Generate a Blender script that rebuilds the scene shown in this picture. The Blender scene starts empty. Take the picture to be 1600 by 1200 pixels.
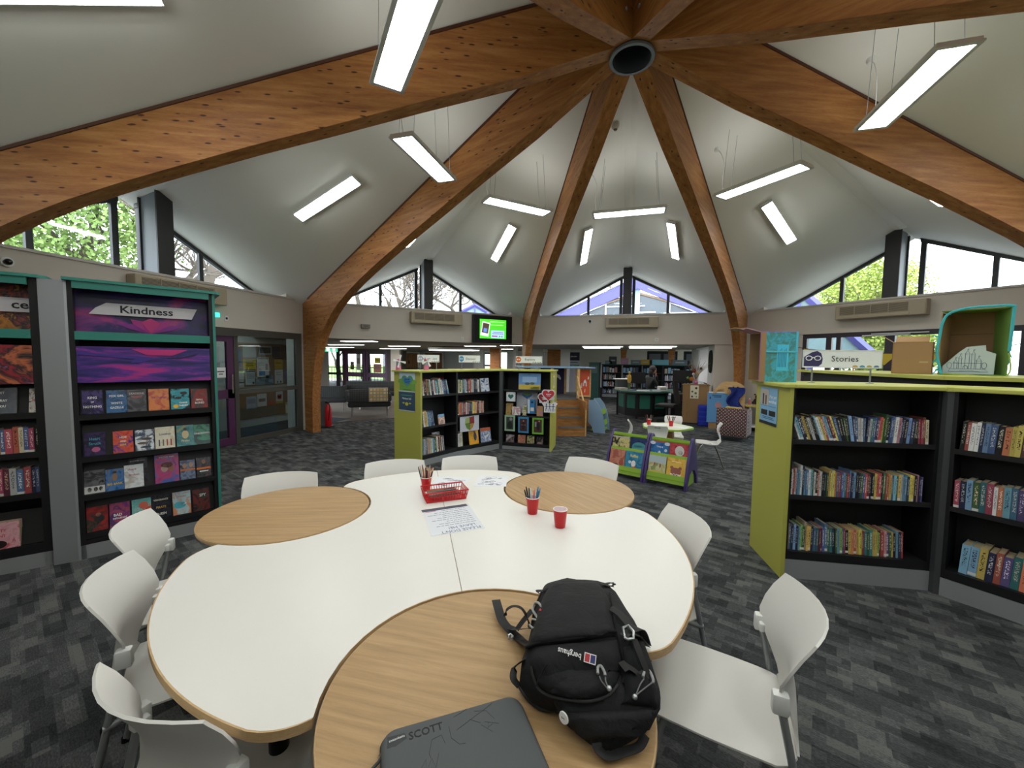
import bpy, bmesh, math, random
from math import sin, cos, pi, radians, sqrt, atan2, hypot
from mathutils import Vector, Matrix, Euler

sc = bpy.context.scene
col = sc.collection

# ------------------------------------------------------------------ camera
cam_d = bpy.data.cameras.new('camera'); cam = bpy.data.objects.new('camera', cam_d); col.objects.link(cam)
cam_d.sensor_fit = 'HORIZONTAL'; cam_d.sensor_width = 36.0
cam_d.lens = 36.0 * 620.118 / 1600.0
cam_d.clip_start = 0.05; cam_d.clip_end = 400
_pt, _ro, _ya = 0.0619674, 0.0111493, 0.2807036
_F = Vector((-sin(_ya)*cos(_pt), cos(_ya)*cos(_pt), -sin(_pt)))
_R = Vector((cos(_ya), sin(_ya), 0)); _U = _R.cross(_F)
_R2 = cos(_ro)*_R + sin(_ro)*_U; _U2 = -sin(_ro)*_R + cos(_ro)*_U
M = Matrix((_R2, _U2, -_F)).transposed().to_4x4(); M.translation = Vector((0.0384, -4.3632, 1.62))
cam.matrix_world = M
sc.camera = cam
sc.view_settings.view_transform = 'Standard'; sc.view_settings.look = 'None'
sc.view_settings.exposure = 1.37; sc.view_settings.gamma = 1.0; sc.view_settings.use_curve_mapping = False

# ------------------------------------------------------------------ overcast sky
SKY = 2.6
LAMP = 8.5
world = bpy.data.worlds.new('overcast_sky'); sc.world = world; world.use_nodes = True
nt = world.node_tree; bg = nt.nodes['Background']
bg.inputs[0].default_value = (0.86, 0.93, 1.0, 1); bg.inputs[1].default_value = SKY

# ------------------------------------------------------------------ helpers
def lin(c):
    return tuple((v/12.92 if v <= 0.04045 else ((v+0.055)/1.055)**2.4) for v in c)
def hexc(h):
    return tuple(int(h[i:i+2], 16)/255 for i in (0, 2, 4))
_m = {}
def mat(name, c='808080', rough=0.6, metal=0.0, spec=0.5, emit=None, es=1.0, alpha=None, trans=0.0):
    if name in _m: return _m[name]
    m = bpy.data.materials.new(name); m.use_nodes = True; m.use_backface_culling = False
    b = m.node_tree.nodes['Principled BSDF']
    rgb = lin(hexc(c)) if isinstance(c, str) else c
    b.inputs['Base Color'].default_value = (*rgb, 1)
    b.inputs['Roughness'].default_value = rough; b.inputs['Metallic'].default_value = metal
    b.inputs['Specular IOR Level'].default_value = spec
    if trans: b.inputs['Transmission Weight'].default_value = trans
    if emit:
        b.inputs['Emission Color'].default_value = (*lin(hexc(emit)), 1); b.inputs['Emission Strength'].default_value = es
    m.diffuse_color = (*rgb, 1)
    _m[name] = m
    return m
def nodes(m):
    t = m.node_tree; return t, t.nodes, t.links, t.nodes['Principled BSDF']
def coords(n, l, kind='Object', scale=(1, 1, 1), rot=(0, 0, 0)):
    tc = n.new('ShaderNodeTexCoord'); mp = n.new('ShaderNodeMapping')
    mp.inputs['Scale'].default_value = scale; mp.inputs['Rotation'].default_value = rot
    l.new(tc.outputs[kind], mp.inputs['Vector']); return mp.outputs['Vector']
def ramp(n, stops, interp='LINEAR'):
    r = n.new('ShaderNodeValToRGB'); e = r.color_ramp.elements
    r.color_ramp.interpolation = interp
    while len(e) < len(stops): e.new(0.5)
    for i, (p, c) in enumerate(stops):
        e[i].position = p; e[i].color = (*(lin(hexc(c)) if isinstance(c, str) else c), 1)
    return r
def noise(n, l, vec, scale=5, detail=4, rough=0.5, dist=0.0):
    x = n.new('ShaderNodeTexNoise'); x.inputs['Scale'].default_value = scale; x.inputs['Detail'].default_value = detail
    x.inputs['Roughness'].default_value = rough; x.inputs['Distortion'].default_value = dist
    l.new(vec, x.inputs['Vector']); return x
def bump(n, l, h, b, s=0.2, d=0.01):
    k = n.new('ShaderNodeBump'); k.inputs['Strength'].default_value = s; k.inputs['Distance'].default_value = d
    l.new(h, k.inputs['Height']); l.new(k.outputs['Normal'], b.inputs['Normal'])

def setp(o, label=None, cat=None, group=None, kind=None):
    if label: o['label'] = label
    if cat: o['category'] = cat
    if group: o['group'] = group
    if kind: o['kind'] = kind
    return o
def mesh_of(name, bm, smooth=False, mats=None):
    bmesh.ops.recalc_face_normals(bm, faces=bm.faces[:])
    me = bpy.data.meshes.new(name); bm.to_mesh(me); bm.free()
    if smooth:
        me.shade_smooth()
        try: me.set_sharp_from_angle(angle=radians(38))
        except Exception: pass
    for m in (mats or []): me.materials.append(m)
    return me
def obj(name, bm, m, parent=None, loc=None, rot=None, smooth=False, label=None):
    mats = m if isinstance(m, (list, tuple)) else [m]
    me = bm if isinstance(bm, bpy.types.Mesh) else mesh_of(name, bm, smooth, mats)
    o = bpy.data.objects.new(name, me); col.objects.link(o)
    if parent: o.parent = parent
    if loc is not None: o.location = loc
    if rot is not None: o.rotation_euler = rot
    if label: o['label'] = label
    return o
def thing(name, label, cat, loc=(0, 0, 0), rz=0.0, group=None, rot=None):
    o = bpy.data.objects.new(name, None); col.objects.link(o); o.empty_display_size = 0.1
    o.location = loc; o.rotation_euler = rot if rot else (0, 0, rz)
    return setp(o, label, cat, group)
def struct(name, bm, m, **k):
    o = obj(name, bm, m, **k); o['kind'] = 'structure'; return o
def children_of(o): return [c for c in bpy.data.objects if c.parent == o]
def dup(src, loc, rz=None, label=None, group=None, rot=None):
    kids = {}
    for c in bpy.data.objects:
        if c.parent: kids.setdefault(c.parent, []).append(c)
    def cp(o, par):
        n = o.copy(); col.objects.link(n)
        if par: n.parent = par
        for ch in kids.get(o, []): cp(ch, n)
        return n
    r = cp(src, None); r.location = loc
    if rz is not None: r.rotation_euler = (0, 0, rz)
    if rot is not None: r.rotation_euler = rot
    if label: r['label'] = label
    if group: r['group'] = group
    return r
def BM(): return bmesh.new()
I4 = Matrix.Identity(4)
def T(x, y, z, rz=0, rx=0, ry=0): return Matrix.Translation((x, y, z)) @ Euler((rx, ry, rz)).to_matrix().to_4x4()
def box(bm, x0, x1, y0, y1, z0, z1, m=None, mi=0, bev=0.0):
    v = [bm.verts.new((x, y, z)) for z in (z0, z1) for y in (y0, y1) for x in (x0, x1)]
    if m is not None:
        for k in v: k.co = m @ k.co
    fs = [bm.faces.new([v[i] for i in q]) for q in ((0, 2, 3, 1), (4, 5, 7, 6), (0, 1, 5, 4), (2, 6, 7, 3), (0, 4, 6, 2), (1, 3, 7, 5))]
    for f in fs: f.material_index = mi
    if bev > 0:
        es = list({e for f in fs for e in f.edges})
        bmesh.ops.bevel(bm, geom=es, offset=bev, segments=2, affect='EDGES', profile=0.5)
    return bm
def bx(x0, x1, y0, y1, z0, z1, m=None, bev=0.0): return box(BM(), x0, x1, y0, y1, z0, z1, m, 0, bev)
def poly(bm, pts, mi=0):
    f = bm.faces.new([bm.verts.new(p) for p in pts]); f.material_index = mi; return f
def prism(bm, pts, z0, z1, m=None, mi=0):
    a = [bm.verts.new((p[0], p[1], z0)) for p in pts]; b = [bm.verts.new((p[0], p[1], z1)) for p in pts]
    if m is not None:
        for k in a+b: k.co = m @ k.co
    n = len(pts)
    fs = [bm.faces.new(a[::-1]), bm.faces.new(b)] + [bm.faces.new((a[i], a[(i+1) % n], b[(i+1) % n], b[i])) for i in range(n)]
    for f in fs: f.material_index = mi
    return fs
def lathe(bm, prof, n=24, m=None, mi=0, cap=True):
    rings = []
    for r, z in prof:
        rings.append([bm.verts.new((r*cos(2*pi*i/n), r*sin(2*pi*i/n), z)) for i in range(n)])
    if m is not None:
        for R in rings:
            for k in R: k.co = m @ k.co
    for A, B in zip(rings, rings[1:]):
        for i in range(n):
            f = bm.faces.new((A[i], A[(i+1) % n], B[(i+1) % n], B[i])); f.material_index = mi
    if cap:
        for R in (rings[0][::-1], rings[-1]):
            f = bm.faces.new(R); f.material_index = mi
    return bm
def tube(bm, pts, r, n=8, mi=0, closed=False, rx=None, cap=True):
    pts = [Vector(p) for p in pts]; N = len(pts); rings = []
    up = Vector((0, 0, 1)); prev = None
    for i, p in enumerate(pts):
        if closed: d = pts[(i+1) % N]-pts[i-1]
        else: d = pts[min(i+1, N-1)]-pts[max(i-1, 0)]
        if d.length < 1e-9: d = Vector((0, 0, 1))
        d.normalize()
        if prev is None:
            a = d.cross(up)
            if a.length < 1e-3: a = d.cross(Vector((1, 0, 0)))
        else: a = prev - d*prev.dot(d)
        if a.length < 1e-6: a = d.orthogonal()
        a.normalize(); prev = a; b = d.cross(a)
        ri = r[i] if isinstance(r, (list, tuple)) else r
        rb = ri if rx is None else rx
        rings.append([bm.verts.new(p + a*ri*cos(2*pi*k/n) + b*rb*sin(2*pi*k/n)) for k in range(n)])
    m = N if closed else N-1
    for i in range(m):
        A, B = rings[i], rings[(i+1) % N]
        for k in range(n):
            f = bm.faces.new((A[k], A[(k+1) % n], B[(k+1) % n], B[k])); f.material_index = mi
    if cap and not closed:
        bm.faces.new(rings[0][::-1]).material_index = mi; bm.faces.new(rings[-1]).material_index = mi
    return bm
def smooth_path(pts, k=4):
    P = [Vector(p) for p in pts]; out = []
    for i in range(len(P)-1):
        p0, p1, p2, p3 = P[max(i-1, 0)], P[i], P[i+1], P[min(i+2, len(P)-1)]
        for j in range(k):
            t = j/k
            out.append(0.5*((2*p1)+(-p0+p2)*t+(2*p0-5*p1+4*p2-p3)*t*t+(-p0+3*p1-3*p2+p3)*t**3))
    out.append(P[-1]); return out
def grid_surf(bm, rows, thick=0.0, closed=False):
    """rows: list of lists of Vectors; makes a sheet, optionally with thickness"""
    R = [[Vector(p) for p in r] for r in rows]; ni, nj = len(R), len(R[0])
    def nrm(i, j):
        a = R[min(i+1, ni-1)][j]-R[max(i-1, 0)][j]; b = R[i][min(j+1, nj-1)]-R[i][max(j-1, 0)]
        n = a.cross(b); return n.normalized() if n.length > 1e-9 else Vector((0, 0, 1))
    top = [[bm.verts.new(R[i][j]) for j in range(nj)] for i in range(ni)]
    for i in range(ni-1):
        for j in range(nj-1): bm.faces.new((top[i][j], top[i+1][j], top[i+1][j+1], top[i][j+1]))
    if thick:
        bot = [[bm.verts.new(R[i][j]-nrm(i, j)*thick) for j in range(nj)] for i in range(ni)]
        for i in range(ni-1):
            for j in range(nj-1): bm.faces.new((bot[i][j], bot[i][j+1], bot[i+1][j+1], bot[i+1][j]))
        for i in range(ni-1):
            bm.faces.new((top[i][0], bot[i][0], bot[i+1][0], top[i+1][0])); bm.faces.new((top[i][-1], top[i+1][-1], bot[i+1][-1], bot[i][-1]))
        for j in range(nj-1):
            bm.faces.new((top[0][j], top[0][j+1], bot[0][j+1], bot[0][j])); bm.faces.new((top[-1][j], bot[-1][j], bot[-1][j+1], top[-1][j+1]))
    return bm
def text(name, s, size, m, parent, loc, rot, align='CENTER', extr=0.0006, sx=1.0, spacing=1.0, bold=0.0, shear=0.0):
    c = bpy.data.curves.new(name, 'FONT'); c.body = s; c.size = size; c.align_x = align; c.align_y = 'CENTER'
    c.extrude = extr; c.resolution_u = 2; c.space_character = spacing; c.offset = bold; c.shear = shear
    t = bpy.data.objects.new(name+'_tmp', c); col.objects.link(t)
    dg = bpy.context.evaluated_depsgraph_get(); dg.update()
    me = bpy.data.meshes.new_from_object(t.evaluated_get(dg)); bpy.data.objects.remove(t); bpy.data.curves.remove(c)
    me.materials.clear(); me.materials.append(m)
    o = bpy.data.objects.new(name, me); col.objects.link(o)
    if parent: o.parent = parent
    o.location = loc; o.rotation_euler = rot; o.scale = (sx, 1, 1)
    return o
ORD = ['zeroth', 'first', 'second', 'third', 'fourth', 'fifth', 'sixth', 'seventh', 'eighth', 'ninth', 'tenth', 'eleventh', 'twelfth', 'thirteenth', 'fourteenth', 'fifteenth', 'sixteenth', 'seventeenth', 'eighteenth', 'nineteenth']
def ordn(i):
    if i < 20: return ORD[i]
    t = {2: 'twent', 3: 'thirt', 4: 'fort', 5: 'fift', 6: 'sixt', 7: 'sevent'}[i//10]
    return t+'ieth' if i % 10 == 0 else t+'y-'+ORD[i % 10]
A0 = 6.834; SE = 2.8307; ZS = 2.836; ZW = 2.056
def bayM(deg):           # local frame of an octagon side: +y outwards, x to the right when facing the wall
    t = radians(deg); n = Vector((cos(t), sin(t), 0)); r = Vector((sin(t), -cos(t), 0))
    return Matrix((( r.x, n.x, 0, 0), (r.y, n.y, 0, 0), (0, 0, 1, 0), (0, 0, 0, 1)))
# ------------------------------------------------------------------ materials
def m_carpet():
    m = mat('carpet', '3a3c3e', 0.95, spec=0.1); t, n, l, b = nodes(m)
    v = coords(n, l, 'Object', (1, 1, 1), (0, 0, radians(22)))
    def brick(sc_, off, w, h):
        k = n.new('ShaderNodeTexBrick'); k.inputs['Scale'].default_value = sc_; k.offset = off; k.inputs['Mortar Size'].default_value = 0
        k.inputs['Brick Width'].default_value = w; k.inputs['Row Height'].default_value = h
        k.inputs['Color1'].default_value = (0, 0, 0, 1); k.inputs['Color2'].default_value = (1, 1, 1, 1); k.inputs['Bias'].default_value = 0
        l.new(v, k.inputs['Vector']); return k
    a = brick(4.0, 0.37, 0.62, 0.36); c = brick(7.0, 0.61, 0.75, 0.34)
    mx = n.new('ShaderNodeMix'); mx.data_type = 'RGBA'; mx.inputs[0].default_value = 0.45
    l.new(a.outputs['Color'], mx.inputs[6]); l.new(c.outputs['Color'], mx.inputs[7])
    sp = n.new('ShaderNodeMapping'); sp.inputs['Scale'].default_value = (1, 3, 1); l.new(v, sp.inputs['Vector'])
    fine = noise(n, l, sp.outputs['Vector'], 60, 3, 0.8); big = noise(n, l, v, 3.0, 3)
    ad = n.new('ShaderNodeMath'); ad.operation = 'MULTIPLY_ADD'; ad.inputs[1].default_value = 1.5; ad.inputs[2].default_value = -0.75
    l.new(fine.outputs['Fac'], ad.inputs[0])
    ad2 = n.new('ShaderNodeMath'); ad2.operation = 'ADD'; l.new(ad.outputs[0], ad2.inputs[0]); l.new(mx.outputs[2], ad2.inputs[1])
    ad3 = n.new('ShaderNodeMath'); ad3.operation = 'MULTIPLY_ADD'; ad3.inputs[1].default_value = 0.35; l.new(big.outputs['Fac'], ad3.inputs[0]); l.new(ad2.outputs[0], ad3.inputs[2])
    r = ramp(n, [(0.1, '242628'), (0.45, '393b3d'), (0.8, '4e5052'), (1.15 if False else 1.0, '646665')])
    l.new(ad3.outputs[0], r.inputs['Fac']); l.new(r.outputs['Color'], b.inputs['Base Color'])
    bump(n, l, fine.outputs['Fac'], b, 0.5, 0.004); return m
def m_wood(name, a, c, d, scale=(1, 9, 9), knots=False, rough=0.45, rot=(0, 0, 0), fine=26, kscale=5):
    m = mat(name, c, rough, spec=0.35); t, n, l, b = nodes(m)
    v = coords(n, l, 'Object', scale, rot)
    x = noise(n, l, v, 2.2, 6, 0.6, 0.4); y = noise(n, l, v, fine, 3, 0.6)
    mx = n.new('ShaderNodeMath'); mx.operation = 'MULTIPLY_ADD'; mx.inputs[1].default_value = 0.35; l.new(y.outputs['Fac'], mx.inputs[0]); l.new(x.outputs['Fac'], mx.inputs[2])
    r = ramp(n, [(0.45, a), (0.66, c), (0.9, d)]); l.new(mx.outputs[0], r.inputs['Fac']); out = r.outputs['Color']
    if knots:
        v2 = coords(n, l, 'Object', (1.0, 2.6, 2.6) if knots is True else knots)
        w = n.new('ShaderNodeTexVoronoi'); w.inputs['Scale'].default_value = kscale; w.inputs['Randomness'].default_value = 1; l.new(v2, w.inputs['Vector'])
        g = ramp(n, [(0.0, '000000'), (0.12, '404040'), (0.2, 'ffffff')]); l.new(w.outputs['Distance'], g.inputs['Fac'])
        gt = n.new('ShaderNodeMath'); gt.operation = 'GREATER_THAN'; gt.inputs[1].default_value = 0.5
        l.new(w.outputs['Color'], gt.inputs[0])
        mm = n.new('ShaderNodeMath'); mm.operation = 'SUBTRACT'; mm.inputs[0].default_value = 1; l.new(g.outputs['Color'], mm.inputs[1])
        m2 = n.new('ShaderNodeMath'); m2.operation = 'MULTIPLY'; l.new(mm.outputs[0], m2.inputs[0]); l.new(gt.outputs[0], m2.inputs[1])
        mk = n.new('ShaderNodeMix'); mk.data_type = 'RGBA'; mk.inputs[7].default_value = (*lin(hexc('3b1d0a')), 1)
        l.new(m2.outputs[0], mk.inputs[0]); l.new(out, mk.inputs[6]); out = mk.outputs[2]
    l.new(out, b.inputs['Base Color']); bump(n, l, y.outputs['Fac'], b, 0.08, 0.002); return m
CARPET = m_carpet()
GLULAM = m_wood('glulam', '83502a', '9e6735', 'b5814b', (0.8, 9, 9), (.5, 1.9, 1.9), 0.55, kscale=11)
OAKTOP = m_wood('oak_laminate', '9c7d56', 'ab8b62', 'b99a71', (1.3, 24, 14), False, 0.42, (0, 0, radians(8)), fine=60)
OAKEDGE = m_wood('oak_edge', 'a88a62', 'c2a276', 'd2b58c', (3, 3, 20), False, 0.45)
STEPWOOD = m_wood('step_wood', '8e5f33', 'a8753f', 'bb8a52', (2, 12, 12), False, 0.5)
DOORWOOD = m_wood('door_wood', '6b4320', '84552b', '98683a', (8, 8, 1), False, 0.5)
PLY = m_wood('birch_ply', 'b8935f', 'cba671', 'd8b884', (3, 3, 8), False, 0.5)
WHITE = mat('painted_ceiling', 'e2e2de', 0.9, spec=0.2)
WALLM = mat('painted_wall', 'cfc8bf', 0.9, spec=0.2)
WALLG = mat('grey_wall', 'b9bab9', 0.9, spec=0.2)
SILLM = mat('sill_paint', 'c9c6c0', 0.7)
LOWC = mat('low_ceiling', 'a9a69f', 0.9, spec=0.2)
FRAME = mat('dark_frame', '2b2d30', 0.5); FRAMEG = mat('frame_side', '8d939b', 0.5)
BRONZE = mat('bronze_frame', '4a4843', 0.5); PURPLE = mat('purple_frame', '51284f', 0.45); MAROON = mat('maroon_frame', '3a2028', 0.5)
BLACK = mat('black_laminate', '17181a', 0.45, spec=0.4); BLACK2 = mat('black_matt', '101113', 0.7)
LIME = mat('lime_laminate', 'b0b052', 0.45); LIMET = mat('lime_edge', 'b4b656', 0.45); TEAL = mat('teal_laminate', '2f7f73', 0.45); DTEAL = mat('dark_teal', '1f4f48', 0.5)
PLINTH = mat('grey_plinth', '9fa3a6', 0.4, 0.35); GREYP = mat('grey_metal_panel', 'a3a8ac', 0.38, 0.5)
PLASTIC = mat('white_plastic', 'dddcd9', 0.35, spec=0.5); PLCAP = mat('clamp_plastic', 'dfe1e0', 0.4); LEGM = mat('grey_leg', '8d9194', 0.35, 0.4)
CHROME = mat('chrome', 'c8cacc', 0.18, 1.0); TABLEW = mat('white_laminate', 'e2e0dc', 0.32, spec=0.45); DARKLEG = mat('black_leg', '1c1d20', 0.25, 0.6)
RED = mat('red_plastic', 'c4151d', 0.35); REDIN = mat('cup_inside', 'f6e6ea', 0.4); CUPW = mat('cup_rim', 'f2eef0', 0.4)
PAPER = mat('paper', 'e6e7ea', 0.7); INK = mat('ink', '26282e', 0.8); CREAM = mat('cream_paper', 'e6dfc8', 0.7)
CARD = mat('cardboard', '9c7b55', 0.85); CARDD = mat('cardboard_inner', '7a5e40', 0.9); GPAINT = mat('green_paint', '5f8038', 0.8); BPAINT = mat('blue_paint', '3fa6bd', 0.6)
AC = mat('aged_plastic', 'a89c86', 0.5); ACD = mat('ac_grille', '6d6558', 0.6)
LIMEG = mat('kids_green', '8db33a', 0.45); DPURP = mat('deep_purple', '3c2b6a', 0.45); SKYB = mat('sky_blue_board', '7f9fbe', 0.5); ORANGE = mat('orange_board', 'd4552a', 0.5); NIGHT = mat('night_purple', '2a2350', 0.6)
LAMPF = mat('lamp_frame', 'd6d8d9', 0.4); GLOW = mat('led_diffuser', 'ffffff', 0.5, emit='f8faf3', es=LAMP); GLOWS = mat('low_lamp_glow', 'ffffff', 0.5, emit='fff9f2', es=LAMP*0.5)
UPFILL = mat('ceiling_fill_glow', 'ffffff', 0.5, emit='f8faf3', es=LAMP*0.22)  # added glow for the pendant tops, brightens the ceiling
def m_glass(name, tint='eef4f4', fac=0.10):
    m = bpy.data.materials.new(name); m.use_nodes = True; t = m.node_tree; n = t.nodes; l = t.links; n.clear()
    o = n.new('ShaderNodeOutputMaterial'); tr = n.new('ShaderNodeBsdfTransparent'); gl = n.new('ShaderNodeBsdfGlossy'); mx = n.new('ShaderNodeMixShader')
    tr.inputs[0].default_value = (*lin(hexc(tint)), 1); gl.inputs['Roughness'].default_value = 0.02; gl.inputs[0].default_value = (0.9, 0.95, 1, 1)
    mx.inputs[0].default_value = fac; l.new(tr.outputs[0], mx.inputs[1]); l.new(gl.outputs[0], mx.inputs[2]); l.new(mx.outputs[0], o.inputs[0]); return m
GLASS = m_glass('window_glass', 'f4f8f8', 0.05); GLASSD = m_glass('door_glass', 'b9c4c4', 0.08)
# ------------------------------------------------------------------ structure
AP = 5.36; RK = 0.175; SK = 0.5138
def roofz(u, s): return AP - RK*u - SK*abs(s)
YW = 7.43; WX = 2.38
bm = BM()
for k in range(8):
    m = bayM(45*k)
    for sg in (-1, 1):
        pts = [(0, 0), (0, YW+0.12), (sg*WX, YW+0.12), (sg*WX, A0), (sg*SE, A0)]
        lo = [bm.verts.new(m @ Vector((x, y, roofz(y, x)))) for x, y in pts]
        up = [bm.verts.new(m @ Vector((x, y, roofz(y, x)+0.12))) for x, y in pts]
        bm.faces.new(lo); bm.faces.new(up[::-1])
        for i in range(1, 5): bm.faces.new((lo[i], up[i], up[(i+1) % 5], lo[(i+1) % 5]))
struct('ceiling', bm, WHITE)
# raised ridge strip along each fold
for k in range(8):
    m = bayM(45*k); b = BM()
    for sg in (-1, 1):
        q = [(0, .3), (sg*.09, .3), (sg*.09, 6.85), (0, 6.85)]
        a = [b.verts.new(m @ Vector((x, y, roofz(y, 0)-0.047-0.012*(x == 0)))) for x, y in q]
        b.faces.new(a)
        c = [b.verts.new(m @ Vector((sg*.09, y, z))) for y, z in ((.3, roofz(.3, 0)-.047), (6.85, roofz(6.85, 0)-.047), (6.85, roofz(6.85, .09)+.01), (.3, roofz(.3, .09)+.01))]
        b.faces.new(c)
    struct('trim_%d' % (k+1), b, WHITE)

fl = BM(); box(fl, -19, 14, -9, 22, -0.06, 0.0)
struct('floor', fl, CARPET)
# vinyl plank floor of the seating area beyond the north-west opening
m_v = m_wood('vinyl_plank', '3e362e', '52483e', '665a4d', (1.5, 10, 1), False, 0.5, (0, 0, radians(-20)))
b = BM(); prism(b, [(-6.97, 3.85), (-5.96, 4.98), (-4.6, 6.2), (-4.6, 12.2), (-9.3, 13.9), (-16.2, 13.4), (-16.2, 5)], 0.0, 0.006)
struct('floor_2', b, m_v)

SIDES = {180: 'west', 135: 'north_west', 90: 'north', 45: 'north_east', 0: 'east', 315: 'south_east', 270: 'south', 225: 'south_west'}
wn = 0
for deg, nm in SIDES.items():
    m = bayM(deg)
    b = BM()
    zb = {180: 2.13, 45: 2.24}.get(deg, ZW)
    box(b, -SE, SE, A0, A0+0.14, zb, ZS, m)                     # upper panel
    for sg in (-1, 1):                                           # closures beside the window
        pts = [(sg*WX, ZS), (sg*SE, ZS), (sg*SE, roofz(A0, SE)+.03), (sg*WX, roofz(A0, WX)+.03)]
        fr = [b.verts.new(m @ Vector((x, A0, z))) for x, z in pts]; b.faces.new(fr)
        r = [b.verts.new(m @ Vector(p)) for p in ((sg*WX, A0, ZS), (sg*WX, YW+.1, ZS), (sg*WX, YW+.1, roofz(YW+.1, WX)+.03), (sg*WX, A0, roofz(A0, WX)+.03))]; b.faces.new(r)
    if deg in (0, 315, 270, 225): box(b, -SE-.05, SE+.05, A0+0.02, A0+0.16, 0, ZW, m)
    if deg == 180:
        box(b, -SE-.05, 0.79, A0+0.02, A0+0.16, 0, 2.13, m); box(b, 2.76, 2.86, A0+.0, A0+0.16, 0, 2.13, m)
    if deg == 90: box(b, 2.19, SE, A0+0.03, A0+0.14, 0, ZW, m)
    if deg == 45: box(b, -SE-.05, -1.52, A0+0.02, A0+0.16, 0, 2.24, m); box(b, 1.58, SE+.05, A0+0.02, A0+0.16, 0, 2.24, m)
    struct('wall_'+nm, b, WALLM)
    b = BM(); box(b, -SE+.02, SE-.02, A0-0.025, YW+0.1, ZS-0.004, ZS+0.03, m)
    wn += 1; struct('trim_%d' % (wn+8), b, SILLM)
    # gable window with panes and mullions
    w = thing('window_%d' % wn, None, None); w['kind'] = 'structure'
    def bar(x0, x1, z0, z1, y0=YW-.03, y1=YW+.03, name='frame_bar', mt=FRAME):
        obj(name, bx(x0, x1, y0, y1, z0, z1, m), mt, w)
    bar(-WX, WX, ZS+.03, ZS+.06, name='frame_bar')
    for sg in (-1, 1):
        zz = lambda s: roofz(YW, s)
        b = BM()
        q = [(sg*.12, zz(.12)), (sg*WX, zz(WX)), (sg*WX, zz(WX)-.05), (sg*.12, zz(.12)-.07)]
        a = [b.verts.new(m @ Vector((x, YW-.04, z))) for x, z in q]; c = [b.verts.new(m @ Vector((x, YW+.04, z))) for x, z in q]
        b.faces.new(a); b.faces.new(c[::-1])
        for i in range(4): b.faces.new((a[i], c[i], c[(i+1) % 4], a[(i+1) % 4]))
        obj('head_bar', b, FRAME, w)
        bar(sg*1.08-.035, sg*1.08+.035, ZS+.06, zz(1.08)-.02, name='mullion')
        bar(sg*.17-.04, sg*.17+.04, ZS+.06, zz(.17)-.02, name='mullion')
        for x0, x1 in ((.2, 1.05), (1.11, WX-.05)):
            b = BM(); q = [(sg*x0, ZS+.06), (sg*x1, ZS+.06), (sg*x1, max(zz(x1)-.04, ZS+.07)), (sg*x0, zz(x0)-.04)]
            poly(b, [m @ Vector((x, YW, z)) for x, z in q]); obj('glass_pane', b, GLASS, w)
    # steel post carrying the ridge
    px = {180: .16, 45: -.1, 135: 0, 90: 0}.get(deg, 0)
    LB = {180: 'black steel H-post between the window panes above the pinboard lobby', 135: 'black steel H-post rising behind the wall-mounted green screen', 90: 'black steel H-post in the gable window looking onto the lilac gable',
          45: 'black steel H-post in the gable window with the bright green tree', 0: 'black steel H-post in the east gable window outside the view', 315: 'black steel H-post in the south-east gable window', 270: 'black steel H-post in the south gable window behind the camera', 225: 'black steel H-post in the south-west gable window'}
    p = thing('steel_post', LB[deg], 'post', group='steel posts under the roof ridges')
    zt = roofz(6.9, 0)-.02
    obj('flange', bx(px-.115, px+.115, A0+.02, A0+.05, ZS+.03, zt, m), FRAME, p)
    obj('web', bx(px-.085, px+.085, A0+.05, A0+.40, ZS+.03, zt-.03, m), FRAMEG, p)  # lighter grey puts the light on the post's side into its colour
    obj('flange', bx(px-.115, px+.115, A0+.40, A0+.43, ZS+.03, zt-.09, m), FRAME, p)
# skirting and corner pieces
m = bayM(180); struct('baseboard_west', bx(2.77, 2.85, A0-.03, A0, 0, .1, m), SILLM)

# ---- hub and glulam ribs
h = thing('ring_hub', 'dark round steel hub ring where all timber ribs meet', 'hub', (0, 0, 4.66))
b = BM(); lathe(b, [(.215, 0), (.215, .62), (.19, .62), (.19, 0)], 32, cap=False); obj('sleeve', b, mat('hub_steel', '4b5158', .45, .5), h, smooth=True)
b = BM(); lathe(b, [(.19, -.012), (.222, -.012), (.222, .012), (.19, .012)], 32, cap=False)
bm2 = b; obj('rim', bm2, mat('hub_rim', '8b949c', .35, .6), h, smooth=True)
b = BM(); lathe(b, [(0.001, .45), (.19, .45)], 32, cap=False); obj('inner_plate', b, mat('hub_inner', '2e3333', .8), h)
bot = [(.2, 4.69), (1.2, 4.31), (2.1, 4.02), (2.9, 3.75), (3.6, 3.52), (4.2, 3.31), (4.7, 3.13), (5.1, 2.97), (5.45, 2.81), (5.75, 2.65), (6.0, 2.48), (6.25, 2.27), (6.45, 2.05), (6.62, 1.78), (6.74, 1.48), (6.83, 1.1), (6.87, .7), (6.88, 0)]
def rtop(r): return AP - RK*r*cos(radians(22.5)) - SK*r*sin(radians(22.5)) + .02
outl = bot + [(7.22, 0), (7.24, 1.5), (7.24, rtop(7.24)-.02)] + [(r, rtop(r)) for r in (6, 5, 4, 3, 2, 1, .2)]
RL = {22.5: 'curved timber rib running from the hub to the right edge, above the big suspended lamp', 67.5: 'curved timber rib right of the gable window with the lilac roof',
      112.5: 'curved timber rib coming down just right of the wall screen', 157.5: 'curved timber rib whose foot stands beside the glazed lobby', 202.5: 'curved timber rib sweeping over the Kindness bookcase to the left edge',
      247.5: 'timber rib overhead left of the hub, cut by the top of the picture', 292.5: 'timber rib overhead right of the hub, cut by the top of the picture', 337.5: 'timber rib leaving the hub towards the top right corner'}
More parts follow.
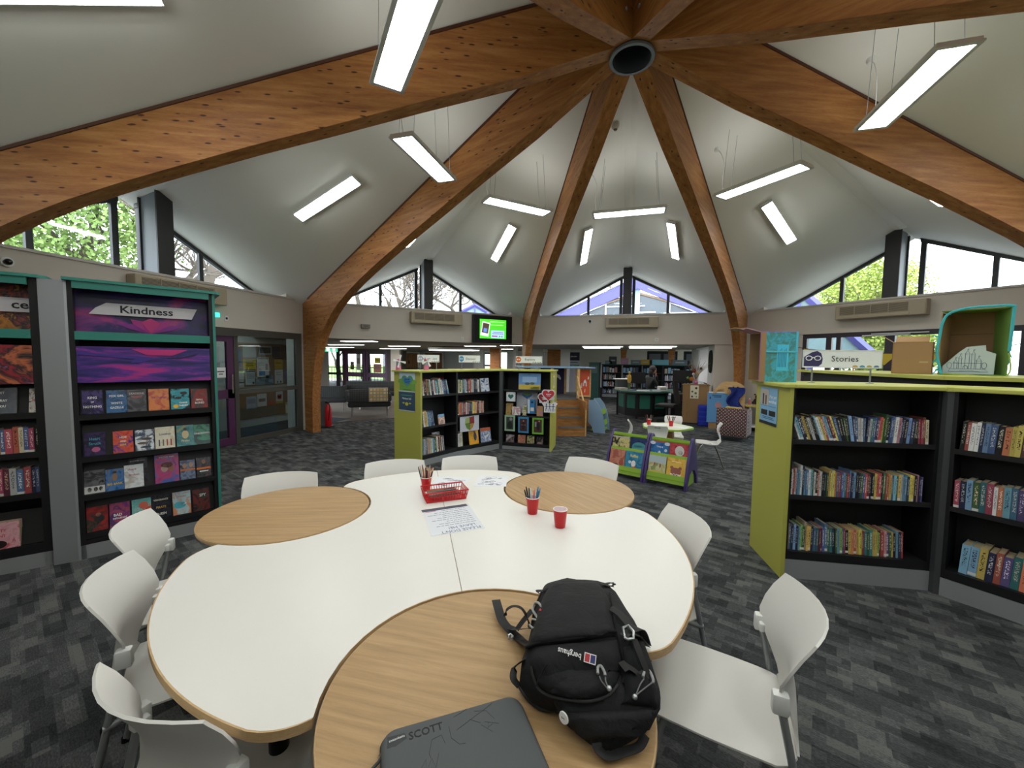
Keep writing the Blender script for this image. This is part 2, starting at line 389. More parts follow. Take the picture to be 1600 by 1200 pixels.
for a, lb in RL.items():
    t = thing('timber_rib', lb, 'beam', rz=radians(a), group='curved glulam roof ribs')
    b = BM(); hw = .085
    A = [b.verts.new((r, -hw, z)) for r, z in outl]; B = [b.verts.new((r, hw, z)) for r, z in outl]; n_ = len(outl)
    # side faces as strips so the concave outline stays clean
    nb = len(bot)
    from mathutils.geometry import tessellate_polygon
    tri = tessellate_polygon([[Vector((r, z, 0)) for r, z in outl]])
    for f in tri:
        try: b.faces.new([A[i] for i in f]); b.faces.new([B[i] for i in f][::-1])
        except ValueError: pass
    for i in range(n_): b.faces.new((A[i], B[i], B[(i+1) % n_], A[(i+1) % n_]))
    obj('beam', b, GLULAM, t)
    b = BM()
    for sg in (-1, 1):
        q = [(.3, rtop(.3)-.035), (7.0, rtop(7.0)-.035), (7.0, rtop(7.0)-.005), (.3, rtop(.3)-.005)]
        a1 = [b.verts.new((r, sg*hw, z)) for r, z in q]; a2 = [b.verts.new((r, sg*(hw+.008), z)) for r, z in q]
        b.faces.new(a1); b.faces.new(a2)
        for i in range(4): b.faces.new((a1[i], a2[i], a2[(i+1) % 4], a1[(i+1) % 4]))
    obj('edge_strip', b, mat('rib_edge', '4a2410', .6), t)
    if a in (247.5, 292.5):
        for z in (4.86, 4.97, 5.08):
            for sg in (-1, 1):
                b = BM(); lathe(b, [(.016, -.006), (.016, .006)], 8, T(.36, sg*(hw+.006), z, rx=pi/2)); obj('bolt', b, FRAMEG, t)

# ---- LED lamps
def susp():
    t = thing('pendant_lamp', 'x', 'lamp')
    obj('housing', bx(-.55, .55, -.135, .135, 0.004, .03), LAMPF, t)
    b = BM(); box(b, -.56, .56, -.145, -.112, -.012, .004); box(b, -.56, .56, .112, .145, -.012, .004); box(b, -.56, -.527, -.112, .112, -.012, .004); box(b, .527, .56, -.112, .112, -.012, .004)
    obj('frame', b, LAMPF, t)
    obj('diffuser', bx(-.527, .527, -.112, .112, -.002, .003), GLOW, t)
    obj('ceiling_fill', bx(-.5, .5, -.11, .11, .031, .034), UPFILL, t)  # added upward glow, there only to lift the ceiling
    for sx in (-.45, .45):
        for sy in (-.09, .09):
            zt = AP-RK*(2.25+sy)-SK*abs(sx*.85)-3.95
            b = BM(); tube(b, [(sx, sy, .03), (sx*.85, sy, zt)], .0025, 5); obj('wire', b, FRAMEG, t)
    zt = AP-RK*2.25-SK*.62-3.95
    b = BM(); tube(b, smooth_path([(-.5, 0, .03), (-.53, .02, .25), (-.5, .0, zt-.25), (-.56, 0, zt-.08), (-.62, 0, zt-.02)], 4), .004, 5); obj('flex', b, PLCAP, t)
    b = BM(); lathe(b, [(.001, -.035), (.03, -.03), (.045, 0), (.045, .03)], 14, T(-.62, 0, zt)); obj('ceiling_rose', b, PLCAP, t, smooth=True)
    return t
def slope():
    t = thing('batten_lamp', 'x', 'lamp')
    obj('housing', bx(-.68, .68, -.085, .085, 0.004, .06), LAMPF, t)
    obj('diffuser', bx(-.67, .67, -.075, .075, -.006, .003), GLOW, t)
    return t
SL = {225: 'large pendant LED lamp at the top centre-left, its end over the near timber rib', 180: 'pendant LED lamp hanging left of the hub between two ribs', 135: 'pendant LED lamp above the wall screen, tilted down to the right', 90: 'pendant LED lamp hanging level straight below the hub in the north bay',
      45: 'pendant LED lamp right of the hub sloping up to the right', 0: 'large pendant LED lamp at the upper right with a looping flex', 315: 'pendant LED lamp in the south-east bay behind the view', 270: 'pendant LED lamp in the south bay overhead'}
WL = {(180, -1): 'slanted batten lamp on the ceiling left of the long left rib', (180, 1): 'batten lamp on the west bay slope above the Kindness bookcase', (135, -1): 'batten lamp on the slope right of the wall-screen bay post', (135, 1): 'batten lamp half hidden behind the left rib, above the bare trees',
      (90, -1): 'upright batten lamp right of the post in the north bay', (90, 1): 'upright batten lamp left of the post in the north bay', (45, -1): 'batten lamp peeping out below the right-hand rib', (45, 1): 'tilted batten lamp on the slope above the pale green tree',
      (225, -1): 'very bright batten lamp cut off at the top left corner', (225, 1): 'batten lamp on the far slope of the south-west bay', (0, 1): 'batten lamp on the left slope of the east bay', (0, -1): 'batten lamp on the right slope of the east bay', (315, 1): 'batten lamp on the left slope of the south-east bay', (315, -1): 'batten lamp on the right slope of the south-east bay', (270, 1): 'batten lamp on the left slope of the south bay', (270, -1): 'batten lamp on the right slope of the south bay'}
L0 = susp(); L1 = slope(); f0 = f1 = True
for deg, lb in SL.items():
    m = bayM(deg); p = m @ Vector((0, 2.3, 3.95)); rz = radians(deg-90)
    o = L0 if f0 else dup(L0, p, rz); o.location = p; o.rotation_euler = (0, 0, rz); f0 = False
    setp(o, lb, 'lamp', 'pendant LED lamps')
for (deg, sg), lb in WL.items():
    m = bayM(deg)
    # sg 1 = left half when facing the wall
    P = Vector((-sg*.76, 3.85, roofz(3.85, .76)-.08)); Q = Vector((-sg*1.0, 5.15, roofz(5.15, 1.0)-.08)); c = m @ ((P+Q)/2)
    xa = (m.to_3x3() @ (Q-P)).normalized(); nn = (m.to_3x3() @ Vector((-sg*SK*-1*-1, RK, 1))).normalized()
    nn = (m.to_3x3() @ Vector((SK*(-sg), RK, 1))).normalized()
    ya = nn.cross(xa).normalized(); za = xa.cross(ya)
    R = Matrix((xa, ya, za)).transposed().to_euler()
    o = L1 if f1 else dup(L1, c); o.location = c; o.rotation_euler = R; f1 = False
    setp(o, lb, 'lamp', 'batten LED lamps on the ceiling')
for i, (deg, u, s) in enumerate(((135, 1.72, .18), (90, 1.65, -.21))):
    m = bayM(deg); p = m @ Vector((s, u, roofz(u, s)))
    d = thing('smoke_detector', ['round smoke detector on the ceiling left of the rib below the hub', 'small round detector near the ridge strip of the north bay'][i], 'detector', p)
    b = BM(); lathe(b, [(.03, -.07), (.05, -.05), (.055, -.02), (.055, .02)], 16); obj('body', b, PLCAP, d, smooth=True)
    b = BM(); lathe(b, [(.02, -.085), (.028, -.07)], 12); obj('sensor', b, ACD, d)

# ---- air-conditioning units on the upper panels
def acunit():
    t = thing('air_conditioner', 'x', 'air conditioner')
    cs = obj('casing', bx(-.5, .84, -.02, .17, 2.49, 2.775, None, .015), AC, t)
    b = BM()
    for i in range(9): box(b, -.42, .60, -.027, -.018, 2.58+i*.018, 2.59+i*.018)
    gr = obj('grille', b, ACD, cs)
    for x in (-.18, .07, .33): obj('divider', bx(x-.006, x+.006, -.032, -.018, 2.57, 2.75), AC, gr)
    obj('flap', bx(-.44, .62, -.045, -.018, 2.50, 2.545, None, .006), AC, t)
    obj('side_panel', bx(.62, .82, -.026, -.018, 2.50, 2.75), AC, t)
    return t
ac0 = acunit(); f = True
for deg, dx, lb in ((135, 0, 'beige wall air conditioner left of the wall screen'), (90, -.04, 'beige wall air conditioner below the lilac gable window'), (45, -.36, 'beige wall air conditioner above the cardboard boxes, below the green tree window'), (180, .1, 'beige wall air conditioner showing just above the Kindness bookcase')):
    m = bayM(deg); p = m @ Vector((dx, A0-.18, 0)); o = ac0 if f else dup(ac0, p, radians(deg-90)); o.location = p; o.rotation_euler = (0, 0, radians(deg-90)); f = False
    setp(o, lb, 'air conditioner', 'wall air conditioners')

# ---- low ceiling and rooms beyond
b = BM()
prism(b, [(-6.9, 2.83), (-18, 2.83), (-18, 21), (-4.2, 21), (-4.2, 11.8), (3.6, 11.8), (3.6, 6.98), (2.85, 6.98), (-2.88, 6.98), (-6.98, 2.88)], ZW+.0, 2.7)
struct('ceiling_2', b, LOWC)
struct('ceiling_3', bx(-4.2, 7, 11.8, 22, 2.7, 2.8), WHITE)
struct('wall_far_north', bx(-6, 7, 20.0, 20.15, 0, 2.7), WALLM)
struct('wall_far_header', bx(-4.2, 3.7, 11.8, 11.9, 2.056, 2.7), WALLM)
m1 = Matrix.Identity(4)
b = BM(); prism(b, [(2.2, 6.98), (2.4, 6.98), (2.56, 11.8), (2.36, 11.8)], 0, .9); prism(b, [(2.2, 6.98), (2.4, 6.98), (2.42, 7.9), (2.23, 7.9)], .9, ZW); prism(b, [(2.29, 9.9), (2.48, 9.9), (2.56, 11.8), (2.36, 11.8)], .9, ZW)
struct('wall_north_return', b, WALLG)
w = thing('window_20', None, None); w['kind'] = 'structure'
b = BM(); poly(b, [(2.3, 7.9, .9), (2.38, 9.9, .9), (2.38, 9.9, ZW), (2.3, 7.9, ZW)]); obj('glass_pane', b, GLASS, w)
bl = thing('vertical_blind', 'white vertical blind in the side window behind the office desk', 'blind')
for i in range(16):
    y = 7.95+i*.12; obj('slat', bx(-.002, .002, -.055, .055, 1.0, 2.0, T(2.26+.04*(y-7.9), y, 0, .5)), PAPER, bl)
obj('head_rail', bx(2.22, 2.27, 7.9, 9.9, 2.0, 2.04), PLCAP, bl)
# north-west area walls
b = BM(); box(b, -17.3, -15.25, 13.1, 13.25, 0, ZW); box(b, -10.82, -10.35, 12.3, 12.45, 0, ZW); struct('wall_entrance', b, WALLM)
b = BM(); prism(b, [(-14.2, 17.32), (-8.6, 17.68), (-8.6, 17.85), (-14.2, 17.5)], 0, ZW); struct('wall_far_west', b, WALLG)
b = BM(); box(b, -8.55, -8.2, 17.5, 17.9, 0, ZW); box(b, -6.2, -4.2, 16.2, 16.4, 0, ZW); struct('wall_pier', b, WALLG)
b = BM(); prism(b, [(-15.3, 13.1), (-15.1, 13.15), (-15.1, 10), (-15.3, 10)], 0, ZW); struct('wall_seating', b, WALLM)
# ------------------------------------------------------------------ large clover table
TZ = .74; CX, CY = -.808, -2.55
CIR = [(-1.805, -2.567), (-.321, -1.696), (-.297, -3.388)]
def clover(R, rc, z0, z1, halves):
    """outline of a disc with three round bites and softened corners"""
    pts = []
    for k, th0 in enumerate((-60, 60, 180)):          # lobe arcs follow each bite, counter clockwise
        c = Vector(CIR[(2, 1, 0)[k]]) - Vector((CX, CY)); ca = atan2(c.y, c.x)
        # bite arc : inner side of circle c
        d = c.length; al = math.acos((d*d+rc*rc-R*R)/(2*d*rc)) # angle at c between centre and crossing
        al2 = al - .16
        for i in range(25):
            a = ca+pi - al2 + 2*al2*i/24
            pts.append(('b', Vector((c.x+rc*cos(a), c.y+rc*sin(a)))))
        pts.append(('s', k))
    out = []
    segs = []
    cur = []
    for kind, p in pts:
        if kind == 'b': cur.append(p)
        else: segs.append(cur); cur = []
    for k in range(3):
        s = segs[k][::-1] if k < 0 else segs[k]
        s = list(s)
        # orient bite so that it runs counter clockwise about the table centre
        if (s[0].x*s[-1].y - s[0].y*s[-1].x) < 0: s.reverse()
        nxt = list(segs[(k+1) % 3])
        if (nxt[0].x*nxt[-1].y - nxt[0].y*nxt[-1].x) < 0: nxt.reverse()
        out += s
        a0 = atan2(s[-1].y, s[-1].x); a1 = atan2(nxt[0].y, nxt[0].x)
        if a1 < a0: a1 += 2*pi
        g = .115
        arc = [Vector((R*cos(a0+g+(a1-a0-2*g)*i/30), R*sin(a0+g+(a1-a0-2*g)*i/30))) for i in range(31)]
        # rounded corner by quadratic curve
        def corner(p, q, ang, r0):
            c = Vector((r0*cos(ang), r0*sin(ang)))
            return [(1-t)**2*p+2*t*(1-t)*c+t*t*q for t in (.2, .4, .6, .8)]
        out += corner(s[-1], arc[0], a0+.045, R*.995) + arc + corner(arc[-1], nxt[0], a1-.045, R*.995)
    return out
out = clover(1.138, .442, 0, 0, 2)
dv = Vector((cos(radians(-60)), sin(radians(-60)))); nv = Vector((-dv.y, dv.x))
def clip(pts, sgn):
    res = []; n = len(pts); g = .0012
    for i in range(n):
        p, q = pts[i], pts[(i+1) % n]; a = sgn*p.dot(nv)-g; b = sgn*q.dot(nv)-g
        if a >= 0: res.append(p)
        if (a >= 0) != (b >= 0): res.append(p+(q-p)*(a/(a-b)))
    return res
ct = thing('clover_table', 'large white clover-shaped table with oak-edged rim holding the sign and red basket', 'table', (CX, CY, 0))
for sgn, nm in ((1, 'right'), (-1, 'left')):
    P = clip(out, sgn)
    b = BM(); fs = prism(b, P, TZ-.026, TZ-.0005); obj('table_edge', b, OAKEDGE, ct)
    # laminate inset very slightly from the rim
    Pi = clip([p*(1-.0045/p.length) for p in out], sgn)
    b = BM(); prism(b, Pi, TZ-.002, TZ); obj('tabletop', b, TABLEW, ct)
for a in (0, 120, 240):
    for dr, da in ((.93, 22), (.93, -22)):
        x, y = dr*cos(radians(a+da)), dr*sin(radians(a+da))
        b = BM(); lathe(b, [(.028, 0), (.028, TZ-.027)], 18, T(x, y, 0)); obj('leg', b, DARKLEG, ct, smooth=True)
NM = ['round oak-topped table on the left side of the white table', 'round oak-topped table at the far right of the white table, behind the red cups', 'round oak-topped table in the foreground under the black backpack']
for i, (x, y) in enumerate(CIR):
    t = thing('round_table', NM[i], 'table', (x, y, 0), [0.35, -0.75, 0.05][i], 'round oak tables')
    b = BM(); lathe(b, [(.424, TZ-.026), (.429, TZ-.021), (.431, TZ-.006), (.429, TZ-.001)], 72, cap=True); obj('table_edge', b, OAKEDGE, t, smooth=True)
    b = BM(); lathe(b, [(.4265, TZ-.003), (.4265, TZ)], 72); obj('tabletop', b, OAKTOP, t)
    b = BM(); lathe(b, [(.035, .02), (.035, TZ-.027)], 20); obj('leg', b, DARKLEG, t, smooth=True)
    b = BM(); lathe(b, [(.27, 0), (.27, .012), (.06, .03), (.001, .03)], 36); obj('base_plate', b, DARKLEG, t, smooth=True)

# ------------------------------------------------------------------ white shell chairs
def chair_seat_bm():
    rows = []
    prof = [(.215, .425, .175), (.212, .440, .19), (.19, .449, .205), (.12, .452, .215), (.02, .445, .219), (-.08, .438, .217), (-.165, .431, .213), (-.205, .434, .198), (-.222, .444, .172)]
    for y, z, w in prof:
        rows.append([Vector((w*s, y-(.018*(abs(s)**3) if y > .18 else 0), z+.006*(abs(s)**4)*0-.004*abs(s)**6)) for s in [-1, -.9, -.6, -.3, 0, .3, .6, .9, 1]])
    b = BM(); grid_surf(b, rows, .007); return b
def chair_back_bm():
    prof = [(-.222, .444, .172), (-.236, .47, .145), (-.238, .515, .127), (-.234, .56, .13), (-.227, .60, .16), (-.222, .632, .195), (-.229, .67, .212), (-.247, .72, .221), (-.272, .77, .221), (-.298, .815, .216), (-.306, .828, .214)]
    rows = []
    for k, (y, z, w) in enumerate(prof):
        c = .0 if k == 0 else .012+.055*min(1, (z-.465)/.2)
        rows.append([Vector((w*s, y+c*s*s, z-(.005*abs(s)**4 if z > .8 else 0))) for s in [-1, -.92, -.75, -.5, -.25, 0, .25, .5, .75, .92, 1]])
    b = BM(); grid_surf(b, rows, .007); return b
def chair(label):
    t = thing('shell_chair', label, 'chair')
    obj('seat', chair_seat_bm(), PLASTIC, t, smooth=True); obj('backrest', chair_back_bm(), PLASTIC, t, smooth=True)
    for sg in (-1, 1):
        b = BM(); tube(b, [(sg*.232, -.295, .008), (sg*.203, -.165, .628)], .0115, 12); lg1 = obj('leg', b, LEGM, t, smooth=True)
        b = BM(); tube(b, smooth_path([(sg*.222, .215, .008), (sg*.185, .16, .38), (sg*.175, .12, .414), (sg*.175, .05, .418), (sg*.185, -.10, .42), (sg*.218, -.222, .40)], 4), .0115, 12); lg2 = obj('leg', b, LEGM, t, smooth=True)
        b = BM(); box(b, sg*.203-.017, sg*.203+.017, -.19, -.145, .585, .648, None, 0, .008)
        box(b, min(sg*.2, sg*.165), max(sg*.2, sg*.165), -.178, -.158, .595, .628, None, 0, .006); obj('clamp', b, PLCAP, t, smooth=True)
        for y, xx, lg in ((-.297, .2325, lg1), (.216, .2222, lg2)):
            b = BM(); lathe(b, [(.014, 0), (.014, .02)], 10, T(sg*xx, y, 0)); obj('foot', b, DARKLEG, lg)
    return t
CH = [((.62, -2.885), 171, 'white plastic chair pulled out at the right, nearest the camera, seat fully visible'),
      ((.37, -2.21), 199, 'white plastic chair at the right rim of the table, only its back showing'),
      ((-2.20, -3.10), 43, 'white plastic chair furthest from the camera of three on the left, beside the bookcase'),
      ((-1.745, -3.43), 46, 'white plastic chair in the middle of the three on the left'),
      ((-1.045, -3.75), 84, 'white plastic chair at the bottom left corner seen from behind'),
      ((-2.19, -2.246), -54, 'white plastic chair behind the left round table, only its top edge showing'),
      ((-1.66, -1.704), -57, 'white plastic chair back directly left of the red pencil cup'),
      ((-1.167, -1.40), -66, 'white plastic chair back behind the colouring sheets'),
      ((-.194, -1.187), -112, 'white plastic chair back behind the far right round table')]
c0 = chair(CH[0][2]); f = True
for (x, y), th, lb in CH:
    d = Vector((cos(radians(th)), sin(radians(th))))
    # the far chairs are tucked in, the back stays where it is seen
    p = Vector((x, y))+d*.255
    o = c0 if f else dup(c0, (p.x, p.y, 0), radians(th-90)); o.location = (p.x, p.y, 0); o.rotation_euler = (0, 0, radians(th-90)); f = False
    setp(o, lb, 'chair', 'white chairs round the clover table')

# ------------------------------------------------------------------ things on the table
def cup(lb, x, y, s=1.0):
    t = thing('plastic_cup', lb, 'cup', (x, y, TZ), group='red plastic cups'); h = .098*s
    b = BM(); lathe(b, [(.001, .001), (.026*s, .0), (.028*s, .004), (.037*s, h-.004), (.0355*s, h-.004), (.0265*s, .006), (.001, .006)], 28, cap=False); cbd = obj('cup_body', b, RED, t, smooth=True)
    b = BM(); lathe(b, [(.0352*s, h-.003), (.0262*s, .007), (.001, .0066)], 28, cap=False); obj('lining', b, REDIN, t, smooth=True)
    b = BM(); R = .037*s; tube(b, [(R*cos(2*pi*i/28), R*sin(2*pi*i/28), h-.003) for i in range(28)], .0022, 6, closed=True); obj('rim', b, CUPW, cbd, smooth=True)
    return t
cup('red plastic cup full of coloured pencils behind the red basket', -1.225, -2.02, .95)
cup('red plastic cup of felt-tip pens on the white table', -.458, -2.189)
cup('empty red plastic cup nearest the far right round table', -.277, -2.323)
def stick(nm, lb, cat, grp, base, tip, r, c, cap=None):
    t = thing(nm, lb, cat, base, group=grp); d = Vector(tip)-Vector(base)
    b = BM(); tube(b, [(0, 0, 0), tuple(d*.86)], r, 8); obj('barrel', b, mat('ink_'+c, c, .4), t, smooth=True)
    b = BM(); tube(b, [tuple(d*.86), tuple(d)], [r*1.05, r*.55], 8); obj('tip', b, mat('ink_'+(cap or c), cap or c, .4), t, smooth=True)
pens = [('black', '15181a'), ('black', '1b2022'), ('dark green', '1e3b3a'), ('white', 'd8dcdd'), ('pink', 'e8787c'), ('blue', '3b82b8'), ('teal', '2a6f86'), ('grey-blue', '6b93b5')]
rnd = random.Random(5)
for i, (nm, c) in enumerate(pens):
    a = pi - pi*i/7.0; bx_, by = -.458+.012*cos(a), -2.189+.012*sin(a)*.5
    stick('felt_pen', f'{nm} felt-tip pen, {ordn(i+1)} from the left in the middle cup', 'pen', 'felt-tip pens in the middle cup', (bx_, by, TZ+.009), (-.458+.044*cos(a), -2.189+.02*(i % 3-1), TZ+.14+.012*(i % 2)), .0045, c)
pc = ['3c2e26', 'c8642c', '27303f', 'b9bcc0', '8a4a26', '20262c', 'd48b52', '5b2c24', 'c0c4c8', 'a03c2c', '463a2c', '1f2d3a', 'dd9a6a', '6a2f22']
cn = ['brown', 'orange', 'navy', 'silver', 'rust', 'black', 'peach', 'maroon', 'white', 'red', 'olive', 'dark blue', 'pale orange', 'dark red']
for i, c in enumerate(pc):
    a = pi-pi*i/13.0; k = (i % 3-1)
    stick('colouring_pencil', f'{cn[i]} pencil, {ordn(i+1)} from the left in the cup behind the basket', 'pencil', 'pencils in the far cup', (-1.225+.014*cos(a), -2.02+.008*k, TZ+.009), (-1.225+.047*cos(a), -2.02+.022*k, TZ+.15+.02*rnd.random()), .0038, c, 'd8b48a' if i % 2 else None)

# red mesh basket
bk = thing('wire_basket', 'red slotted plastic basket of pencils in front of the pencil cup', 'basket', (-1.052, -2.105, TZ), radians(38))
b = BM(); L, W, H = .135, .082, .062
def rect(l, w, z): return [(-l, -w, z), (l, -w, z), (l, w, z), (-l, w, z)]
for (l, w, z), r in (((L, W, H), .0045), ((L*.94, W*.93, H*.55), .0025), ((L*.9, W*.87, .006), .004)):
    tube(b, rect(l, w, z), r, 6, closed=True)
obj('frame', b, RED, bk)
b = BM(); box(b, -L*.9, L*.9, -W*.87, W*.87, 0.0, .004); obj('base', b, RED, bk)
b = BM()
def slats(n, p0, p1, q0, q1):
    for i in range(n+1):
        t_ = i/n; a = Vector(p0).lerp(Vector(p1), t_); c = Vector(q0).lerp(Vector(q1), t_); tube(b, [a, c], .0022, 4)
slats(16, (-L*.9, -W*.87, 0), (L*.9, -W*.87, 0), (-L, -W, H), (L, -W, H)); slats(16, (-L*.9, W*.87, 0), (L*.9, W*.87, 0), (-L, W, H), (L, W, H))
slats(9, (-L*.9, -W*.87, 0), (-L*.9, W*.87, 0), (-L, -W, H), (-L, W, H)); slats(9, (L*.9, -W*.87, 0), (L*.9, W*.87, 0), (L, -W, H), (L, W, H))
obj('side_slats', b, RED, bk)['kind'] = 'stuff'
for i in range(10):
    y = -.06+.013*i; c = ['3a3436', '7a4a2a', '20262b', 'b0b4b8', '5b3a30', '2b3c4a', '943a2c', '8a8478', '1d1d20', 'b0703a'][i]
    ca, sa = cos(radians(38)), sin(radians(38)); x0, x1 = -.10, .095-.01*(i % 3)
    P = lambda x, yy, z: (-1.052+x*ca-yy*sa, -2.105+x*sa+yy*ca, TZ+z)
    stick('colouring_pencil', f'{["black","brown","dark grey","silver","umber","slate","red","grey","jet black","amber"][i]} pencil lying in the basket, {ordn(i+1)} from its front side', 'pencil', 'pencils in the red basket', P(x0, y, .03+.004*(i % 2)), P(x1, y*.9, .036+.003*(i % 3)), .0038, c)

# laminated sign, upside down for us
def sheet(nm, lb, cat, cs, z, m_, thick=.0006, group=None):
    c = sum((Vector(p) for p in cs), Vector((0, 0)))/len(cs)
    t = thing(nm, lb, cat, (c.x, c.y, z), group=group)
    b = BM(); prism(b, [(p[0]-c.x, p[1]-c.y) for p in cs], 0, thick); obj('sheet', b, m_, t); return t, c
sg_, c = sheet('table_sign', 'laminated A4 sign reading PLEASE DON\'T LEAVE ME!, upside down in front of the basket', 'sign', [(-1.076, -2.336), (-.868, -2.161), (-.649, -2.46), (-.870, -2.628)], TZ+.0004, mat('laminate_sheet', 'dfe2ea', .25))
ex = Vector((.208, .175)).normalized(); an = atan2(ex.y, ex.x)+pi     # reading direction is turned half round
ey = Vector((-sin(an), cos(an)))                                       # up for the reader: towards the camera
cc = Vector((-.862, -2.397))
def sp(u, v): p = cc+Vector((cos(an), sin(an)))*u+ey*v-c; return (p.x, p.y, .0007)
NAVYT = mat('sign_navy', '34467a', .5); GT = mat('sign_grey', '74788a', .6); DKB = mat('sign_band', '3b4358', .4)
text('heading', "PLEASE DON'T", .042, NAVYT, sg_, sp(-.004, .156), (0, 0, an), extr=.0001, sx=.78)
text('heading', "LEAVE ME!", .038, NAVYT, sg_, sp(-.02, .114), (0, 0, an), extr=.0001, sx=.85)
b = BM(); mm = Matrix.Translation((*sp(0, -.165)[:2], .0007)) @ Matrix.Rotation(an, 4, 'Z'); box(b, -.135, .135, -.019, .019, 0, .0003, mm); obj('footer_band', b, DKB, sg_)
b = BM(); rr = random.Random(2)
for i in range(9):
    y = .078-.026*i; x = -.105
    while x < .10-.03*(i % 3):
        w = rr.uniform(.008, .028); mm = Matrix.Translation((*sp(x+w/2-.005, y)[:2], .0007)) @ Matrix.Rotation(an, 4, 'Z'); box(b, -w/2, w/2, -.0028, .0028, 0, .0002, mm); x += w+.005
obj('body_text', b, GT, sg_)
b = BM(); mm = Matrix.Translation((*sp(.09, -.138)[:2], .0007)) @ Matrix.Rotation(an, 4, 'Z'); box(b, -.03, .03, -.003, .003, 0, .0003, mm); obj('red_line', b, mat('sign_red', 'b03050'), sg_)
# two colouring sheets
CP = mat('colouring_paper', 'e2e4ea', .6); CI = mat('colouring_ink', '77788e', .8)
for lb, cs, seed in (('colouring sheet with line drawings nearer the pencil cup', [(-1.30, -1.72), (-1.031, -1.66), (-1.05, -1.86), (-1.20, -1.99)], 1), ('colouring sheet with line drawings near the far right round table', [(-1.0, -1.60), (-.80, -1.545), (-.74, -1.78), (-.96, -1.84)], 7)):
    s, c = sheet('colouring_sheet', lb, 'paper', cs, TZ+.0004, CP, group='colouring sheets')
    rr = random.Random(seed); b = BM(); P0 = [Vector(p)-c for p in cs]
    def uv(u, v): q = (P0[0]*(1-u)+P0[1]*u)*(1-v)+(P0[3]*(1-u)+P0[2]*u)*v; return (q.x, q.y, .0009)
    for i in range(26):
        u, v, r = rr.uniform(.15, .85), rr.uniform(.12, .88), rr.uniform(.03, .10); k = rr.randint(5, 11); ph = rr.random()*6; sq = rr.uniform(.5, 1.6)
        tube(b, [uv(u+r*cos(ph+6.28*j/k)*(1+.3*rr.random()), v+r*sq*.6*sin(ph+6.28*j/k)) for j in range(k)], .0007, 4, closed=True)
    obj('drawing', b, CI, s)
# ------------------------------------------------------------------ books
PAL = {'w': ('white', 'd6d6d4'), 'k': ('black', '1f2023'), 'n': ('navy', '26324f'), 'b': ('blue', '3a6496'), 's': ('light blue', '6fa6c8'), 't': ('teal', '2b7a80'), 'g': ('green', '35603a'), 'l': ('lime green', '8fae45'),
       'y': ('yellow', 'd9c043'), 'o': ('orange', 'c8662d'), 'r': ('red', 'ad2a2a'), 'm': ('maroon', '6a2230'), 'p': ('purple', '54447e'), 'i': ('pink', 'c98a94'), 'c': ('cream', 'c9bd9a'), 'a': ('grey', '7d8388'), 'd': ('brown', '5e3f2c')}
INKC = {'w': '2a3a5c', 'k': 'd8d4c0', 'n': 'd9dde6', 'b': 'e8e8e0', 's': '1e3050', 't': 'f0ead0', 'g': 'e8e0b0', 'l': '24341c', 'y': '2a2320', 'o': '201a18', 'r': 'efe6d6', 'm': 'e8c890', 'p': 'e6dcf0', 'i': '5a1c2c', 'c': '3a2c24', 'a': 'f2f2f2', 'd': 'e6c98a'}
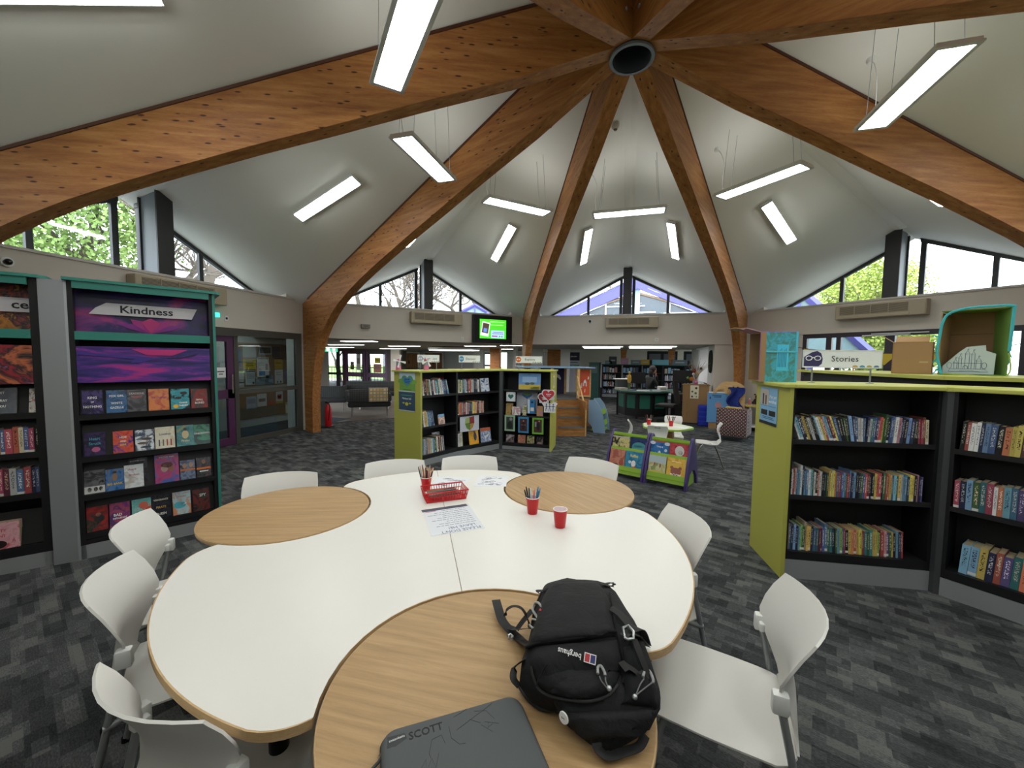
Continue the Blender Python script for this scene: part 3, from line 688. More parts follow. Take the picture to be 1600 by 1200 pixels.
def m_spine(k):
    m = mat('spine_'+k, PAL[k][1], .42, spec=.4)
    if m.get('done'): return m
    m['done'] = 1; t, n, l, b = nodes(m)
    tc = n.new('ShaderNodeTexCoord'); oi = n.new('ShaderNodeObjectInfo')
    mp = n.new('ShaderNodeMapping'); mp.inputs['Scale'].default_value = (5, 0, 34); l.new(tc.outputs['Generated'], mp.inputs['Vector'])
    cb = n.new('ShaderNodeCombineXYZ'); ml = n.new('ShaderNodeMath'); ml.operation = 'MULTIPLY'; ml.inputs[1].default_value = 97; l.new(oi.outputs['Random'], ml.inputs[0]); l.new(ml.outputs[0], cb.inputs[0]); l.new(ml.outputs[0], cb.inputs[1]); l.new(cb.outputs[0], mp.inputs['Location'])
    x = noise(n, l, mp.outputs['Vector'], 1.0, 1, .5)
    sep = n.new('ShaderNodeSeparateXYZ'); l.new(tc.outputs['Generated'], sep.inputs[0])
    def band(src, lo, hi):
        a = n.new('ShaderNodeMath'); a.operation = 'GREATER_THAN'; a.inputs[1].default_value = lo; l.new(src, a.inputs[0])
        c = n.new('ShaderNodeMath'); c.operation = 'LESS_THAN'; c.inputs[1].default_value = hi; l.new(src, c.inputs[0])
        d = n.new('ShaderNodeMath'); d.operation = 'MULTIPLY'; l.new(a.outputs[0], d.inputs[0]); l.new(c.outputs[0], d.inputs[1]); return d.outputs[0]
    def mul(a, c):
        d = n.new('ShaderNodeMath'); d.operation = 'MULTIPLY'; l.new(a, d.inputs[0]); l.new(c, d.inputs[1]); return d.outputs[0]
    g = n.new('ShaderNodeMath'); g.operation = 'GREATER_THAN'; g.inputs[1].default_value = .54; l.new(x.outputs['Fac'], g.inputs[0])
    tm = mul(mul(g.outputs[0], band(sep.outputs['X'], .25, .75)), band(sep.outputs['Z'], .26, .9))
    mx = n.new('ShaderNodeMix'); mx.data_type = 'RGBA'; mx.inputs[6].default_value = (*lin(hexc(PAL[k][1])), 1); mx.inputs[7].default_value = (*lin(hexc(INKC[k])), 1); l.new(tm, mx.inputs[0])
    hs = n.new('ShaderNodeHueSaturation'); r1 = n.new('ShaderNodeMapRange'); r1.inputs[3].default_value = .465; r1.inputs[4].default_value = .535; l.new(oi.outputs['Random'], r1.inputs[0]); l.new(r1.outputs[0], hs.inputs['Hue'])
    fr = n.new('ShaderNodeMath'); fr.operation = 'FRACT'; l.new(ml.outputs[0], fr.inputs[0]); r2 = n.new('ShaderNodeMapRange'); r2.inputs[3].default_value = .7; r2.inputs[4].default_value = 1.25; l.new(fr.outputs[0], r2.inputs[0]); l.new(r2.outputs[0], hs.inputs['Value']); l.new(mx.outputs[2], hs.inputs['Color']); hs.inputs['Saturation'].default_value = .86
    # publisher band / library sticker near the foot on part of the books
    rg = band(fr.outputs[0], .55, .8); st = mul(band(sep.outputs['Z'], .04, .13), rg)
    m2 = n.new('ShaderNodeMix'); m2.data_type = 'RGBA'; m2.inputs[7].default_value = (.75, .75, .72, 1); l.new(st, m2.inputs[0]); l.new(hs.outputs['Color'], m2.inputs[6])
    l.new(m2.outputs[2], b.inputs['Base Color']); return m
PAGES = mat('book_pages', 'b7a888', .9)
_bk = {}
def book_mesh(k):
    if k not in _bk:
        b = BM(); box(b, 0, 1, 0, .02, 0, 1); box(b, 0, .07, .02, 1, 0, 1); box(b, .93, 1, .02, 1, 0, 1)
        c = mesh_of('book_cover', b, mats=[m_spine(k)]); p = mesh_of('book_pages', box(BM(), .07, .93, .02, .97, .012, .985), mats=[PAGES]); _bk[k] = (c, p)
    return _bk[k]
def put_book(P, k, w, d, h, rz, lean, label, group):
    c, p = book_mesh(k)
    o = bpy.data.objects.new('book', c); col.objects.link(o)
    o.location = P; o.rotation_euler = Euler((0, lean, rz), 'XYZ'); o.scale = (w, d, h)
    setp(o, label, 'book', group)
    q = bpy.data.objects.new('pages', p); col.objects.link(q); q.parent = o
    return o
def size_word(w, h):
    a = 'thick ' if w > .026 else ('slim ' if w < .0125 else '')
    return a+('tall ' if h > .225 else '')
def frame2(x, y, rz, z=0): return Matrix.Translation((x, y, z)) @ Matrix.Rotation(rz, 4, 'Z')
def row(Fm, x0, x1, z, codes, h=.2, dy=.03, depth=.13, leanto=None, where='', group='', seed=0, tall=(), vw=.3):
    r = random.Random(seed); n = len(codes); ws = [r.uniform(1-vw, 1+vw) for _ in codes]; s = (x1-x0)/sum(ws); x = x0; rz = atan2(Fm[1][0], Fm[0][0])
    for i, k in enumerate(codes):
        w = ws[i]*s; hh = h*r.uniform(.93, 1.04)*(1.13 if i in tall else 1)
        L = 0
        if leanto: L = leanto(i/n)
        if k != ' ':
            lx = x + (hh*sin(-L) if L < 0 else 0)*0
            P = Fm @ Vector((lx, dy+r.uniform(0, .012), z+(abs(sin(L))*w*.0 if L < 0 else sin(L)*w)))
            put_book(P, k, w*.96/max(cos(L), .5), depth*r.uniform(.93, 1.05), hh, rz, L, f'{size_word(w, hh)}{PAL[k][0]} book, {ordn(i+1)} from left on {where}', group)
        x += w
# ---- covers facing out
COV = {}
def m_cover(name, a, b_, c, seed, scale=9):
    m = mat('cover_'+name, a, .22, spec=.5); t, n, l, b = nodes(m)
    v = coords(n, l, 'Object', (1, 1, 1)); mp = v.node; mp.inputs['Location'].default_value = (seed*3.1, seed*1.7, seed*.9)
    x = noise(n, l, v, scale, 3, .6, 1.2); r = ramp(n, [(.36, a), (.5, b_), (.62, c)], 'EASE'); l.new(x.outputs['Fac'], r.inputs['Fac']); l.new(r.outputs['Color'], b.inputs['Base Color']); return m
def cover_book(Fm, x, z, w, h, cols, label, group, texts=(), dy=.02, tilt=.16, th=.016, rzz=0, deco=None, name='paperback'):
    rz = atan2(Fm[1][0], Fm[0][0])+rzz; P = Fm @ Vector((x+w/2, dy, z))
    o = thing(name, label, 'book', P, group=group, rot=Euler((-tilt, 0, rz), 'XYZ'))
    seed = abs(hash_(label)) % 97
    m = m_cover(str(seed)+cols[0]+cols[1], *cols[:3], seed)
    cv = obj('cover', bx(-w/2, w/2, 0, .002, 0, h), m, o); obj('pages', bx(-w/2+.002, w/2-.002, .002, th, .002, h-.002), PAGES, o); obj('back_cover', bx(-w/2, w/2, th, th+.001, 0, h), m, o)
    for s, sx, sz, size, c in texts:
        text('title', s, size*h, mat('title_'+c, c, .5), cv, (sx*w, -.0006, sz*h), (pi/2, 0, 0), extr=.0003, sx=.82, bold=.0004)
    if deco:
        for kind, dx, dz, a_, b__, c in deco:
            b = BM()
            if kind == 'o': lathe(b, [(.5, .0008), (.5, -.0002)], 18, T(dx*w, 0, dz*h, rx=pi/2) @ Matrix.Diagonal((a_*w, b__*h, 1, 1)))
            else: box(b, dx*w-a_*w/2, dx*w+a_*w/2, -.0008, .0, dz*h-b__*h/2, dz*h+b__*h/2)
            obj('cover_picture', b, mat('pic_'+c, c, .4), cv)
    return o
def hash_(s):
    v = 0
    for ch in s: v = (v*31+ord(ch)) % 1000003
    return v

# ------------------------------------------------------------------ low shelving
def low_bay(Fm, name_lb, W, D, ztop, shelves, deck, wall=BLACK, topm=LIMET, leftend=None, rightend=None, plinth_h=None, frontover=.0, grp='low lime-topped shelving'):
    rz = atan2(Fm[1][0], Fm[0][0]); t = thing('shelving_unit', name_lb, 'bookcase', Fm.translation, rz, grp)
    x0 = .0; x1 = W
    obj('side_panel', bx(0, .02, .004, D, .0, ztop-.03), wall, t); obj('side_panel', bx(W-.02, W, .004, D, 0, ztop-.03), wall, t)
    obj('back_panel', bx(.02, W-.02, D/2-.01, D/2+.01, .05, ztop-.03), BLACK2, t)
    for z in shelves:
        sh = obj('shelf', bx(.02, W-.02, .012, D-.012, z-.022, z), wall, t)
        obj('lip', bx(.02, W-.02, .006, .012, z-.022, z+.012), BLACK2, sh)
    obj('shelf', bx(.02, W-.02, .002, D-.002, deck-.06, deck), wall, t)
    obj('top_board', bx(-.0, W, -.03, D+.03, ztop-.028, ztop, None, .006), topm, t)
    obj('plinth', bx(0, W, .0, D, 0, deck-.062), PLINTH, t)
    if leftend is not None: obj('end_panel', bx(-.03, -.001, -.012, D+.012, 0, ztop-.028), leftend, t); obj('top_board', bx(-.07, .0, -.03, D+.03, ztop-.028, ztop, None, .006), topm, t)
    if rightend is not None: obj('end_panel', bx(W+.001, W+.03, -.012, D+.012, 0, ztop-.028), rightend, t); obj('top_board', bx(W, W+.05, -.03, D+.03, ztop-.028, ztop, None, .006), topm, t)
    return t
# right unit, bay A and bay B
FA = frame2(1.219, -1.001, atan2(.107, .936)); FB = frame2(2.191, -.935, atan2(-.252, .273))
low_bay(FA, 'lime-topped shelving bay under the Stories sign, packed with paperbacks', .942, .52, 1.462, [1.042, .625], .205, leftend=LIME)
low_bay(FB, 'lime-topped shelving bay cut by the right edge of the picture', .95, .45, 1.462, [1.03, .63], .19)
t = thing('corner_post', 'grey metal post in the angle between the two right-hand shelving bays', 'post', (2.172, -.912, 0))
b = BM(); prism(b, [(-.018, .02), (-.012, -.016), (.02, -.022), (.05, .08)], 0, 1.434); obj('post', b, mat('corner_metal', '55585b', .4, .5), t)
where = {'a1': 'the upper shelf under the Stories sign', 'a2': 'the middle shelf under the Stories sign', 'a3': 'the bottom shelf under the Stories sign', 'b1': 'the upper shelf at the right edge', 'b2': 'the middle shelf at the right edge', 'b3': 'the bottom shelf at the right edge'}
row(FA, .075, .905, 1.042, 'wsnkykwkkswyrsbmybkkgksnbwwbnwtbnrolgkbbwinnksnkkrrmc', .19, leanto=lambda t: -.33 if t < .3 else (-.33+(t-.3)*1.5 if t < .52 else (.06 if t < .9 else -.03)), where=where['a1'], group='paperbacks on the upper shelf under the Stories sign', seed=1, tall=(36,))
row(FA, .028, .888, .625, 'wribswnsbwsgwkrwkngyycyobrbstrmbnskngbrmnkyorkgroybstywsbnyykinp', .195, leanto=lambda t: .0, where=where['a2'], group='paperbacks on the middle shelf under the Stories sign', seed=2, tall=(5, 6))
row(FA, .028, .80, .205, 'ybnsnslgcyynbtmrbbgtngslbrkyoryyrtgtyylmripgyksnr', .19, leanto=lambda t: -.05 if t > .3 else 0, where=where['a3'], group='paperbacks on the bottom shelf under the Stories sign', seed=3, tall=(8, 17))
row(FB, .035, .62, 1.03, 'krwwnsbkoyydrrpirmbkstnr', .2, leanto=lambda t: .05, where=where['b1'], group='books on the upper shelf at the right edge', seed=4)
row(FB, .028, .66, .63, 'rnsgtrwrsbpnbpbkrlgnbwyok', .205, leanto=lambda t: .0 if t < .5 else -.07, where=where['b2'], group='books on the middle shelf at the right edge', seed=5)
row(FB, .075, .60, .19, 'ssynrptodknbyr', .205, leanto=lambda t: .05, where=where['b3'], group='books on the bottom shelf at the right edge', seed=6, depth=.16, vw=.15)
# mid unit: bays 1-3
a1 = atan2(.71, .267); a2 = atan2(.808, .472); a3 = atan2(.035, .876)
FM1 = frame2(-2.875, .905, a1); FM2 = frame2(-2.616, 1.608, a2); FM3 = frame2(-2.095, 2.431, a3)
low_bay(FM1, 'lime-ended shelving bay with two posters on its end, behind the red cup', .75, .6, 1.437, [1.05, .575], .155, leftend=LIME, grp='low shelving run in the middle of the room')
low_bay(FM2, 'middle bay of the low shelving run, with a crest drawing on its shelf', .935, .6, 1.437, [1.045, .68], .155, grp='low shelving run in the middle of the room')
low_bay(FM3, 'low shelving bay showing framed photographs face out, beside the wooden steps', .865, .6, 1.437, [1.07, .61], .12, rightend=LIME, grp='low shelving run in the middle of the room')
wm = {'1a': 'the top shelf of the poster-ended bay', '1b': 'the middle shelf of the poster-ended bay', '1c': 'the bottom shelf of the poster-ended bay', '2a': 'the top shelf of the middle bay', '2b': 'the second shelf of the middle bay', '2c': 'the bottom shelf of the middle bay'}
row(FM1, .05, .60, 1.05, 'wrkdogkwknwobsgtwcwbnbnbt', .245, leanto=lambda t: -.10-.16*t, where=wm['1a'], group='picture books on the top shelf of the poster-ended bay', seed=11, depth=.2, tall=(17,))
row(FM1, .03, .29, .575, 'akwyyycbsbbnb', .24, leanto=lambda t: -.08-.12*t, where=wm['1b'], group='books on the middle shelf of the poster-ended bay', seed=12, depth=.2)
row(FM1, .035, .50, .155, 'sswaawowcwsbggwrdcmwa', .235, leanto=lambda t: -.02-.1*t, where=wm['1c'], group='books on the bottom shelf of the poster-ended bay', seed=13, depth=.2)
row(FM2, .03, .50, 1.045, 'wcgctbwbdrowwknkaw', .23, leanto=lambda t: -.02-.04*t, where=wm['2a'], group='books on the top shelf of the middle bay', seed=14, depth=.2)
row(FM2, .03, .60, .68, 'dyooarmwinnnyyocrdwrrc', .21, leanto=lambda t: 0, where=wm['2b'], group='books on the second shelf of the middle bay', seed=15, depth=.18)
row(FM2, .03, .15, .155, 'awcwc', .235, leanto=lambda t: -.05, where=wm['2c'], group='books on the bottom shelf of the middle bay', seed=16, depth=.2)
cover_book(FM1, .47, 1.05, .22, .27, ('7a1c26', '8e2430', '5c1420'), 'maroon picture book leaning face out at the right end of the top shelf', 'face-out books in the poster-ended bay', dy=.22)
cover_book(FM1, .385, .575, .13, .15, ('a8683f', 'c49a7a', '7d3f2a'), 'small rust-coloured book standing face out, with a blue card above it', 'face-out books in the poster-ended bay', dy=.04, deco=[('b', 0, .95, 1.0, .3, '6d9cc4')])
cover_book(FM1, .42, .155, .16, .27, ('cfd0d2', 'a9a5ac', 'd8d8dc'), 'white book leaning face out behind the bottom shelf books', 'face-out books in the poster-ended bay', dy=.2)
cover_book(FM2, .56, 1.045, .19, .24, ('9fb6d6', 'dfe6f0', '4c5f9a'), 'pale blue cloud-patterned picture book face out on the top shelf', 'face-out books in the middle bay', dy=.06)
cover_book(FM2, .29, .155, .20, .29, ('e0a024', 'e8ac30', 'd89820'), 'yellow cover with a dark figure, face out on the bottom shelf', 'face-out books in the middle bay', dy=.03, deco=[('o', .14, .45, .34, .5, '3a3a48'), ('o', .1, .72, .2, .12, '8e4a34')])
cover_book(FM2, .56, .155, .23, .25, ('b9bcc8', '6b86b4', 'e0e0e4'), 'cover with orange header and grey-blue animals, face out on the bottom shelf', 'face-out books in the middle bay', dy=.05, deco=[('b', 0, .88, 1, .22, 'c8663a')])
# crest drawing
def card(Fm, nm, lb, x, z, w, h, mt, dy=.01, tilt=.02, deco=(), texts=(), cat='picture', th=.003, parent_label=None):
    rz = atan2(Fm[1][0], Fm[0][0]); o = thing(nm, lb, cat, Fm @ Vector((x+w/2, dy, z)), rot=Euler((-tilt, 0, rz), 'XYZ'))
    sh = obj('sheet', bx(-w/2, w/2, 0, th, 0, h), mt, o)
    for d in deco:
        kind, dx, dz, a_, b__, c = d[:6]; b = BM(); dd = d[6] if len(d) > 6 else .0008
        if kind == 'o': lathe(b, [(.5, dd), (.5, -.0002)], 20, T(dx*w, 0, dz*h, rx=pi/2) @ Matrix.Diagonal((a_*w, b__*h, 1, 1)))
        elif kind == 'b': box(b, dx*w-a_*w/2, dx*w+a_*w/2, -dd, 0, dz*h-b__*h/2, dz*h+b__*h/2)
        elif kind == 'h':
            pts = [(16*sin(u)**3/16, (13*cos(u)-5*cos(2*u)-2*cos(3*u)-cos(4*u))/16) for u in [2*pi*i/28 for i in range(28)]]
            f = [b.verts.new((dx*w+p[0]*a_*w/2, -dd, dz*h+p[1]*b__*h/2)) for p in pts]; b.faces.new(f)
        elif kind == 'p':
            f = [b.verts.new((p[0]*w, -dd, p[1]*h)) for p in a_]; b.faces.new(f)
        obj('print', b, mat('prt_'+c, c, .6), sh)
    for s, sx, sz, size, c in texts: text('lettering', s, size, mat('ttl_'+c, c, .6), sh, (sx*w, -.0014, sz*h), (pi/2, 0, 0), extr=.0003, sx=.9)
    return o
crest = [(-.2, .9), (.25, .95), (.25, .5), (.2, .25), (0, .08), (-.18, .2), (-.24, .45), (-.24, .7)]
card(FM2, 'crest_drawing', 'white sheet with a four-part coloured shield hanging below the second shelf', .07, .40, .40, .26, mat('sheet_w', 'c9ccd8', .6), deco=[('p', 0, 0, [(-.22, .86), (0, .9), (0, .5), (-.24, .5)], 0, '9bb06a', .0008), ('p', 0, 0, [(0, .9), (.24, .95), (.25, .5), (0, .5)], 0, '8e2a34', .0008), ('p', 0, 0, [(-.24, .5), (0, .5), (0, .06), (-.16, .2)], 0, '5f8a3a', .0008), ('p', 0, 0, [(0, .5), (.25, .5), (.16, .2), (0, .06)], 0, 'b08a3a', .0008), ('b', 0, .5, .46, .03, '22242a', .0012), ('b', 0, .5, .014, .85, '22242a', .0012)])
# bay 3 display
card(FM3, 'summer_notice', 'printed notice with a blue sky and yellow field propped on the top shelf', .28, 1.085, .40, .29, mat('sky_print', '6f9cd2', .5), dy=.05, tilt=.08, deco=[('b', 0, .16, .98, .30, 'c9b24a'), ('b', .25, .1, .4, .16, '8a9a3a'), ('b', 0, .62, .66, .34, '9cc0e6', .0012), ('o', -.1, .36, .22, .16, '4a5a6a', .0016), ('o', .12, .38, .22, .16, '5a6a5a', .0016)], texts=[('Year 1', 0, .93, .026, '26406a'), ('summer reading', 0, .85, .018, '26406a')][:1])
card(FM3, 'green_heart_card', 'round white card with a dark green heart at the left of the display', .06, .865, .17, .17, mat('card_w', 'cfd6da', .6), dy=.03, deco=[('o', 0, .5, 1.0, 1.0, 'dfe6ea', .001), ('h', 0, .52, .6, .6, '2f6f66', .002)])
card(FM3, 'earth_heart_sheet', 'white sheet with a blue and green heart behind the display books', .22, .64, .39, .42, mat('sheet_w2', 'b9bcc6', .6), dy=.16, deco=[('h', 0, .78, .5, .3, '3e6ea8', .0012), ('h', 0, .84, .42, .16, '6f9a48', .002)])
card(FM3, 'blue_folder', 'bright blue box folder with white spine among the display books', .46, .66, .12, .25, mat('folder_b', '2f7cb8', .5), dy=.05, th=.05, deco=[('b', -.4, .5, .3, 1, 'c8dbe8'), ('o', .1, .8, .4, .16, '16304a', .0012), ('b', .12, .3, .5, .25, 'd8d4d0')])
for lb, x, z, w, h, cs in (('mustard and brown book at the left of the display shelf', .05, .61, .13, .22, ('8e7a4a', 'a88a50', '54462c')), ('white book with a pink oval lying askew on the display shelf', .17, .62, .15, .15, ('c8ccd0', 'b88a94', 'd8dcdc')), ('narrow green and cream book on the display shelf', .36, .61, .07, .19, ('5a7a3a', 'd8d0b0', '3a4a2a')), ('mauve book with a yellow picture beside the red hearts', .62, .62, .11, .18, ('a87aa0', 'b8903a', '9a6a94')),
                            ('dark book with a white stripe at the lower left of the display bay', .06, .12, .15, .14, ('3a3438', '7a6a70', 'b8b0b4')), ('tan book on the bottom of the display bay', .28, .12, .14, .14, ('a8805a', 'b06a5a', 'd0b090')), ('teal and sand book on the bottom of the display bay', .45, .12, .13, .14, ('1f6a72', 'b8a070', '2a5a3a')), ('dark red and black book at the lower right of the display bay', .62, .12, .12, .13, ('3a1a20', '1a1a1e', '8a7a7a'))):
    cover_book(FM3, x, z, w, h, cs, lb, 'books in the photograph display bay', dy=.04)
for lb, x, z, w, h, fc, pc_, fig in (('pale green framed picture with a dark crouching figure', .05, .335, .19, .285, '9fc0a0', '38443e', [('o', .0, .36, .5, .5, '141a18'), ('o', .1, .76, .3, .2, '8a8a90')]), ('blue framed photograph of a person in a dark dress', .30, .315, .19, .285, '3f88b8', '4a2428', [('o', 0, .45, .25, .5, '16161a'), ('o', 0, .75, .13, .1, 'b88a78'), ('b', 0, .5, .4, .06, '9a6a5a')]), ('green framed photograph of a person in black leaning to one side', .555, .305, .20, .29, '6fae3c', '4a2c24', [('o', .03, .48, .32, .5, '0c0c10'), ('o', .12, .8, .13, .1, 'b88a78'), ('b', -.2, .6, .14, .3, '8e969a')])):
    rz = atan2(FM3[1][0], FM3[0][0]); o = thing('framed_photograph', lb, 'picture', FM3 @ Vector((x+w/2, -.012, z)), rz, 'framed pictures hung on the display bay')
    b = BM()
    for q in ((-w/2, -w/2+.028, 0, h), (w/2-.028, w/2, 0, h), (-w/2+.028, w/2-.028, 0, .03), (-w/2+.028, w/2-.028, h-.03, h)): box(b, q[0], q[1], -.012, .0, q[2], q[3])
    obj('frame', b, mat('frm_'+fc, fc, .5), o); ph = obj('photo', bx(-w/2+.028, w/2-.028, -.005, 0, .03, h-.03), mat('pho_'+pc_, pc_, .5), o)
    for kind, dx, dz, a_, b__, c in fig:
        b = BM()
        if kind == 'o': lathe(b, [(.5, .007), (.5, .005)], 16, T(dx*w, 0, dz*h, rx=pi/2) @ Matrix.Diagonal((a_*w, b__*h, 1, 1)))
        else: box(b, dx*w-a_*w/2, dx*w+a_*w/2, -.007, -.005, dz*h-b__*h/2, dz*h+b__*h/2)
        # keep figures flat against the photo
        obj('photo_figure', b, mat('fig_'+c, c, .6), ph)
for lb, x, z, s, c in (('red heart cut-out behind another heart at the right of the display', .67, .86, .17, '8e2430'), ('red heart cut-out with white writing overlapping the lime end panel', .745, .92, .18, 'c03440')):
    card(FM3, 'paper_heart', lb, x, z, s, s, mat('clear_w', 'cfd0d4', .6), dy=-.02 if c[0] == 'c' else .0, tilt=0, th=.001, deco=[('h', 0, .5, 1.35, 1.35, 'dfe0e4', .003), ('h', 0, .5, 1.15, 1.15, c, .005), ('b', .02, .55, .5, .08, 'e0d8dc', .006), ('b', .0, .40, .35, .06, 'e0d8dc', .006)])
o = thing('people_cut_out', 'white paper cut-out of three blue dancing figures on the lime end', 'paper', FM3 @ Vector((.86, -.02, .70)), a3)
b = BM(); prism(b, [(-.1, .0), (.1, .0), (.1, .1), (.14, .16), (.09, .19), (.03, .16), (-.03, .16), (-.09, .19), (-.14, .16), (-.1, .1)], 0, .002, Matrix.Rotation(pi/2, 4, 'X')); obj('sheet', b, PAPER, o)
for x in (-.06, 0, .06):
    b = BM(); lathe(b, [(.011, .003), (.011, .0005)], 10, T(x, -.001, .145, rx=pi/2)); box(b, x-.006, x+.006, -.004, -.002, .06, .135); box(b, x-.028, x+.028, -.004, -.002, .10, .11, None); box(b, x-.016, x-.008, -.004, -.002, .02, .065); box(b, x+.008, x+.016, -.004, -.002, .02, .065); obj('figure', b, mat('figure_blue', '2a4a7a', .6), o)
# papers on the narrow lime end of bay 3 and posters on end panels
FE = frame2(-1.215, 2.44, a3)
def endframe(Fm, W, rgt=True):   # frame whose +x runs along an end panel as seen from outside
    return Fm
FL1 = frame2(*(FM1 @ Vector((-.033, .6, 0))).to_2d(), a1-pi/2)     # left end of bay 1: from the back edge towards the front
card(FL1, 'green_week_poster', 'poster with a blue heart on green hills, upper one on the lime end panel', .13, 1.125, .37, .285, mat('hills', '6fa04a', .5), dy=-.002, tilt=0, cat='poster', deco=[('b', 0, .75, 1, .5, 'b9d0dc'), ('o', -.3, .5, .6, .3, '6fa04a', .0012), ('o', .3, .5, .6, .25, '7fb04e', .0012), ('h', 0, .55, .72, .72, '5f9a5a', .002), ('h', 0, .53, .55, .55, '3f8ac0', .003), ('b', 0, .62, .36, .05, '20406a', .004), ('b', 0, .52, .40, .05, '20406a', .004), ('b', 0, .43, .3, .05, '20406a', .004), ('b', 0, .06, .5, .04, '4a7a2a', .002)])
card(FL1, 'minibeast_poster', 'dark blue poster with yellow insects, lower one on the lime end panel', .11, .81, .38, .315, mat('navy_print', '2c4a63', .4), dy=-.002, tilt=0, cat='poster', deco=[('b', 0, .97, 1, .05, 'c8ccd0'), ('b', 0, .03, 1, .05, 'b8bcc0'), ('b', 0, .78, .7, .05, '3f8a6a', .0012), ('o', 0, .36, .2, .16, 'c9c03a', .0012), ('o', -.2, .4, .14, .07, 'b8b04a', .0012), ('o', .2, .4, .14, .07, 'b8b04a', .0012)], texts=[('Minibeast Ball', 0, .62, .042, 'e8eef2')])
FLA = frame2(*(FA @ Vector((-.033, .52, 0))).to_2d(), atan2(.107, .936)-pi/2)
card(FLA, 'workshop_poster', 'blue workshop poster on the lime end panel of the right-hand shelving', .075, 1.115, .29, .30, mat('poster_blue', '7fb2d8', .4), dy=-.002, tilt=0, cat='poster', deco=[('b', -.22, .73, .46, .42, 'b9b0a8', .0012), ('b', -.3, .68, .08, .3, '4a3a3a', .002), ('b', -.14, .66, .07, .26, '6a4a44', .002), ('b', 0, .5, .9, .012, '3a6a9a', .0015), ('b', -.22, .32, .36, .14, '14181c', .002), ('b', .24, .32, .36, .14, '14181c', .002), ('b', 0, .04, 1, .08, '14181c', .002), ('b', 0, .16, .7, .014, '2c4a6a', .002), ('b', 0, .2, .6, .014, '2c4a6a', .002)], texts=[('Plant pot', .26, .76, .034, 'f4f8fa'), ('workshop', .24, .63, .034, 'f4f8fa')])
for x, z, h in ((.26, 1.12, .22), (.3, .80, .14)):
    FR = frame2(*(FM3 @ Vector((.865+.033, 0, 0))).to_2d(), a3+pi/2)
    card(FR, 'paper_slip', 'long narrow white slip taped to the narrow lime end, %s' % ('upper one' if z > 1 else 'lower one'), x-.14, z, .12, h, CREAM, dy=-.002, tilt=0, cat='paper', deco=[('b', 0, .5, .5, .7, '8a8a88')])

for lb, P_ in (('grey metal corner post closing the angle between the middle bay and the photograph bay', [(-2.146, 2.412), (-2.093, 2.428), (-2.118, 3.03), (-2.662, 2.72)]),):
    t = thing('corner_post', lb, 'post'); b = BM(); prism(b, P_, 0, 1.408); obj('post', b, mat('corner_metal', '55585b', .4, .5), t); b = BM(); prism(b, [(-2.13, 2.385), (-2.09, 2.40), (-2.118, 3.06), (-2.69, 2.73)], 1.409, 1.436); obj('top_board', b, LIMET, t)
t = [o for o in bpy.data.objects if o.name.startswith('corner_post') and 'right-hand' in str(o.get('label'))][0]
b = BM(); prism(b, [(2.163, -.87), (2.2, -.91), (2.49, -.604), (2.1, -.385)], 0, 1.43); b2 = b; o = obj('infill', b, BLACK, t); o.location = (-2.172, .912, 0)
b = BM(); prism(b, [(2.152, -.92), (2.178, -.955), (2.51, -.59), (2.09, -.35)], 1.434, 1.461); o = obj('top_board', b, LIMET, t); o.location = (-2.172, .912, 0)
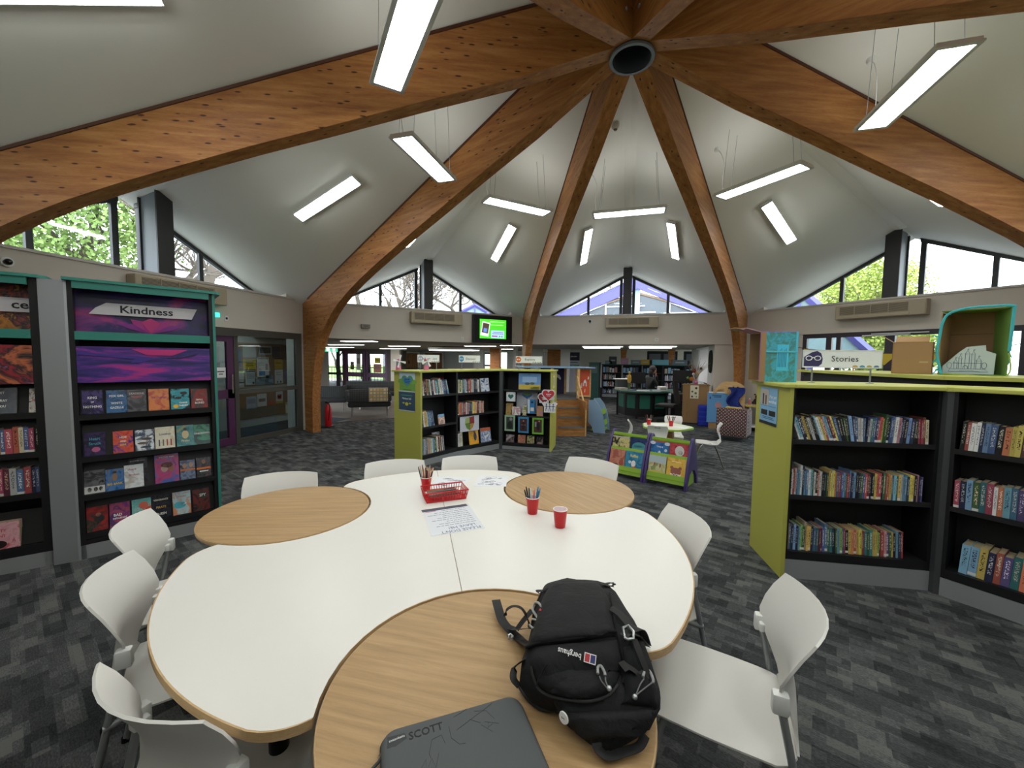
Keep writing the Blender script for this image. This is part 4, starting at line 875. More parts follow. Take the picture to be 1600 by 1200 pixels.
# ---- signs standing on the low shelving
def shelf_sign(lb, P, Q, z, word, w, h, icon, seed=0, base=.0):
    P = Vector((*P, 0)); Q = Vector((*Q, 0)); d = (Q-P).normalized(); rz = atan2(d.y, d.x); c = (P+Q)/2; w = (Q-P).length
    t0 = t = thing('shelf_sign', lb, 'sign', (c.x, c.y, z), rz, 'signs on the low shelving')
    z0 = .125; pn = obj('panel', bx(-w/2+.006, w/2-.006, -.004, .004, z0, z0+h), mat('sign_face', 'e4e8ec', .4), t)
    b = BM(); box(b, -w/2, w/2, -.007, .007, z0-.006, z0); box(b, -w/2, w/2, -.007, .007, z0+h, z0+h+.006); box(b, -w/2, -w/2+.006, -.007, .007, z0, z0+h); box(b, w/2-.006, w/2, -.007, .007, z0, z0+h); obj('frame', b, LAMPF, t)
    for sx in (-1, 1):
        b = BM(); lathe(b, [(.026, 0), (.024, .004), (.006, .008), (.006, z0), (.0055, z0)], 14, T(sx*w*.37, 0, 0)); obj('stand', b, LEGM, t, smooth=True)
    t = pn
    text('lettering', word, h*.5, mat('sign_ink', '2b2e38', .6), t, (.02, -.0055, z0+h*.5), (pi/2, 0, 0), extr=.0004, sx=1.0, spacing=1.06)
    b = BM(); ic = lathe(b, [(h*.46, -.006), (h*.46, -.004)], 24, T(-w*.5+h*.52, 0, z0+h*.5, rx=pi/2) @ Matrix.Diagonal((1, 1, 1, 1))); b.free()
    b = BM()
    if icon == 'face':
        pts = [(-.52, -.46), (.3, -.46), (.48, -.3), (.52, 0), (.42, .34), (.2, .48), (-.1, .4), (-.4, .2), (-.52, .1)]
        f = [b.verts.new((-w/2+.006+h*.53+p[0]*h, -.0048, z0+h/2+p[1]*h)) for p in pts]; b.faces.new(f); obj('icon', b, mat('icon_navy', '322e5e', .6), t)
        for s in (-1, 1):
            b = BM(); cx = -w/2+.006+h*.52+s*h*.24; tube(b, [(cx+h*.17*cos(2*pi*i/20), -.0055, z0+h*.54+h*.13*sin(2*pi*i/20)) for i in range(20)], .0035, 6, closed=True); obj('icon_glasses', b, PAPER, t)
        b = BM(); box(b, -w/2+.006+h*.46, -w/2+.006+h*.58, -.008, -.005, z0+h*.55, z0+h*.6); obj('icon_glasses', b, PAPER, t)
    else:
        n_ = 26; cx = -w/2+h*.45; f = [b.verts.new((cx+h*.44*cos(2*pi*i/n_), -.0048, z0+h*.5+h*.44*sin(2*pi*i/n_))) for i in range(n_)]; b.faces.new(f); obj('icon', b, mat('icon_'+icon, icon, .6), t)
        for s in (-1, 1):
            b = BM(); f = [b.verts.new((cx+s*h*.15+h*.1*cos(2*pi*i/12), -.0055, z0+h*.5+h*.1*sin(2*pi*i/12))) for i in range(12)]; b.faces.new(f); obj('icon_eye', b, PAPER, t)
    for i, c in enumerate(('c9a050', '4a90b8', 'b0a858', '5a7aa8')):
        b = BM(); cx = w*.17+i*h*.38; f = [b.verts.new((cx+h*.15*cos(pi*k/10), -.0048, z0+.002+h*.12*sin(pi*k/10))) for k in range(11)]; b.faces.new(f); obj('hill_print', b, mat('hill_'+c, c, .6), t)
    return t0
shelf_sign('wide white Stories sign with a face in glasses, beside the blue painted box', (1.375, -.699), (1.922, -.634), 1.462, 'Stories', .55, .128, 'face')
shelf_sign('small white Information sign beside the pink paper windmills', (-3.20, 1.36), (-2.99, 1.71), 1.437, 'Information', .4, .11, 'a8b0c0')
shelf_sign('small white Discover sign with a round blue icon', (-2.785, 2.059), (-2.543, 2.461), 1.437, 'Discover', .47, .115, '3f86b8')
shelf_sign('small white Explore sign with an orange icon', (-1.946, 2.755), (-1.452, 2.772), 1.437, 'Explore', .5, .115, 'd06a2c')
# paper windmills
for i, (lb, x, y, zt, ph) in enumerate((('pink paper windmill model at the left end of the low shelving', -3.36, 1.06, .14, .2), ('pink paper windmill model just left of the Information sign', -3.02, 1.32, .15, 1.1))):
    t = thing('paper_windmill', lb, 'model', (x, y, 1.437), .9, 'paper windmills')
    b = BM(); lathe(b, [(.045, 0), (.036, .07)], 12); obj('tower_base', b, mat('mill_pink', 'cf6f93', .6), t)
    b = BM(); lathe(b, [(.036, .07), (.03, zt)], 12); obj('tower_top', b, mat('mill_grey', '8e8c96', .6), t)
    b = BM(); lathe(b, [(.04, zt), (.03, zt+.02), (.001, zt+.03)], 12); obj('cap', b, mat('mill_rose', 'b84a72', .6), t)
    for k in range(4):
        b = BM(); m = T(0, -.05, zt-.005, rx=0) @ Matrix.Rotation(ph+k*pi/2, 4, 'Y'); prism(b, [(-.004, .0), (.004, .0), (.02, .1), (-.016, .1)], 0, .002, m @ Matrix.Rotation(pi/2, 4, 'X')); obj('sail', b, PAPER, t)
# ------------------------------------------------------------------ tall teal bookcase at the left
def m_poster(name, stops, scale=3.0, dist=2.0, stretch=(1, 1, 1), seed=0):
    m = mat(name, '404040', .35); t, n, l, b = nodes(m); v = coords(n, l, 'Object', stretch); v.node.inputs['Location'].default_value = (seed, seed*.3, seed*.7)
    x = noise(n, l, v, scale, 4, .6, dist); r = ramp(n, stops); l.new(x.outputs['Fac'], r.inputs['Fac']); l.new(r.outputs['Color'], b.inputs['Base Color']); return m
P_LOTUS = m_poster('lotus_print', [(.36, '15133e'), (.47, '2a1c60'), (.56, '7a2878'), (.64, 'a83068'), (.74, 'd8642c')], 2.4, .8, (1, 1, 2), 1.3)
P_WATER = m_poster('water_print', [(.3, '20204e'), (.45, '3a2a78'), (.55, '6a3090'), (.66, 'b02e80')], 3.4, .6, (1, 1, 6), 4.2)
P_GRAF = m_poster('graffiti_print', [(.30, '1a1c24'), (.42, 'b87a2c'), (.47, '20242e'), (.56, 'a04a3a'), (.6, '1e2028'), (.7, '8a8a9a')], 5, 1.5, (1, 1, 1), 2.1)
P_GRAF2 = m_poster('graffiti_print2', [(.30, '1c1e26'), (.42, 'c06a44'), (.48, '1e2028'), (.55, '9a2a34'), (.59, '20222c'), (.68, 'b86a90')], 4, 1.2, (1, 1, 1), 8.1)
rR = atan2(.861, .509); FT = frame2(-4.057, -2.378, rR); FTL = frame2(-4.711, -3.199, atan2(.794, .607))
def tall_bay(Fm, lb, W, shelves, header, second, right_teal=True):
    t = thing('tall_bookcase', lb, 'bookcase', Fm.translation, atan2(Fm[1][0], Fm[0][0]), 'tall teal-topped bookcases'); D = .34; H = 2.2
    obj('side_panel', bx(0, .03, 0, D, 0, H-.02), BLACK, t); obj('side_panel', bx(W-.045, W-.02, 0, D, 0, H-.02), BLACK, t)
    if right_teal: obj('end_panel', bx(W-.02, W, -.012, D, 0, H-.02), TEAL, t)
    else: obj('side_panel', bx(W-.02, W, 0, D, 0, H-.02), BLACK, t)
    b = BM(); pr = [(-.02, -.045), (W-.05, -.045), (W+.01, -.03), (W+.045, .02), (W+.045, D), (-.02, D)]; prism(b, pr, H-.02, H+.002); obj('top_board', b, TEAL, t)
    obj('fascia', bx(.03, W-.045, -.03, -.012, H-.075, H-.02), TEAL, t)
    obj('back_panel', bx(.03, W-.045, D-.02, D, .1, H-.02), BLACK2, t)
    obj('plinth', bx(0, W, .0, D, 0, .112), PLINTH, t); obj('deck', bx(.03, W-.045, .0, D, .113, .15), BLACK, t)
    b = BM(); m_ = T(0, .10, 1.79, rx=-.08); box(b, .032, W-.047, 0, .006, 0, .345, m_); obj('header_poster', b, header, t)
    obj('teal_strip', bx(.03, W-.045, -.012, .0, 1.735, 1.80), TEAL, t)
    b = BM(); m_ = T(0, .0, 1.40, rx=-.03); box(b, .032, W-.047, 0, .006, 0, .285, m_); obj('lower_poster', b, second, t)
    for z in shelves:
        sh = obj('shelf', bx(.03, W-.045, .01, D-.02, z-.02, z), BLACK, t)
        obj('lip', bx(.03, W-.045, .0, .010, z-.03, z+.014), BLACK, sh)
        b = BM(); box(b, .032, W-.047, 0, .008, 0, .26, T(0, .05, z+.005, rx=-.28)); obj('sloped_back', b, BLACK, sh)
    return t
tb = tall_bay(FT, 'tall black bookcase with teal edges headed Kindness', .905, [1.135, .80, .495, .185], P_LOTUS, P_WATER)
tl = tall_bay(FTL, 'tall black bookcase at the left edge with a graffiti poster header', .9, [1.17, .875, .565, .175], P_GRAF, P_GRAF2, False)
KW = mat('label_white', 'c9c7cc', .4); KT = mat('label_text', '1b1b22', .6)
def ribbon(tt, x0, x1, z, h, s, tx, size, sheared=True):
    b = BM(); dy = .085; pts = [(x0+.05, 0), (x1-.03, 0), (x1, h), (x0+.10, h)] if sheared else [(x0, 0), (x1-.02, 0), (x1, h), (x0, h)]
    if sheared: pts = [(x0, 0), (x1-.04, 0), (x1, h), (x0+.10, h), (x0+.04, h*.55)]
    f = [b.verts.new((p[0], dy, z+p[1])) for p in pts]; b.faces.new(f); obj('label_ribbon', b, KW, tt)
    text('lettering', s, size, KT, tt, (tx, dy-.002, z+h*.5), (pi/2, 0, 0), extr=.0005, sx=1.12, bold=.0016)
ribbon(tb, .105, .785, 1.945, .095, 'Kindness', .45, .083); ribbon(tl, .3, .882, 1.93, .105, 'ce', .79, .085, False)
# lotus petals on the header and the dark leaf on the lower poster
def flat(tt, name, pts, dy, c):
    b = BM(); f = [b.verts.new((p[0], dy, p[1])) for p in pts]; b.faces.new(f); obj(name, b, mat('petal_'+c, c, .4), tt)
cx = .47
for k, (a, w, c) in enumerate(((-.95, .05, '7a2a84'), (.95, .05, '7a2a84'), (-.5, .055, '9a2a7a'), (.5, .055, '9a2a7a'), (0, .06, 'b02f72'))):
    dx, dz = sin(a), cos(a)*.75; L = .26
    flat(tb, 'petal', [(cx, 1.802), (cx+dx*L*.5-w*cos(a), 1.802+dz*L*.5+w*sin(a)*.5), (cx+dx*L, 1.802+dz*L*.68), (cx+dx*L*.5+w*cos(a), 1.802+dz*L*.5-w*sin(a)*.5)], .094-.001*k, c)
flat(tb, 'leaf_print', [(.04, 1.645), (.2, 1.625), (.4, 1.61), (.5, 1.60), (.40, 1.56), (.33, 1.555), (.36, 1.59), (.2, 1.605), (.04, 1.62)], -.002, '43308a')
flat(tb, 'leaf_print', [(.5, 1.60), (.66, 1.605), (.78, 1.645), (.75, 1.62), (.64, 1.592)], -.0022, '2a1a48')
flat(tb, 'glow_print', [(.34, 1.67), (.7, 1.67), (.6, 1.62), (.44, 1.62)], -.0024, 'c0307a')
t = thing('corner_post', 'broad light-grey metal post between the two tall bookcases', 'post', (0, 0, 0))
b = BM(); prism(b, [(-4.165, -2.484), (-4.150, -2.492), (-4.062, -2.392), (-4.057, -2.378), (-4.30, -2.22), (-4.42, -2.35)], 0, 2.178); obj('post', b, GREYP, t)
g1 = 'face-out novels in the Kindness bookcase'
W_, H_ = .125, .185
rows = [
 (1.15, [(.045, .115, .19, ('2a2050', '4a3a78', '18143a'), 'purple novel titled King of Nothing, far left of the top row', [('KING', 0, .68, .14, 'e8e8ec'), ('OF', 0, .5, .09, 'e8e8ec'), ('NOTHING', 0, .3, .14, 'e8e8ec')]),
   (.18, .12, .185, ('284a78', '3c6a98', '1c3558'), 'blue novel titled Fox Girl and the White Gazelle', [('FOX GIRL', 0, .74, .13, 'e4ecf2'), ('WHITE', 0, .42, .14, 'e4ecf2'), ('GAZELLE', 0, .22, .13, 'e4ecf2')]),
   (.303, .115, .185, ('34343a', '55555c', '26262a'), 'dark grey novel titled Deadsoul Project', [('DEADSOUL', 0, .82, .12, 'c8b8b8'), ('PROJECT', 0, .66, .11, 'c05050')]),
   (.432, .132, .185, ('c8683a', 'd8824a', 'b85040'), 'orange novel with pale scrawled lettering in the top row', [('The Outrage', 0, .6, .13, '7a2a6a')]),
   (.577, .126, .18, ('2c8a98', '3aa0ac', '16222c'), 'teal novel titled Chaos Theory with dark birds', [('CHAOS', .16, .3, .11, 'f0f0f0'), ('THEORY', .16, .16, .11, 'f0f0f0')]),
   (.715, .118, .175, ('6a4a44', '8a2a2a', '4a3a38'), 'brown novel titled Small Bones, far right of the top row', [('SMALL', 0, .42, .13, 'ece4dc'), ('BONES', 0, .26, .15, 'ece4dc')])]),
 (.815, [(.043, .12, .185, ('241c3a', '3a2c5c', '1a1830'), 'dark purple novel titled Heart Struck', [('Heart', 0, .72, .17, '48a8c8'), ('Struck', 0, .52, .17, '48a8c8')]),
   (.206, .12, .18, ('c84038', 'd86048', '5a3a8a'), 'red and purple novel titled Hide and Seek', [('HIDE', 0, .7, .13, 'f0e0d0'), ('AND', 0, .52, .11, 'f0e0d0'), ('SEEK', 0, .36, .13, 'f0c050')]),
   (.338, .118, .175, ('c9ced6', '5a6474', 'e0e4ea'), 'white cover crowded with grey figures in the second row', []),
   (.463, .13, .185, ('d8d2bc', 'e2dcc8', 'ccc4a8'), 'cream novel titled Loveboy with small figures', [('Loveboy', 0, .66, .15, '22242a')]),
   (.605, .12, .185, ('2c6a70', '4a8a88', '8a8a60'), 'teal novel with a cream-dressed figure in the second row', [('Pirates', 0, .25, .14, 'd8c8a0')]),
   (.727, .115, .18, ('22564a', '3a8a6a', '183a34'), 'dark green novel with white scrawled title', [('UNKNOWN', 0, .55, .14, 'e4ece8')])]),
 (.51, [(.033, .115, .185, ('3a3a40', '6a6a70', '1e1e22'), 'black and white photo cover at the left of the third row', []),
   (.152, .108, .175, ('2a5a8a', '4a7ab0', '8a6a2a'), 'blue cover with big yellow title, second in the third row', [('BIG BANK', 0, .3, .14, 'e8c030')]),
   (.286, .12, .235, ('22222c', '3c3c48', '15151c'), 'tall dark annual standing behind the shiny white novel', [('DOCTOR WHO', 0, .9, .07, 'c8c8d0')]),
   (.262, .118, .19, ('c8ccd0', 'e0e4e6', 'b8b4b0'), 'shiny white novel with red script in the third row', [('Heart', -.1, .8, .14, '9a4a5a'), ('Broken', 0, .56, .14, '9a4a5a')]),
   (.452, .16, .245, ('6a3a7a', 'b03a6a', '4a5aa0'), 'large purple and pink annual, tallest cover in the third row', [('DOCTOR WHO', 0, .9, .07, 'd8d0ea')]),
   (.62, .105, .17, ('46506a', '6a7a94', '2a2c38'), 'grey-blue cover with two faces in the third row', []),
   (.735, .105, .175, ('1c1a20', '4a3034', '101014'), 'black cover with an orange band at the right of the third row', [])]),
 (.20, [(.035, .12, .195, ('a02c28', '7a2a2c', '2a3a34'), 'red novel titled Hideous, far left of the bottom row', [('HIDEOUS', 0, .2, .15, '1e2c28')]),
   (.165, .12, .195, ('7a3a7a', 'a04a6a', '5a3a6a'), 'purple and red novel titled Bad Influence', [('BAD', -.1, .5, .16, 'f4f4f4'), ('INFLUENCE', 0, .36, .1, 'f4f4f4')]),
   (.298, .12, .195, ('6ab0b0', '8cc4c0', 'c8604a'), 'pale turquoise novel titled Gifted', [('Gifted', 0, .4, .18, '1c3a3c')]),
   (.422, .12, .2, ('1a1c24', '262834', '14151c'), 'black novel titled Vengeance of the Pirate Queen', [('VENGEANCE', 0, .8, .1, 'd8d0c0'), ('PIRATE', 0, .48, .13, 'c8a050'), ('QUEEN', 0, .2, .13, 'e0dcd0')]),
   (.56, .125, .2, ('b0a09c', 'a8c8d0', 'c88a6a'), 'pale novel with a blue wave on its cover', [('waves', 0, .8, .15, 'a85a4a')]),
   (.70, .12, .195, ('2c3a34', '6a2a2a', '1c2422'), 'dark green and red novel titled Spy', [('SPY', .1, .7, .19, 'e4e8e4')])])]
for z, L in rows:
    for x, w, h, cs, lb, tx in L:
        dy = .022 if 'behind the shiny' not in lb and 'standing behind' not in lb else .055
        deco = []
        if 'black and white photo' in lb: deco = [('b', 0, .16, 1, .3, 'c8c8c8'), ('o', -.25, .18, .2, .2, '3a3030'), ('o', .05, .18, .2, .2, '40302c'), ('o', .3, .18, .18, .2, '282020')]
        if 'two faces' in lb: deco = [('o', -.2, .72, .28, .26, '9a7460'), ('o', .22, .74, .28, .26, 'a88470'), ('b', 0, .5, 1, .1, 'b8642c')]
        if 'orange band' in lb: deco = [('b', 0, .45, 1, .1, 'd8702c'), ('o', 0, .8, .3, .24, '8a6450'), ('b', 0, .3, .6, .06, 'd8d8d8')]
        if 'wave' in lb: deco = [('o', -.12, .42, .7, .3, '4aa8b8'), ('o', .05, .46, .4, .14, 'dceef0')]
        if 'Chaos' in lb: deco = [('o', .2, .78, .4, .16, '0e1a22'), ('o', -.1, .55, .36, .14, '0e1a22'), ('o', -.25, .14, .3, .18, 'e0b02c')]
        if 'titled Hideous' in lb: deco = [('o', .1, .5, .5, .3, '1c1c20'), ('o', .05, .66, .26, .16, '8a5a40')]
        if 'purple and pink annual' in lb: deco = [('o', 0, .62, .5, .2, '5a3030'), ('o', -.1, .5, .3, .25, 'a88880'), ('o', .16, .5, .26, .25, '8a5a48')]
        if 'Heart Struck' in lb: deco = [('o', .05, .26, .4, .22, 'b85a8a')]
        if 'Gifted' in lb: deco = [('o', .1, .72, .5, .3, 'c8604a')]
        if 'cream-dressed' in lb: deco = [('o', 0, .55, .4, .4, 'c8b890'), ('o', 0, .8, .2, .16, '2a2420')]
        if 'yellow title' in lb: deco = [('o', 0, .62, .3, .36, '8a6a50'), ('o', 0, .84, .24, .12, '2a2018')]
        if 'small figures' in lb: deco = [('b', -.3+.2*i, .26, .07, .3, c) for i, c in enumerate(('5a5a60', '6a6448', 'b0402c', '9a3c34'))]
        if 'grey figures' in lb: deco = [('o', -.2, .75, .5, .1, '3a4a6a'), ('o', .1, .55, .6, .12, '4a4038'), ('o', -.1, .35, .6, .12, '6a5a48'), ('o', .05, .16, .6, .1, '2c3a4c')]
        cover_book(FT, x, z, w, h, cs, lb, g1, tx, dy=dy, tilt=.22, th=.018, deco=deco, name='novel')
g2 = 'books in the left-edge bookcase'
cover_book(FTL, .60, 1.185, .155, .19, ('22242a', '3c3e44', '16181c'), 'black novel with white handwritten title at the left edge', g2, [('JUST', 0, .8, .12, 'e8e8e8'), ('BETRAY', 0, .5, .12, 'e8e8e8'), ('YOU', .05, .28, .12, 'e8e8e8')], dy=.022, tilt=.22, name='novel')
cover_book(FTL, .815, 1.185, .10, .18, ('8a6a44', 'c8c0b0', '5a4030'), 'brown novel with a white title band titled Rock, against the grey post', g2, [('ROCK', 0, .5, .17, 'b83a3a')], dy=.022, tilt=.22, name='novel')
row(FTL, .20, .868, .878, 'rkbwngorkbokncbaobrocbrkoonk'[:24], .2, dy=.03, where='the upper spine row at the left edge', group='spine-out novels in the left-edge bookcase', seed=31)
row(FTL, .20, .868, .568, 'kbnwrckboswnrkobrmwbrnbsrmd'[:24], .205, dy=.03, where='the lower spine row at the left edge', group='spine-out novels in the left-edge bookcase', seed=32)
cover_book(FTL, .52, .178, .21, .20, ('d89aa4', 'e4aeb8', 'c8606a'), 'thick pink book alone on the bottom shelf at the left edge', g2, [('PRETTY', 0, .7, .15, 'c83a44'), ('STUNT', 0, .5, .15, 'c83a44')], dy=.03, tilt=.02, th=.055, deco=[('o', 0, .2, .4, .3, '2a1c20')], name='novel')
# ------------------------------------------------------------------ black backpack lying on the near round table
from mathutils.bvhtree import BVHTree
CO = Vector((0.0384, -4.3632, 1.62))
FAB = mat('pack_fabric', '17181b', .75, spec=.3); t, n, l, b = nodes(FAB); v = coords(n, l, 'Object', (1, 1, 1)); x = noise(n, l, v, 16, 4, .6, .6); bump(n, l, x.outputs['Fac'], b, .55, .012)
FAB2 = mat('pack_fabric_dark', '101114', .8, spec=.25); WEB = mat('webbing', '151618', .7); SILVER = mat('silver_buckle', 'b4b8bc', .3, .7)
ST = [(20, (-.185, -2.935), (-.095, -2.905)), (40, (-0.203, -2.955), (-0.064, -2.918)), (100, (-0.226, -3.029), (0.002, -2.958)), (200, (-0.228, -3.124), (0.042, -3.041)), (300, (-0.22, -3.204), (0.067, -3.117)), (400, (-0.21, -3.275), (0.089, -3.184)), (500, (-0.206, -3.34), (0.109, -3.244)), (600, (-0.207, -3.399), (0.123, -3.299)), (700, (-0.198, -3.449), (0.131, -3.349)), (780, (-0.164, -3.478), (0.136, -3.387)), (850, (-0.11, -3.494), (0.136, -3.419)), (920, (-0.086, -3.516), (0.133, -3.45)), (980, (-0.06, -3.532), (0.113, -3.48)), (1030, (-0.024, -3.541), (0.069, -3.513)), (1045, (.0, -3.543), (.045, -3.53))]
HT = {20: .02, 40: .055, 100: .105, 200: .135, 300: .15, 400: .165, 500: .165, 600: .155, 700: .135, 780: .11, 850: .115, 920: .105, 980: .085, 1030: .05, 1045: .02}
bp = thing('backpack', 'black rucksack lying on the near round table with a white brand lettering upside down', 'backpack', (-.05, -3.2, TZ))
OB = Vector((-.05, -3.2, TZ)); rng = random.Random(3)
rows_ = []
for y, Lp, Rp in ST:
    kk = 1+.055*max(0, min(1, (y-640)/230)); cc0 = Vector((CO.x, CO.y, 0))
    Lw, Rw = cc0+(Vector((*Lp, 0))-cc0)*kk, cc0+(Vector((*Rp, 0))-cc0)*kk; h = HT[y]*(1-.15*(kk-1)/.055); r = []
    for i in range(33):
        a = pi*2*i/32                                # full loop: underside and top
        cx_, sz = -cos(a), sin(a)
        sx = math.copysign(abs(cx_)**.8, cx_); top = abs(sz)**.62 if sz > 0 else -abs(sz)**.6*.0
        mid = (Lw+Rw)/2+(Rw-Lw)/2*sx*(1 if sz >= 0 else .90)
        z = .055*min(1, h/.1)+(h-.055*min(1, h/.1))*top if sz >= 0 else .055*min(1, h/.1)*(1-abs(sz)**.35)
        wob = .004*sin(9*a+y*.02)+.003*sin(5*a-y*.05)
        r.append(Vector((mid.x, mid.y, TZ+.001+max(0, z)+max(0, wob)*(sz > .2)))-OB)
    rows_.append(r)
b = BM(); vs = [[b.verts.new(p) for p in r[:-1]] for r in rows_]; nn_ = 32
for i in range(len(vs)-1):
    for j in range(nn_): b.faces.new((vs[i][j], vs[i][(j+1) % nn_], vs[i+1][(j+1) % nn_], vs[i+1][j]))
b.faces.new(vs[0]); b.faces.new(vs[-1][::-1])
bmesh.ops.subdivide_edges(b, edges=b.edges[:], cuts=1, use_grid_fill=True, smooth=.6)
bmesh.ops.recalc_face_normals(b, faces=b.faces[:])
for vv in b.verts:
    vv.co.z = max(vv.co.z, .001)
bvh = BVHTree.FromBMesh(b)
obj('main_body', b, FAB, bp, smooth=True)
def px2(cx, cy): return 760+cx/4, 900+cy/4
def ray(px, py):
    d = _F + _R2*((px-800)/620.118) - _U2*((py-600)/620.118); return d.normalized()
def hit(cx, cy, off=0.0, zflat=None):
    d = ray(*px2(cx, cy)); h, nrm, i, ds = bvh.ray_cast(CO-OB, d)
    if h is None:
        k = ((zflat if zflat is not None else TZ+.01)-CO.z)/d.z; return CO+d*k-OB, Vector((0, 0, 1))
    if nrm.z < 0: nrm = -nrm
    return h+nrm*off, nrm
def patch(name, L, R, bulge, m_, nu=16, off=.004, edge=.25):
    """a padded panel that lies on the pack; L and R are its left and right outlines"""
    L = smooth_path([(p[0], p[1], 0) for p in L], 4); R = smooth_path([(p[0], p[1], 0) for p in R], 4); N = min(len(L), len(R)); rs = []
    for i in range(N):
        v_ = i/(N-1); a, c = L[i], R[i]; r = []
        for j in range(nu+1):
            u = j/nu; p = a.lerp(c, u); q, nr = hit(p.x, p.y)
            f = min(1, min(u, 1-u)/edge)**.5*min(1, min(v_, 1-v_)/edge)**.5
            r.append(q+nr*(off+bulge*f))
        rs.append(r)
    b = BM(); grid_surf(b, rs, .004); return obj(name, b, m_, bp, smooth=True)
patch('front_pocket', [(300, 440), (275, 520), (285, 600), (330, 680), (430, 740), (560, 775)], [(820, 400), (835, 500), (835, 590), (810, 670), (745, 745), (650, 785)], .022, FAB, 18)
patch('top_flap', [(420, 60), (365, 130), (330, 220), (300, 320), (275, 400), (268, 455)], [(690, 55), (755, 130), (775, 220), (785, 290), (798, 345), (805, 378)], .018, FAB, 18, edge=.12)
patch('side_pocket', [(845, 450), (850, 560), (850, 650), (870, 740), (840, 800)], [(900, 440), (960, 560), (1010, 640), (1040, 720), (1060, 820)], .015, FAB2, 10)
patch('upper_hood', [(440, 850), (470, 900), (520, 960), (600, 1010)], [(1060, 830), (1060, 890), (1020, 950), (930, 1000)], .015, FAB, 14)
def web(name, pts, w, th=.0012, off=.008, m_=WEB, zs=None):
    P = []
    for i, p in enumerate(pts):
        q, nr = hit(p[0], p[1], off, p[2] if len(p) > 2 else None); P.append(q)
    P = smooth_path(P, 5); b = BM(); N = len(P); rs = []
    for i in range(N):
        d = (P[min(i+1, N-1)]-P[max(i-1, 0)]).normalized(); s = d.cross(Vector((0, 0, 1)))
        if s.length < 1e-3: s = Vector((1, 0, 0))
        s.normalize(); rs.append([P[i]-s*w/2, P[i], P[i]+s*w/2])
    grid_surf(b, rs, th); return obj(name, b, m_, bp)
def cord(name, pts, r, off=.008, m_=WEB, closed=False):
    P = [hit(p[0], p[1], off, p[2] if len(p) > 2 else None)[0] for p in pts]; P = smooth_path(P, 5) if not closed else P
    b = BM(); tube(b, P, r, 8, closed=closed); return obj(name, b, m_, bp, smooth=True)
T1 = TZ+.03
cord('pocket_zip', [(285, 560), (300, 620), (335, 690), (430, 750), (560, 785), (660, 790), (760, 760), (820, 700)], .0035, .012)
cord('pocket_seam', [(380, 545), (345, 600), (325, 665)], .0016, .03, FAB2)
cord('flap_edge', [(268, 462), (350, 430), (460, 415), (600, 395), (720, 375), (805, 372)], .004, .014, FAB2)
cord('rim_piping', [(205, 690), (260, 770), (340, 830), (430, 850), (500, 845)], .0045, .004)
cord('panel_seam', [(770, 120), (790, 240), (810, 360), (840, 470), (860, 580), (850, 680)], .0028, .006, FAB2)
cord('panel_seam', [(350, 110), (310, 220), (290, 330)], .0028, .006, FAB2)
web('side_strap', [(775, 230), (830, 270), (880, 330), (930, 400), (1000, 440)], .024, off=.014)
web('side_strap', [(1008, 432), (940, 365), (880, 390), (840, 400)], .022, off=.02)
web('compression_strap', [(905, 420), (940, 520), (985, 620), (1000, 640)], .016, off=.02)
web('shoulder_strap', [(60, 150, T1), (75, 205, T1), (100, 280, TZ+.02), (150, 340, TZ+.012), (215, 400, TZ+.012), (285, 450, TZ+.02)], .03)
web('strap_loop', [(118, 250, TZ+.05), (125, 215, TZ+.07), (165, 190, TZ+.08), (215, 200, TZ+.08), (250, 250, TZ+.06), (270, 320, TZ+.03), (290, 345, TZ+.03)], .011)
web('strap_tail', [(190, 335, TZ+.03), (230, 280, TZ+.05), (285, 215, TZ+.07)], .018)
web('strap_tail', [(140, 320, TZ+.02), (190, 335, TZ+.03), (290, 340, TZ+.04)], .022)
web('side_loop', [(240, 540, TZ+.06), (180, 575, TZ+.07), (168, 640, TZ+.06), (205, 690, TZ+.05)], .018)
web('haul_loop', [(690, 1025, TZ+.03), (705, 1090, TZ+.02), (765, 1128, TZ+.012), (860, 1100, TZ+.012), (955, 1065, TZ+.02), (995, 990, TZ+.04)], .022)
web('lash_tab', [(330, 108, TZ+.1), (312, 95, TZ+.11), (345, 92, TZ+.11), (390, 95, TZ+.09)], .012); web('lash_tab', [(715, 70, TZ+.09), (760, 48, TZ+.11), (795, 45, TZ+.12), (790, 65, TZ+.1), (735, 72, TZ+.09)], .012)
web('side_tab', [(835, 575), (870, 560), (920, 590), (925, 610)], .03, off=.02)
def ringb(name, cs, r, m_, off=.03, zf=None):
    P = [hit(p[0], p[1], off, zf)[0] for p in cs]; b = BM(); tube(b, P, r, 8, closed=True); obj(name, b, m_, bp, smooth=True)
ringb('metal_buckle', [(832, 375), (868, 362), (902, 402), (895, 425), (862, 432), (848, 420)], .0035, SILVER, .028)
ringb('d_ring', [(285, 300), (310, 285), (330, 300), (325, 345), (305, 350), (288, 325)], .003, SILVER, .012)
ringb('ladder_lock', [(135, 375), (150, 365), (165, 378), (155, 395), (140, 392)], .004, SILVER, .01, TZ+.02)
cord('carabiner', [(345, 300), (315, 230), (320, 195), (340, 190), (358, 215), (362, 245)], .0035, .014, SILVER); cord('carabiner_gate', [(352, 240), (362, 258), (370, 285)], .005, .014, mat('pack_red', 'c03438', .5))
for p in ([(690, 665), (695, 648), (715, 643), (732, 660), (735, 680)], [(970, 665), (985, 647), (1010, 650), (1020, 670), (1018, 690)]): cord('reflective_loop', p, .0035, .034 if p[0][0] < 800 else .02, mat('reflective', '8e9092', .4))
